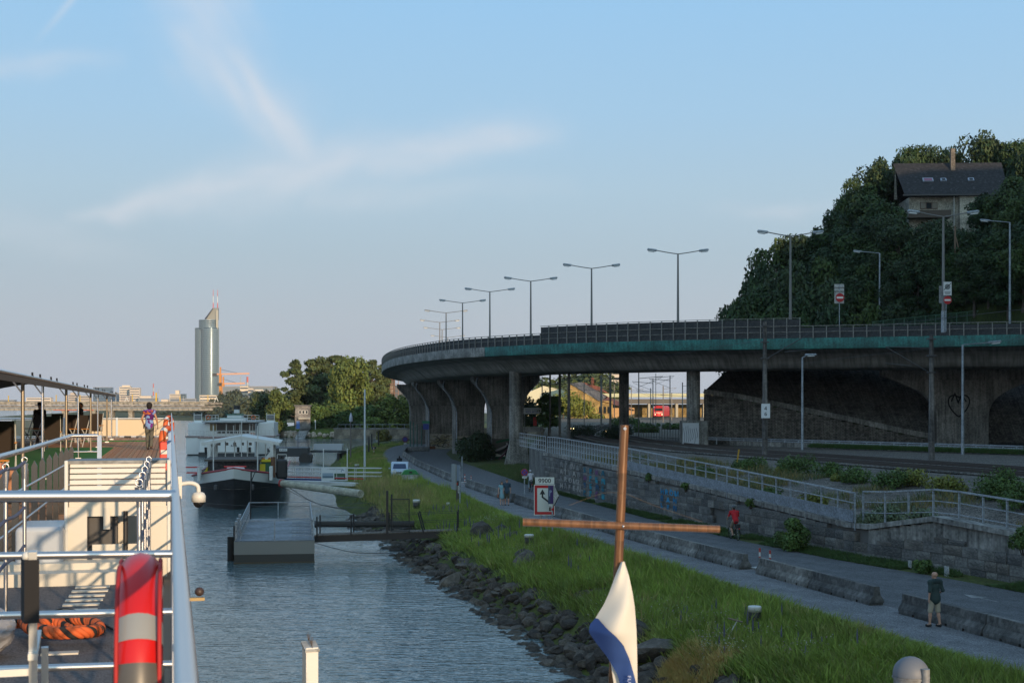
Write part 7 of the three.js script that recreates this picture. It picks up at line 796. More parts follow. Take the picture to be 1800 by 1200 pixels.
  if (o.hood) wear('hood', [bone(mid3(J.shL, J.shR, 0.3), mid3(J.shL, J.shR, 0.7), R(0.085), R(0.085))].map(b => { b[2] -= R(0.06); b[5] -= R(0.06); b[1] += R(0.03); b[4] += R(0.03); return b; }), o.hood);
  if (o.legs) { const B = [grow(torso[0], 0.014)]; for (const s of ['L', 'R']) { const L = o.legLen ?? 1; B.push(bone(J['hip' + s], mid3(J['hip' + s], J['knee' + s], Math.min(1, L)), R(0.1), R(L > 1 ? 0.07 : 0.085))); if (L > 1) B.push(bone(J['knee' + s], mid3(J['knee' + s], J['ank' + s], L - 1), R(0.072), R(0.066))); } wear('legwear', B, o.legs, 0.02); }
  if (o.skirt) { const K = mid3(J.kneeL, J.kneeR, 0.5); wear('skirt', [bone(J.pel, mid3(J.pel, K, 0.75), R(0.15), R(0.19), 1.15)], o.skirt); }
  for (const s of ['L', 'R']) { const a = J['ank' + s], b = toe(s); wear('shoe', [bone([a[0], a[1] - R(0.03), a[2] - R(0.03)], b, R(0.045), R(0.04))].map(q => q), o.shoes ?? blackRubber, 0.02, 0.012); }
  if (o.hair) { const B = [bone(H(0, 0.05, -0.03), H(0, 0.055, 0.012), R(0.083 + (o.hairBig ?? 0)), R(0.076 + (o.hairBig ?? 0))), bone(H(0, 0.0, -0.05), H(0, -0.03 - (o.hairLen ?? 0), -0.055), R(0.075 + (o.hairBig ?? 0)), R(0.06 + (o.hairBig ?? 0)))]; if (o.hairLen) for (const s of [-1, 1]) B.push(bone(H(s * 0.065, 0.03, -0.01), H(s * 0.075, -0.03 - o.hairLen, 0.0), R(0.035), R(0.03))); wear('hair', B, o.hair, 0.02, 0.009); }
  if (o.hat) { const c = H(0, 0.06, -0.01); mb().lathe([[0.19, -0.01], [0.18, 0.01], [0.1, 0.015], [0.095, 0.09], [0.07, 0.115], [0, 0.12]], c[0], c[1], c[2], 20).build('hat', o.hat, t); }
  if (o.glasses) { const e = H(0, 0.008, 0.092); mb().box(e[0], e[1], e[2], R(0.13), R(0.035), R(0.012), J.headTurn).build('glasses', blackPaint, t); }
  if (o.extra) o.extra(t, J, R, H);
  return t;
}
const cloth = (c, m) => mat(c, 0.9, m ? { map: m } : {});
{
  const walk = (a, b) => ({ kneeL: [0.1, 0.51, 0.06 * a], ankL: [0.1, 0.09, 0.13 * a - 0.03], kneeR: [-0.1, 0.51, 0.03 - 0.05 * a], ankR: [-0.1, 0.1, -0.16 * a], wrL: [0.26, 0.92, -0.08 * b], elL: [0.245, 1.16, -0.08 * b - 0.02], wrR: [-0.26, 0.92, 0.1 * b + 0.04], elR: [-0.245, 1.15, 0.02 * b - 0.02] });
  const m1 = onPlane(1644, 1102, PATH_Y + 0.004);
  person({ label: 'bald man in dark green hooded jacket and beige shorts standing by the barrier', pos: m1, turn: -2.75, h: 1.74, cell: 0.015, skin: [0.44, 0.25, 0.18], top: cloth([0.028, 0.05, 0.05]), loose: 0.03, sleeve: 1.05, hem: 0.06, flare: 0.03, hood: cloth([0.022, 0.04, 0.042]), legs: cloth([0.36, 0.32, 0.25]), legLen: 0.98, shoes: cloth([0.03, 0.026, 0.024]), hair: null, joints: { headTurn: 0.35, ...walk(0.35, 0.5), ankL: [0.15, 0.09, 0.06], kneeL: [0.13, 0.51, 0.06], ankR: [-0.15, 0.09, -0.06], kneeR: [-0.12, 0.51, 0.0], wrR: [-0.2, 1.02, 0.12], elR: [-0.26, 1.16, -0.06] } });
  const c1 = onPlane(882, 888, PATH_Y + 0.004), c2 = onPlane(891, 888, PATH_Y + 0.004);
  person({ label: 'woman in a light blue dress walking beside a man on the path', pos: c1, turn: 0.12, h: 1.66, female: true, skin: [0.46, 0.28, 0.21], top: cloth([0.2, 0.36, 0.42]), sleeve: 0.25, skirt: cloth([0.2, 0.36, 0.42]), shoes: cloth([0.3, 0.2, 0.15]), hair: cloth([0.1, 0.055, 0.03]), hairLen: 0.12, joints: walk(-0.6, 0.5), group: 'walkers on the path', extra: (t, J) => mb().rbox(J.wrR[0] - 0.03, J.wrR[1] - 0.2, J.wrR[2], 0.12, 0.24, 0.22, 0.04).build('bag', mat([0.22, 0.08, 0.05], 0.7), t) });
  person({ label: 'man in a dark blue shirt and brown shorts walking beside a woman', pos: c2, turn: 0.1, h: 1.82, skin: [0.42, 0.23, 0.17], top: cloth([0.03, 0.06, 0.09]), sleeve: 0.7, hem: 0.06, legs: cloth([0.06, 0.055, 0.035]), legLen: 0.95, hair: cloth([0.07, 0.04, 0.028]), joints: walk(0.6, 0.5), group: 'walkers on the path' });
  // bicycles and riders
  const bike = (pos, turn, lb, frame) => { const t = thing('bicycle', lb, 'bicycle', pos, turn), tyre = z => { const g = new THREE.TorusGeometry(0.33, 0.022, 8, 32); g.rotateY(Math.PI / 2); g.translate(0, 0.345, z); const w = mesh('wheel', g, blackRubber, t), sp = mb(); for (let k = 0; k < 16; k++) { const a = k / 16 * Math.PI; sp.rod(v(0, 0.345 + Math.cos(a) * 0.32, z + Math.sin(a) * 0.32), v(0, 0.345 - Math.cos(a) * 0.32, z - Math.sin(a) * 0.32), 0.002, 0.002, 3); } sp.build('spokes', chromeDull, w); }; tyre(0.55); tyre(-0.52); mb().rod(v(0, 0.3, -0.05), v(0, 0.88, -0.2), 0.018).rod(v(0, 0.82, -0.18), v(0, 0.86, 0.36), 0.018).rod(v(0, 0.3, -0.05), v(0, 0.78, 0.38), 0.02).rod(v(0, 0.345, -0.52), v(0, 0.3, -0.05), 0.014).rod(v(0, 0.345, -0.52), v(0, 0.8, -0.18), 0.013).rod(v(0, 1.0, 0.33), v(0, 0.345, 0.55), 0.018).build('frame', frame, t); mb().rbox(0, 0.94, -0.22, 0.15, 0.06, 0.26, 0.03).build('saddle', blackPaint, t); mb().tube([v(-0.28, 1.02, 0.22), v(-0.15, 1.06, 0.34), v(0.15, 1.06, 0.34), v(0.28, 1.02, 0.22)], 0.014, 16, 6).build('handlebar', darkMetal, t); mb().rod(v(0, 0.3, -0.05), v(0.09, 0.16, -0.05), 0.012).rod(v(0, 0.3, -0.05), v(-0.09, 0.44, -0.05), 0.012).build('crank', chromeDull, t); mb().rbox(0, 0.75, -0.55, 0.22, 0.2, 0.16, 0.03).build('rear_bag', blackPaint, t); mb().box(0, 0.62, -0.74, 0.07, 0.05, 0.03).build('rear_reflector', redPaint, t); return t; };
  const ride = { pel: [0, 0.98, -0.2], hipL: [0.09, 0.96, -0.18], hipR: [-0.09, 0.96, -0.18], kneeL: [0.11, 0.62, 0.16], kneeR: [-0.11, 0.76, 0.2], ankL: [0.1, 0.24, -0.06], ankR: [-0.1, 0.5, -0.1], chest: [0, 1.28, -0.06], shL: [0.18, 1.4, 0.02], shR: [-0.18, 1.4, 0.02], neck: [0, 1.46, 0.03], head: [0, 1.6, 0.08], elL: [0.27, 1.18, 0.12], elR: [-0.27, 1.18, 0.12], wrL: [0.26, 1.06, 0.3], wrR: [-0.26, 1.06, 0.3] };
  const helm = m => (t, J, R, H) => { const c = H(0, 0.055, -0.005), g = new THREE.SphereGeometry(0.115, 16, 10, 0, 6.283, 0, 1.7); g.scale(0.95, 0.95, 1.2); g.translate(...c); mesh('helmet', g, m, t); };
  const b1 = onPlane(1291, 948, PATH_Y + 0.012); bike(b1, Math.PI + 0.2, 'dark touring bicycle ridden along the road below the wall', blackPaint); person({ label: 'cyclist in a bright red shirt riding away along the road', pos: b1, turn: Math.PI + 0.2, h: 1.78, cell: 0.016, top: cloth([0.42, 0.012, 0.02]), loose: 0.03, sleeve: 0.85, legs: cloth([0.25, 0.2, 0.15]), legLen: 0.9, grip: 0.8, hair: cloth([0.03, 0.025, 0.02]), joints: ride, extra: helm(mat([0.05, 0.06, 0.07], 0.4)) });
  const b2 = onPlane(932.5, 864, PATH_Y + 0.012); bike(b2, Math.PI + 0.15, 'dark bicycle ridden past the no-stopping sign', blackPaint); person({ label: 'cyclist in a pale patterned shirt riding past the no-stopping sign', pos: b2, turn: Math.PI + 0.15, h: 1.75, top: cloth([0.42, 0.42, 0.45]), loose: 0.025, sleeve: 0.8, legs: cloth([0.2, 0.26, 0.29]), legLen: 1.7, grip: 0.8, joints: ride, hair: cloth([0.2, 0.18, 0.16]), extra: helm(mat([0.4, 0.4, 0.42], 0.4)) });
  person({ label: 'person in dark clothes on the path behind the parked van', pos: v(P(702, 831, 147).x, PATH_Y + 0.004, -147), turn: Math.PI - 0.1, h: 1.75, top: cloth([0.015, 0.015, 0.02]), loose: 0.05, sleeve: 1.8, legs: cloth([0.02, 0.02, 0.025]), legLen: 1.9, hair: cloth([0.02, 0.015, 0.012]), joints: walk(0.5, 0.4) });
}
// ---------------------------------------------------------------- parked van and the recycling containers
{
  const p = onPlane(702, 841, PATH_Y + 0.004), t = thing('parked_van', 'pale blue compact van facing along the path beside the meadow', 'van', p, 0.06), body = mat([0.42, 0.5, 0.6], 0.3, { metal: 0.1 }), w = 0.86;
  const sh = new THREE.Shape(); [[0, 0.28], [0, 0.75], [-0.12, 0.98], [-0.75, 1.1], [-1.5, 1.72], [-1.75, 1.8], [-3.9, 1.8], [-4.1, 1.6], [-4.15, 0.3]].forEach(([x, y], i) => i ? sh.lineTo(x, y) : sh.moveTo(x, y)); const g = new THREE.ExtrudeGeometry(sh, { depth: 2 * w - 0.12, bevelEnabled: true, bevelSize: 0.06, bevelThickness: 0.06, bevelSegments: 3 }); g.translate(0, 0, -w + 0.06); g.rotateY(-Math.PI / 2); mesh('body', meterUV(g), body, t); t.scale.set(0.95, 0.8, 0.9);
  mesh('windscreen', grid(1, 1, (u, q) => ({ x: lerp(-0.68, 0.68, u) * lerp(1, 0.88, q), y: lerp(1.16, 1.7, q), z: lerp(-0.74, -1.43, q) + 0.1 })), mat([0.02, 0.04, 0.09], 0.08), t); for (const s of [-1, 1]) { mb().rbox(s * 0.62, 0.86, -0.02, 0.34, 0.2, 0.14, 0.06).build('headlight', mat([0.7, 0.72, 0.74], 0.15), t); mb().rbox(s * 1.02, 1.18, -0.95, 0.2, 0.16, 0.12, 0.04).build('mirror', mat([0.3, 0.35, 0.42], 0.4), t); for (const z of [-0.85, -3.3]) { const wh = mb().rod(v(s * 0.72, 0.31, z), v(s * 0.9, 0.31, z), 0.31, 0.31, 20).build('wheel', blackRubber, t); mb().rod(v(s * 0.9, 0.31, z), v(s * 0.915, 0.31, z), 0.19, 0.18, 16).build('rim', chromeDull, wh); } mb().box(s * 0.925, 1.42, -2.4, 0.012, 0.36, 1.9).build('side_window', glassDark, t); }
  mb().rbox(0, 0.42, 0.05, 1.5, 0.22, 0.14, 0.05).build('bumper', greyPaint, t); mb().box(0, 0.72, 0.06, 0.7, 0.14, 0.02).build('grille', blackPaint, t); mb().box(0, 0.45, 0.125, 0.5, 0.11, 0.01).build('number_plate', whitePaint, t);
  const q = onPlane(720.5, 851, PATH_Y), r = thing('recycling_container', 'grey recycling container with a green domed lid beside the van', 'container', q.add(v(-0.0, 0, 0)), 0.1); mb().prism([[-0.62, 0.1], [0.62, 0.1], [0.74, 0.86], [-0.74, 0.86]], 1.2, 0, 0, 0, 0, 0.03).build('bin', mat([0.42, 0.43, 0.42], 0.6, { map: grainFine }), r); mb().prism([[-0.78, 0.88], [0.78, 0.88], [0.5, 1.22], [0.35, 1.27], [-0.35, 1.27], [-0.5, 1.22]], 1.2, 0, 0, 0, 0, 0.03).build('lid', mat([0.02, 0.2, 0.06], 0.5), r); mb().box(0.05, 1.08, 0.64, 0.26, 0.16, 0.04).build('slot', blackPaint, r); for (const x of [-0.5, 0.5]) mb().rod(v(x, 0.08, 0.4), v(x + 0.06, 0.08, 0.4), 0.09, 0.09, 10).build('castor', blackRubber, r); mb().box(0.1, 0.5, 0.63, 0.5, 0.4, 0.015).build('label', whiteOld, r);
  const bn = thing('litter_bin', 'narrow black litter bin beside the recycling container', 'bin', onPlane(733, 850, PATH_Y)); mb().rod(v(0, 0, 0), v(0, 0.85, 0), 0.2, 0.22, 14).build('bin', blackPaint, bn); mb().rod(v(0, 0.85, 0), v(0, 1.05, 0), 0.05).build('lid_post', chromeDull, bn);
  const af = thing('board_stand', 'white A-shaped pavement board beside the van', 'board', onPlane(694, 842, PATH_Y)); mb().bar(v(-0.25, 0, 0), v(0, 0.95, 0), 0.05, 0.06).bar(v(0.25, 0, 0), v(0, 0.95, 0), 0.05, 0.06).build('legs', whitePaint, af); mb().box(0, 0.45, 0, 0.3, 0.05, 0.05).build('crossbar', whitePaint, af);
}
// ---------------------------------------------------------------- the cruise ship the photograph is taken from
const TH = Math.atan(0.24), DK = EYE - 1.6, ship = thing('river_cruise_ship', 'white river cruise ship with sun deck, awning and chrome railings', 'ship', [0, 0, 0], TH);
const loc = p => p.clone().applyAxisAngle(UPV, -TH), LP = (px, py, d) => loc(P(px, py, d)), LD = (px, py) => loc(onPlane(px, py, DK)), world = p => p.clone().applyAxisAngle(UPV, TH);
const railGrey = mat([0.6, 0.61, 0.62], 0.4, { metal: 0.2 });
{
  mb().box(-5.7, 3.2, -26, 11.3, 7.7, 96).build('hull', whitePaint, ship); mb().box(-5.6, DK - 0.1, -26, 11.4, 0.14, 96.2).build('deck_base', mat([0.28, 0.2, 0.14], 0.8), ship);
  mb().box(0.1, DK - 0.02, -26, 0.1, 0.22, 96).build('rubbing_strake', mat([0.35, 0.28, 0.24], 0.7, { map: streaks }), ship);
  const teak = [[0.5, 0.215, 0.085], [0.54, 0.245, 0.1], [0.44, 0.185, 0.07]].map(c => mat(c, 0.75)), pw = 0.145; for (let k = 0; k < 44; k++) mb().box(-0.24 - k * pw, DK - 0.008, -43.5, pw - 0.014, 0.016, 58).build('deck_plank', teak[(k * 7) % 3], ship); mb().box(-3.4, DK - 0.022, -43.5, 6.4, 0.01, 58).build('plank_caulking', blackRubber, ship);
  const turfT = tex(256, (x, y) => { const n = fbm(x * 30, y * 30, 3, 30, 2), m = fbm(x * 4, y * 4, 3, 4, 6); return [14 + 26 * n, 74 + 60 * n + 20 * m, 20 + 20 * n]; }, 1 / 1.2), turf = mat([1, 1, 1], 1, { map: turfT, bumpMap: turfT, bumpScale: 0.01 });
  mb().box(-5.6, DK + 0.01, -40.5, 7.0, 0.02, 30).build('green_turf', turf, ship); mb().box(-3.0, DK + 0.01, -65.5, 4.2, 0.02, 0.9).build('green_turf', turf, ship);
  const carpetT = tex(256, (x, y) => { const k = 92 + 76 * (fbm(x * 60, y * 60, 2, 60) - 0.5); return [k, k * 0.97, k * 0.98]; }, 1 / 0.5); mb().box(-1.5, DK + 0.003, -9.9, 2.8, 0.008, 6.4).build('carpet', mat([1, 0.98, 1], 1, { map: carpetT, bumpMap: carpetT, bumpScale: 0.004 }), ship);
  [[135, 195, 1026], [132, 192, 1034], [126, 189, 1041], [121, 184, 1049], [115, 180, 1057], [110, 174, 1065], [104, 170, 1075], [96, 167, 1085], [88, 161, 1096], [80, 156, 1108], [72, 150, 1120], [72, 137, 1151]].forEach(([a, b, y]) => { const A = LD(a, y), B = LD(b, y); mb().box((A.x + B.x) / 2, DK + 0.012, (A.z + B.z) / 2, B.x - A.x, 0.012, 0.09).build('step_strip', creamPaint, ship); });
  mb().box(-0.95, DK + 0.06, -13.25, 1.75, 0.12, 0.3).build('plinth', creamPaint, ship); mb().box(-0.95, DK + 0.15, -13.5, 1.5, 0.06, 0.3).build('plinth_step', creamPaint, ship);
  // louvred cabinet
  const zc = -13.75, W = 0.92, T = DK + 1.07, x0 = -0.94, slat = mat([0.6, 0.58, 0.54], 0.4);
  for (let k = 0; k < 6; k++) mb().rbox(x0 + W / 2, T - 0.03 - k * 0.052, zc + 0.012 * k, W - 0.06, 0.044, 0.03, 0.006, 0, -0.25).build('cabinet_slat', slat, ship);
  for (const x of [x0, x0 + W]) mb().rbox(x, DK + 0.56, zc + 0.03, 0.035, 1.06, 0.07, 0.012).build('cabinet_post', whitePaint, ship);
  mb().box(x0 + W / 2, T - 0.42, zc + 0.02, W - 0.05, 0.16, 0.03).build('cabinet_panel', creamPaint, ship); mb().box(x0 + 0.1, DK + 0.33, zc + 0.03, 0.17, 0.66, 0.04).box(x0 + W - 0.14, DK + 0.33, zc + 0.03, 0.25, 0.66, 0.04).build('cabinet_panel', creamPaint, ship); mb().box(x0 + W / 2 - 0.02, DK + 0.16, zc + 0.03, W - 0.5, 0.3, 0.04).box(x0 + 0.36, DK + 0.55, zc + 0.03, 0.06, 0.2, 0.04).build('cabinet_panel', creamPaint, ship);
  mb().box(x0 + W / 2, DK + 0.4, zc - 0.55, W - 0.06, 0.8, 0.03).build('cabinet_back', creamPaint, ship); mb().box(x0 + W / 2, T, zc - 0.28, W, 0.03, 0.6).build('cabinet_top', greyPaint, ship); mb().box(x0 + 0.3, DK + 0.42, zc - 0.2, 0.3, 0.3, 0.2).build('cabinet_motor', darkMetal, ship); mb().rod(v(x0 + 0.53, DK + 0.1, zc + 0.1), v(x0 + 0.53, DK + 0.62, zc + 0.1), 0.022).build('cabinet_crank', blackPaint, ship);
  
  // transverse rail in front of the camera
  [[0.39, 0.026], [0.645, 0.017], [0.9, 0.017], [1.13, 0.016]].forEach(([dr, r]) => mb().rod(v(-5, EYE - dr + 0.045, -6.43), v(0.02, EYE - dr - 0.008, -6.43), r, r, 14).build(dr < 0.4 ? 'handrail' : 'rail', chromeDull, ship));
  mb().rod(v(0.02, DK, -6.43), v(0.02, EYE - 0.4, -6.43), 0.022).build('rail_post', chromeDull, ship);
  // starboard rail running ahead
  mb().rbox(0.02, EYE - 0.4, -36.5, 0.034, 0.035, 69, 0.012).build('starboard_handrail', railGrey, ship); for (const dr of [0.7, 0.98, 1.25]) mb().rod(v(0.02, EYE - dr, -2), v(0.02, EYE - dr, -71), 0.013, 0.013, 6).build('starboard_rail', railGrey, ship); for (let s = 2.6; s < 71; s += 1.7) mb().box(0.015, EYE - 1.02, -s, 0.02, 1.2, 0.05).build('starboard_post', railGrey, ship);
  mb().box(-0.02, EYE - 0.78, -24.5, 0.05, 0.7, 0.06).build('blue_post', mat([0.2, 0.32, 0.55], 0.4), ship); mb().box(-0.02, EYE - 0.72, -17.5, 0.05, 0.6, 0.05).build('blue_post', mat([0.2, 0.32, 0.55], 0.4), ship);
  // stair-well railing with flat pickets
  const lx = -1.58; mb().tube([v(lx, EYE - 0.5, -24.2), v(lx, EYE - 0.5, -18), v(lx, EYE - 0.49, -13), v(lx, EYE - 0.5, -8)], 0.03, 30, 10).build('stairwell_handrail', chromeDull, ship); mb().rod(v(lx, EYE - 0.5, -24.2), v(lx + 0.42, EYE - 0.5, -24.2), 0.03).rod(v(lx, EYE - 0.76, -24.2), v(lx + 0.42, EYE - 0.76, -24.2), 0.012).build('stairwell_handrail', chromeDull, ship); mb().box(lx + 0.44, DK + 0.55, -24.2, 0.07, 1.12, 0.05).build('stairwell_end_post', mat([0.3, 0.4, 0.58], 0.4), ship);
  const pk = new THREE.Shape(); [[-0.036, 0], [0.036, 0], [0.036, 0.88], [0, 0.95], [-0.036, 0.88]].forEach(([x, y], i) => i ? pk.lineTo(x, y) : pk.moveTo(x, y)); const pg = new THREE.ExtrudeGeometry(pk, { depth: 0.012, bevelEnabled: false }); pg.rotateY(-0.2); const pgm = meterUV(pg), pm = mat([0.2, 0.185, 0.17], 0.22, { metal: 0.85 }); for (let s = 11.2; s < 24.1; s += 1.06) mesh('picket', pgm, pm, ship).position.set(lx + 0.02, DK, -s);
  for (const h of [0.72, 0.38]) mb().rod(v(lx + 0.06, DK + h, -24), v(lx + 0.06, DK + h, -8), 0.014).build('stairwell_rail', chromeDull, ship);
  // hooked stanchions of the two rope rails
  for (const [l, ss, hy] of [[-1.2, [8, 9.6, 11.2, 12.6], 1.14], [-0.2, [9.5, 10.5, 11.5, 12.5, 13.6], 1.1]]) { for (const s of ss) { const st = mb().rod(v(l, DK, -s), v(l, DK + hy - 0.16, -s), 0.016).rod(v(l, DK + hy - 0.16, -s), v(l, DK + hy - 0.03, -s), 0.016, 0.03).build('stanchion', chromeDull, ship); const g = new THREE.TorusGeometry(0.022, 0.005, 6, 14); g.translate(l, DK + hy, -s); mesh('hook', g, chromeDull, st); } for (const h of [hy - 0.02, hy - 0.4, hy - 0.72]) { const pts = []; for (let i = 0; i + 1 < ss.length; i++) { pts.push(v(l, DK + h, -ss[i]), v(l, DK + h - 0.02, -(ss[i] + ss[i + 1]) / 2)); } pts.push(v(l, DK + h, -ss[ss.length - 1])); mb().tube(pts, 0.014, 40, 6).build('rope_rail', mat([0.09, 0.1, 0.16], 0.8), ship); } }
  // awning
  const aw = mat([0.05, 0.042, 0.038], 0.95), roof = mesh('awning', grid(10, 24, (u, w) => ({ x: lerp(-2.55, -8.6, u), y: EYE + 0.5 + 0.5 * Math.sin(u * Math.PI) - 0.06 * Math.abs(Math.sin(w * Math.PI * 9)) * u, z: -lerp(15, 68.5, w) })), aw, ship); mb().rod(v(-2.5, EYE + 0.52, -15), v(-2.5, EYE + 0.5, -68.5), 0.03).build('awning_tube', chromeDull, roof); mb().box(-2.5, EYE + 0.43, -41.7, 0.03, 0.1, 53.4).build('awning_valance', mat([0.07, 0.06, 0.055], 0.95), roof);
  [27.6, 31.8, 38.8, 43.8, 50.4, 55.4, 63, 68].forEach((s, i) => { mb().rod(v(-2.66, DK, -s), v(-2.66, EYE + 0.5, -s), i % 2 ? 0.028 : 0.035, i % 2 ? 0.028 : 0.035, 10).build('awning_post', i % 2 ? chrome : mat([0.25, 0.22, 0.18], 0.35, { metal: 0.6 }), ship); mb().box(-2.66, DK + 0.03, -s, 0.16, 0.04, 0.16).build('post_foot', chromeDull, ship); mb().bar(v(-2.66, EYE + 0.2, -s), v(-2.86, EYE + 0.48, -s), 0.02, 0.03).build('post_brace', chromeDull, ship); for (const q of [0, 1.6]) mb().box(-2.49, EYE + 0.56, -s - q, 0.035, 0.1, 0.02, 0, 0.6).build('awning_strap', blackPaint, roof); });
  // windbreak of cream canvas at the end of the deck
  for (let k = 0; k < 3; k++) { mb().box(-1.35 - k * 2.45, DK + 0.5, -72, 2.35, 0.78, 0.03).build('canvas_panel', mat([0.6, 0.5, 0.36], 0.9), ship); mb().box(-0.12 - k * 2.45, DK + 0.5, -72, 0.09, 1.0, 0.05).build('windbreak_post', mat([0.45, 0.55, 0.66], 0.5), ship); } mb().rod(v(-8, DK + 0.95, -72), v(0, DK + 0.95, -72), 0.03).build('windbreak_rail', railGrey, ship); mb().rod(v(-8, DK + 0.07, -71.9), v(0, DK + 0.07, -71.9), 0.03).build('windbreak_rail', railGrey, ship); for (let k = 0; k < 6; k++) mb().box(-0.4 - k * 0.55, DK + 0.05, -71.5, 0.3, 0.1, 0.2, k).build('deck_fitting', k % 2 ? blackPaint : greyPaint, ship);
}
{ // things on the deck
  const W = (l, y, s) => world(v(l, y, -s));
  // lifebuoy seen edge-on at the rail
  const redV = mat([0.55, 0.012, 0.012], 0.35), lb = thing('lifebuoy', 'red lifebuoy with silver bands hung edge-on at the ship rail', 'lifebuoy', W(-0.085, EYE - 0.8, 4.2), TH + Math.PI / 2); { const g = new THREE.TorusGeometry(0.315, 0.062, 18, 60); mesh('ring', g, redV, lb); for (const a of [0.86, 2.43, 4.0, 5.57]) { const q = new THREE.TorusGeometry(0.315, 0.0645, 16, 8, 0.2); q.rotateZ(a); mesh('reflective_band', q, mat([0.27, 0.28, 0.28], 0.35), lb); } { const q = new THREE.TorusGeometry(0.315, 0.068, 16, 8, 0.15); q.rotateZ(2.8); mesh('holder_strap', q, mat([0.09, 0.085, 0.08], 0.4), lb); } for (const sd of [-1, 1]) { const pts = []; for (let k = 0; k <= 40; k++) { const a = k / 40 * 6.283, r = 0.34 + 0.04 * Math.abs(Math.sin(2 * a)); pts.push(v(Math.cos(a) * r, Math.sin(a) * r, sd * 0.055)); } mb().tube(pts, 0.006, 100, 6).build('grab_line', mat([0.4, 0.02, 0.02], 0.7), lb); } mb().box(0.3, -0.25, 0, 0.16, 0.06, 0.16).build('holder', darkMetal, lb); }
  const org = mat([0.62, 0.11, 0.02], 0.5); for (const [l, s, h, lbl] of [[-0.1, 36, 0.72, 'orange lifebuoy on the far ship rail beside the red case'], [-0.08, 52, 0.85, 'orange lifebuoy farther along the ship rail']]) { const b = thing('lifebuoy', lbl, 'lifebuoy', W(l, DK + h, s), TH + 1.2, 'orange lifebuoys on the ship rail'); mesh('ring', new THREE.TorusGeometry(0.31, 0.085, 12, 36), org, b); for (const a of [0.5, 2.1, 3.6, 5.2]) { const q = new THREE.TorusGeometry(0.31, 0.087, 12, 6, 0.3); q.rotateZ(a); mesh('reflective_band', q, whitePaint, b); } const rc = thing('rescue_case', s < 40 ? 'red rescue line case below the orange lifebuoy' : 'dark red case on the rail by the far lifebuoy', 'case', W(-0.16, DK + 0.02, s - 0.6), TH); mb().rbox(0, 0.35, 0, 0.22, 0.7, 0.2, 0.04).build('case', s < 40 ? mat([0.6, 0.05, 0.03], 0.5) : mat([0.18, 0.02, 0.02], 0.5), rc); mb().box(0, 0.45, 0.11, 0.16, 0.1, 0.01).build('case_label', whitePaint, rc); }
  // folding chair beside the rail
  const alu = mat([0.55, 0.57, 0.58], 0.35, { metal: 0.7 }), ch = thing('folding_chair', 'aluminium folding chair with black mesh back close to the ship rail', 'chair', W(-0.475, DK, 5.3), TH + 0.06); { for (const z of [0.0, -0.42]) for (const x of [-0.5, 0]) mb().box(x + (z ? 0.03 : 0), 0.34, z, 0.026, 0.68, 0.026, 0, z ? 0.1 : -0.1).build('leg', alu, ch); for (const x of [-0.5, 0]) mb().box(x, 0.72, -0.2, 0.032, 0.022, 0.56).build('arm', alu, ch); mb().rbox(-0.25, 0.46, -0.22, 0.5, 0.04, 0.46, 0.015).build('seat', mat([0.012, 0.016, 0.03], 0.7), ch); for (const x of [-0.5, 0]) mb().box(x, 0.84, 0.04, 0.028, 0.5, 0.03, 0, 0.1).build('back_post', alu, ch); mb().box(-0.01, 0.95, 0.04, 0.05, 0.22, 0.1, 0.15).build('backrest', mat([0.014, 0.014, 0.016], 0.9), ch); mb().box(-0.25, 0.66, 0.02, 0.5, 0.025, 0.025).box(-0.25, 0.56, 0.02, 0.5, 0.025, 0.025).build('crossbar', alu, ch); mb().ball(-0.02, 1.07, 0.05, 0.018, 1, 8).build('end_cap', whitePaint, ch); }
  // orange laid rope in a heap
  const rp = thing('rope_coil', 'heap of thick orange and black twisted rope on the carpet', 'rope', W(0, 0, 0), TH); { const C = [[30, 1100], [90, 1092], [150, 1096], [172, 1112], [140, 1118], [90, 1112], [62, 1122], [110, 1130], [165, 1126], [150, 1140], [95, 1142], [55, 1134], [40, 1112]].map(([x, y], i) => { const p = LD(x, y + 6); p.y = DK + 0.045 + (i > 4 ? 0.05 : 0) + (i > 8 ? 0.035 : 0); return p; }), cv = new THREE.CatmullRomCurve3(C, false, 'centripetal'), N = 420, fr = cv.computeFrenetFrames(N), strands = [[], [], [], []]; for (let i = 0; i <= N; i++) { const p = cv.getPointAt(i / N); for (let k = 0; k < 4; k++) { const a = i * 0.32 + k * Math.PI / 2; strands[k].push(p.clone().addScaledVector(fr.normals[i], Math.cos(a) * 0.022).addScaledVector(fr.binormals[i], Math.sin(a) * 0.022)); } } strands.forEach((q, k) => mb().tube(q, 0.02, 520, 6).build('strand', k === 1 ? blackRubber : mat([0.62, 0.12, 0.03], 0.8), rp)); }
  const cb = thing('deck_cable', 'thin black cable snaking over the carpet strips', 'cable', [0, 0, 0], TH); mb().tube([LD(60, 1100), LD(110, 1075), LD(150, 1083), LD(175, 1098), LD(215, 1118), LD(255, 1125)].map(p => p.setY(DK + 0.022)), 0.008, 60, 6).build('cable', blackRubber, cb); mb().tube([LD(110, 1078), LD(150, 1082), LD(190, 1078), LD(200, 1074)].map(p => p.setY(DK + 0.03)), 0.006, 40, 5).build('cable', mat([0.2, 0.18, 0.14], 0.8), cb);
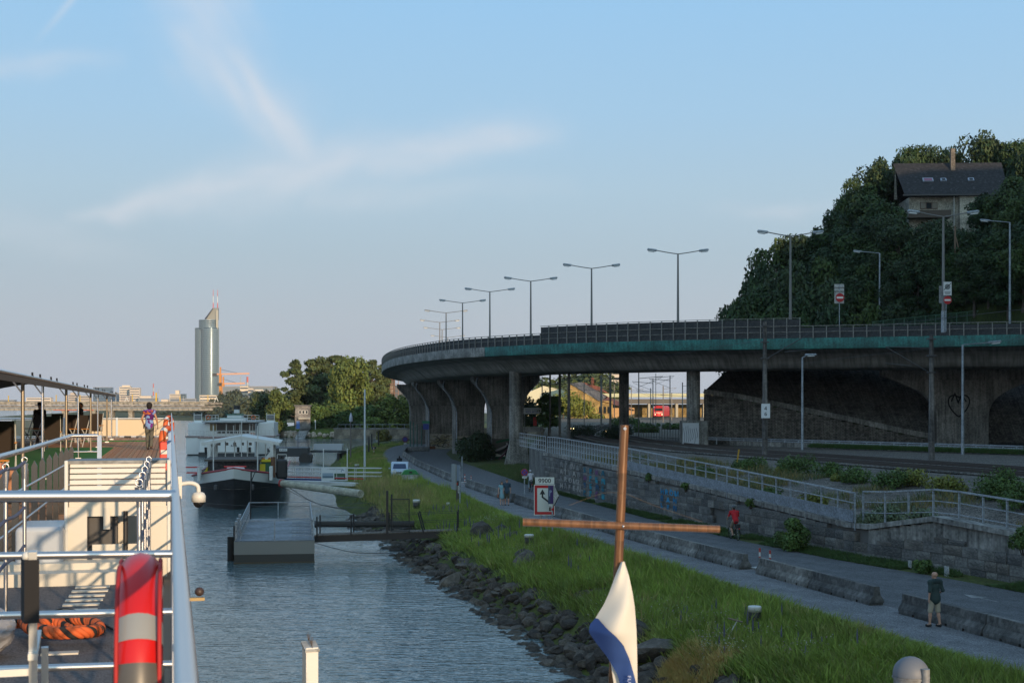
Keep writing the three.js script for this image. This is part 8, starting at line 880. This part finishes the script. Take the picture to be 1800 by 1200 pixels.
  const bag = thing('plastic_bundle', 'crumpled clear plastic bundle at the edge of the carpet', 'bundle', W(-1.2, DK, 9.5), TH); { const g = new THREE.IcosahedronGeometry(0.2, 8), p = g.attributes.position; for (let i = 0; i < p.count; i++) { const n = 0.75 + 0.5 * fbm(p.getX(i) * 9 + 5, p.getY(i) * 9 + p.getZ(i) * 7, 3); p.setXYZ(i, p.getX(i) * n * 1.2, Math.max(0.005, p.getY(i) * n * 0.8 + 0.17), p.getZ(i) * n); } g.computeVertexNormals(); mesh('plastic', g, mat([0.25, 0.25, 0.27], 0.2), bag); mb().ball(0, 0.38, 0, 0.04).build('knot', mat([0.42, 0.42, 0.44], 0.3), bag); }
  const wr = thing('wrapped_pallet', 'stack wrapped in pale plastic beside the stairwell railing', 'stack', W(-0.98, DK, 13.6), TH); mb().rbox(-0.18, 0.25, -0.3, 0.42, 0.5, 0.8, 0.05).build('wrapped_load', mat([0.4, 0.44, 0.5], 0.25), wr); mb().box(-0.18, 0.03, -0.3, 0.5, 0.06, 0.9).build('base', greyPaint, wr);
  const cc = thing('security_camera', 'white dome security camera on a bracket at the ship rail', 'camera', W(0.08, EYE - 0.82, 14.6), TH); mb().box(0, 0, 0, 0.05, 0.22, 0.12).build('mount', whitePaint, cc); mb().tube([v(0, 0.03, 0), v(0.12, 0.04, 0), v(0.18, 0.01, 0), v(0.19, -0.06, 0)], 0.022, 16, 8).build('arm', whitePaint, cc); mb().lathe([[0.03, 0], [0.055, -0.01], [0.07, -0.04], [0.07, -0.1], [0, -0.1]], 0.19, -0.05, 0, 20).build('housing', whitePaint, cc); mb().ball(0.19, -0.155, 0, 0.055).build('dome', mat([0.01, 0.01, 0.012], 0.05), cc);
  const fb = thing('ball_fender', 'dark ball fitting on a small yellow base outside the rail', 'fender', W(0.19, EYE - 1.3, 10), TH); mb().ball(0, 0.02, 0, 0.032).build('ball', mat([0.05, 0.03, 0.025], 0.5), fb); mb().box(-0.03, -0.03, 0, 0.13, 0.02, 0.05).build('base', mat([0.4, 0.28, 0.12], 0.7), fb);
  // high-backed folding deck chairs under the awning
  const dark = mat([0.03, 0.022, 0.018], 0.95), frameM = mat([0.62, 0.63, 0.63], 0.4, { metal: 0.2 }), wood = mat([0.5, 0.2, 0.03], 0.6);
  const dc = (l, s, turn, lbl) => { const t = thing('deck_chair', lbl, 'chair', W(l, DK, s), TH + turn, 'folding deck chairs under the awning'); mb().box(0, 0.82, 0.24, 0.5, 0.8, 0.025, 0, 0.16).build('backrest', dark, t); mb().box(0, 0.45, -0.02, 0.5, 0.03, 0.48).build('seat', dark, t); for (const x of [-0.27, 0.27]) { mb().bar(v(x, 0, -0.25), v(x, 1.24, 0.3), 0.025, 0.03).build('back_leg', frameM, t); mb().bar(v(x, 0, 0.35), v(x, 0.68, -0.28), 0.025, 0.03).build('front_leg', frameM, t); mb().box(x, 0.69, -0.03, 0.055, 0.03, 0.5).build('armrest', wood, t); } return t; };
  dc(-3.95, 36.5, 0.05, 'dark high-backed folding deck chair behind the first awning posts'); dc(-3.95, 51, 0.05, 'dark high-backed folding deck chair in front of the person in a hat'); dc(-3.9, 61, -0.1, 'dark high-backed folding deck chair in front of the person in sunglasses'); dc(-5.6, 44, 0.1, 'dark folding deck chair seen between the first two awning posts'); dc(-6.4, 52, 0.6, 'folding deck chair turned sideways near the port side'); dc(-3.4, 57, 2.6, 'folding deck chair turned towards the tables'); dc(-5.2, 58, 2.4, 'folding deck chair facing the first row'); dc(-3.3, 66.5, 2.9, 'pale-framed folding deck chair before the canvas windbreak'); dc(-5.0, 66, 0.4, 'folding deck chair beside the canvas windbreak');
  for (const [l, s, lbl] of [[-4.7, 39.5, 'small white deck table behind the first chair'], [-4.6, 53.5, 'small white deck table between the chair rows'], [-3.7, 63.5, 'small white deck table near the windbreak']]) { const t = thing('deck_table', lbl, 'table', W(l, DK, s), TH, 'deck tables under the awning'); mb().box(0, 0.7, 0, 0.7, 0.03, 0.7).build('table_top', whitePaint, t); for (const x of [-0.28, 0.28]) mb().bar(v(x, 0, -0.28), v(x, 0.7, 0.28), 0.03, 0.03).bar(v(x, 0, 0.28), v(x, 0.7, -0.28), 0.03, 0.03).build('leg', frameM, t); }
  // people on the sun deck
  const dots = tex(128, (x, y) => { const n = fbm(x * 10, y * 10, 3, 10, 3), m = fbm(x * 7, y * 7, 2, 7, 8); return n > 0.56 ? [120, 150, 200] : m > 0.56 ? [110, 40, 130] : n < 0.36 ? [170, 90, 40] : [74, 18, 92]; }, 1);
  const pt = cloth([0.85, 0.85, 0.85]); { const R2 = rng(3); pt.color.setRGB(0.16, 0.03, 0.2); }
  const wp = onPlane(262, 791, DK); const wk = person({ label: 'woman in a purple patterned top and grey trousers walking along the sun deck', pos: wp.setY(DK + 0.004), turn: Math.PI + 0.15, h: 1.66, female: true, cell: 0.014, skin: [0.4, 0.2, 0.12], top: mat([1, 1, 1], 0.9, { map: dots }), loose: 0.03, sleeve: 0.12, hem: 0.05, legs: cloth([0.1, 0.1, 0.085]), legLen: 1.88, shoes: cloth([0.06, 0.04, 0.035]), hair: cloth([0.012, 0.008, 0.007]), hairBig: 0.03, joints: { kneeL: [0.08, 0.51, 0.1], ankL: [0.07, 0.09, 0.1], kneeR: [-0.08, 0.52, 0.0], ankR: [-0.08, 0.12, -0.16], elR: [-0.27, 1.16, -0.06], wrR: [-0.3, 0.94, 0.0], elL: [0.27, 1.17, -0.05], wrL: [0.22, 0.98, 0.1] }, extra: (t, J) => mb().rbox(J.wrL[0], J.wrL[1] - 0.1, J.wrL[2] + 0.02, 0.03, 0.14, 0.08, 0.01).build('phone', blackPaint, t) });
  { const tp = wk.children.find(c => c.name === 'top'); tp.geometry = meterUV(tp.geometry.toNonIndexed()); tp.geometry.computeVertexNormals(); }
  person({ label: 'person in a dark wide-brimmed hat among the deck chairs', pos: W(-5.0, DK, 58.5), turn: TH + 0.4, h: 1.66, top: cloth([0.015, 0.014, 0.016]), sleeve: 1.8, legs: cloth([0.03, 0.03, 0.04]), legLen: 1.9, hair: cloth([0.03, 0.02, 0.015]), hat: cloth([0.03, 0.035, 0.045]), group: 'people under the awning' });
  person({ label: 'person with sunglasses and dark clothes among the deck chairs', pos: W(-3.8, DK, 64), turn: TH + 1.3, h: 1.7, skin: [0.45, 0.22, 0.12], top: cloth([0.02, 0.018, 0.02]), sleeve: 1.8, legs: cloth([0.03, 0.03, 0.03]), legLen: 1.9, hair: cloth([0.012, 0.01, 0.01]), glasses: true, group: 'people under the awning' });
  const sit = { pel: [0, 0.56, 0], hipL: [0.1, 0.55, 0.02], hipR: [-0.1, 0.55, 0.02], kneeL: [0.12, 0.52, 0.44], kneeR: [-0.12, 0.52, 0.44], ankL: [0.12, 0.1, 0.42], ankR: [-0.12, 0.1, 0.42], chest: [0, 0.88, -0.04], shL: [0.17, 1.01, -0.05], shR: [-0.17, 1.01, -0.05], neck: [0, 1.06, -0.04], head: [0, 1.21, -0.01], elL: [0.24, 0.76, 0.0], elR: [-0.24, 0.76, 0.0], wrL: [0.14, 0.68, 0.24], wrR: [-0.14, 0.68, 0.24] };
  const stripes = mat([1, 1, 1], 0.9, { map: tex(64, (x, y) => (y * 6) % 1 < 0.5 ? 205 : 38, 4) }), sp = person({ label: 'seated woman with glasses and a striped shirt at the edge of the awning', pos: W(-2.98, DK - 0.02, 24.6), turn: TH + 1.2, h: 1.68, female: true, cell: 0.014, skin: [0.5, 0.26, 0.18], top: stripes, sleeve: 0.6, legs: cloth([0.4, 0.2, 0.12]), legLen: 1.6, hair: cloth([0.22, 0.07, 0.025]), hairLen: 0.02, glasses: true, joints: sit }); { const tp = sp.children.find(c => c.name === 'top'); tp.geometry = meterUV(tp.geometry.toNonIndexed()); tp.geometry.computeVertexNormals(); }
  dc(-2.95, 24.5, -1.9, 'folding deck chair on which the woman in stripes sits');
}
// ---------------------------------------------------------------- fittings on the lower bow deck alongside: flagstaff, vent, dome
{
  const nb = thing('neighbour_bow', 'white foredeck of the vessel moored alongside, below the flagstaff', 'ship deck'); const g = new THREE.ExtrudeGeometry(new THREE.Shape([[0.8, -2], [6.5, -2], [6.5, 12], [4.5, 13.2], [-1.0, 13.2], [-1.3, 11]].map(p => new THREE.Vector2(...p))), { depth: 5.6, bevelEnabled: false }); g.rotateX(-Math.PI / 2); mesh('foredeck', meterUV(g), whitePaint, nb); mb().box(3, 5.63, -6, 3, 0.05, 6).build('hatch', greyPaint, nb);
  const wood = mat([0.22, 0.105, 0.048], 0.3, { metal: 0.1, map: tex(256, (x, y) => 255 * clamp(0.62 + 0.55 * (fbm(x * 30, y * 3, 4, 0, 3) - 0.5) + 0.2), 3) }), fs = thing('flagstaff', 'varnished wooden flagstaff with a crossbar, shaped like a cross', 'flagstaff', v(0, 0, 0)), d = 7, T = P(1098, 747, d), B = P(1078, 1200, d), low = T.clone().lerp(B, (T.y - 5.6) / (T.y - B.y)); mb().rod(low, T, 0.028, 0.0215, 18).build('staff', wood, fs); mb().rod(P(919, 916, d).add(v(0, 0, 0.045)), P(1263, 928.5, d).add(v(0, 0, 0.045)), 0.02, 0.0185, 16).build('crossbar', wood, fs); mb().ball(P(1094, 923, d).x, P(1094, 923, d).y, -d + 0.067, 0.006).build('bolt', chrome, fs); mb().rod(P(1098, 753, d).add(v(0, 0, 0.02)), P(1098, 753, d).add(v(0, 0, 0.026)), 0.008).build('top_bolt', chrome, fs);
  mb().tube([P(1094, 866, d).add(v(0, 0, 0.03)), P(1065, 866, d), P(1000, 888, d)], 0.0007, 20, 4).tube([P(1098, 866, d).add(v(0, 0, 0.03)), P(1150, 888, d), P(1235, 917, d)], 0.0007, 20, 4).tube([P(1088, 790, d).add(v(0, 0, 0.02)), P(1085, 830, d), P(1088, 862, d)], 0.001, 16, 4).build('halyard', mat([0.14, 0.1, 0.06], 0.9), fs);
  // flag hanging in folds from the halyard
  const prof = [[985, 1091, 1097, 0], [1010, 1080, 1104, 0.02], [1040, 1069, 1110, 0.045], [1060, 1060, 1113, 0.06], [1085, 1045, 1115, 0.07], [1105, 1038, 1116, 0.075], [1130, 1052, 1117, 0.05], [1160, 1072, 1118, 0.03], [1200, 1078, 1119, 0.02], [1240, 1080, 1119, 0.02]];
  const rowAt = y => { let k = 0; while (k + 2 < prof.length && y > prof[k + 1][0]) k++; const a = prof[k], b = prof[k + 1], t = clamp((y - a[0]) / (b[0] - a[0])); return a.map((q, i) => lerp(q, b[i], t)); };
  const fl = thing('company_flag', 'white and blue flag hanging in a fold from the flagstaff', 'flag', v(0, 0, 0)); const whiteF = mat([0.62, 0.6, 0.55], 0.9), blueF = mat([0.02, 0.06, 0.22], 0.85);
  const surf = (fa, fb, y0, y1, m, name, dz) => mesh(name, grid(14, 40, (u, w) => { const y = lerp(y0, y1, w), [, a, b, c] = rowAt(y), px = lerp(fa(y, a, b), fb(y, a, b), u), uu = (px - a) / Math.max(1, b - a), p = P(px, y, d); return { x: p.x, y: p.y, z: p.z + 0.05 + dz + c * Math.sin(uu * 2.6) * 1.4 + 0.008 * Math.sin(y * 0.05 + uu * 7), u: px * 0.003, v: y * 0.003 }; }), m, fl);
  surf((y, a) => a, (y, a, b) => b, 985, 1240, whiteF, 'white_field', 0);
  const bl = pl([[1082, 1046], [1095, 1036], [1108, 1034], [1125, 1046], [1150, 1066], [1180, 1083], [1200, 1089], [1240, 1092]]), br = pl([[1082, 1049], [1095, 1062], [1108, 1078], [1125, 1092], [1150, 1103], [1180, 1112], [1200, 1117], [1240, 1118]]); surf(y => bl(y), y => br(y), 1083, 1240, blueF, 'blue_stripe', 0.02);
  mesh('flag_lettering', grid(1, 1, (u, w) => { const p = P(lerp(1097, 1110, u), lerp(1200, 1176, w), d); return { x: p.x, y: p.y, z: p.z + 0.13, u, v: w }; }), new THREE.MeshStandardMaterial({ side: THREE.DoubleSide, transparent: true, alphaTest: 0.4, roughness: 0.9, map: canvasTex(64, 96, (c, w, h) => { c.clearRect(0, 0, w, h); c.fillStyle = '#9aa5c8'; c.font = 'bold 40px sans-serif'; c.save(); c.translate(14, 8); c.rotate(Math.PI / 2); c.fillText('FLU', 0, 0); c.restore(); }) }), fl);
  // white vent with bird spikes
  const vp = P(545, 1160, 11.5), vt = thing('vent_post', 'narrow white vent post topped with bird spikes', 'vent', v(vp.x, 5.6, vp.z), 0.4), hv = P(0, 1136, 11.5).y - 5.6; mb().box(0, hv / 2, 0, 0.1, hv, 0.12).build('post', whitePaint, vt); mb().box(0, hv, 0, 0.12, 0.02, 0.15, 0, 0.35).build('cap', whiteOld, vt); { const m = mb(), r = rng(5); for (let k = 0; k < 22; k++) { const z = -0.07 + 0.14 * k / 21; m.rod(v(0, hv + 0.02 - z * 0.35, z), v((r() - 0.5) * 0.05, hv + 0.07 - z * 0.35 + r() * 0.02, z + (r() - 0.5) * 0.05), 0.0014, 0.001, 3); } m.build('bird_spikes', mat([0.12, 0.08, 0.06], 0.6), vt); }
  const dp = P(1602, 1185, 12), dm = thing('dome_vent', 'grey domed ventilator with a short pipe on its side', 'ventilator', v(dp.x, 5.6, dp.z)), r0 = 31.5 / F * 12, yc = P(0, 1185, 12).y - 5.6; mb().rod(v(0, 0, 0), v(0, yc, 0), r0 * 0.8, r0 * 0.95, 24).build('trunk', greyPaint, dm); const dg = new THREE.SphereGeometry(r0, 32, 20, 0, 6.2832, 0, 1.65); dg.translate(0, yc, 0); mesh('dome', dg, mat([0.13, 0.145, 0.175], 0.55), dm); mb().rod(v(r0 * 0.55, yc - 0.2, r0 * 0.9), v(r0 * 0.55, yc + 0.07, r0 * 0.9), 0.035, 0.035, 16).build('side_pipe', greyPaint, dm); mb().lathe([[r0 * 1.005, 0], [r0 * 1.03, 0], [r0 * 1.03, 0.012], [r0 * 1.005, 0.012]], 0, yc - 0.03, 0, 28).build('rim', greyPaint, dm);
}
renderer.render(scene, camera);
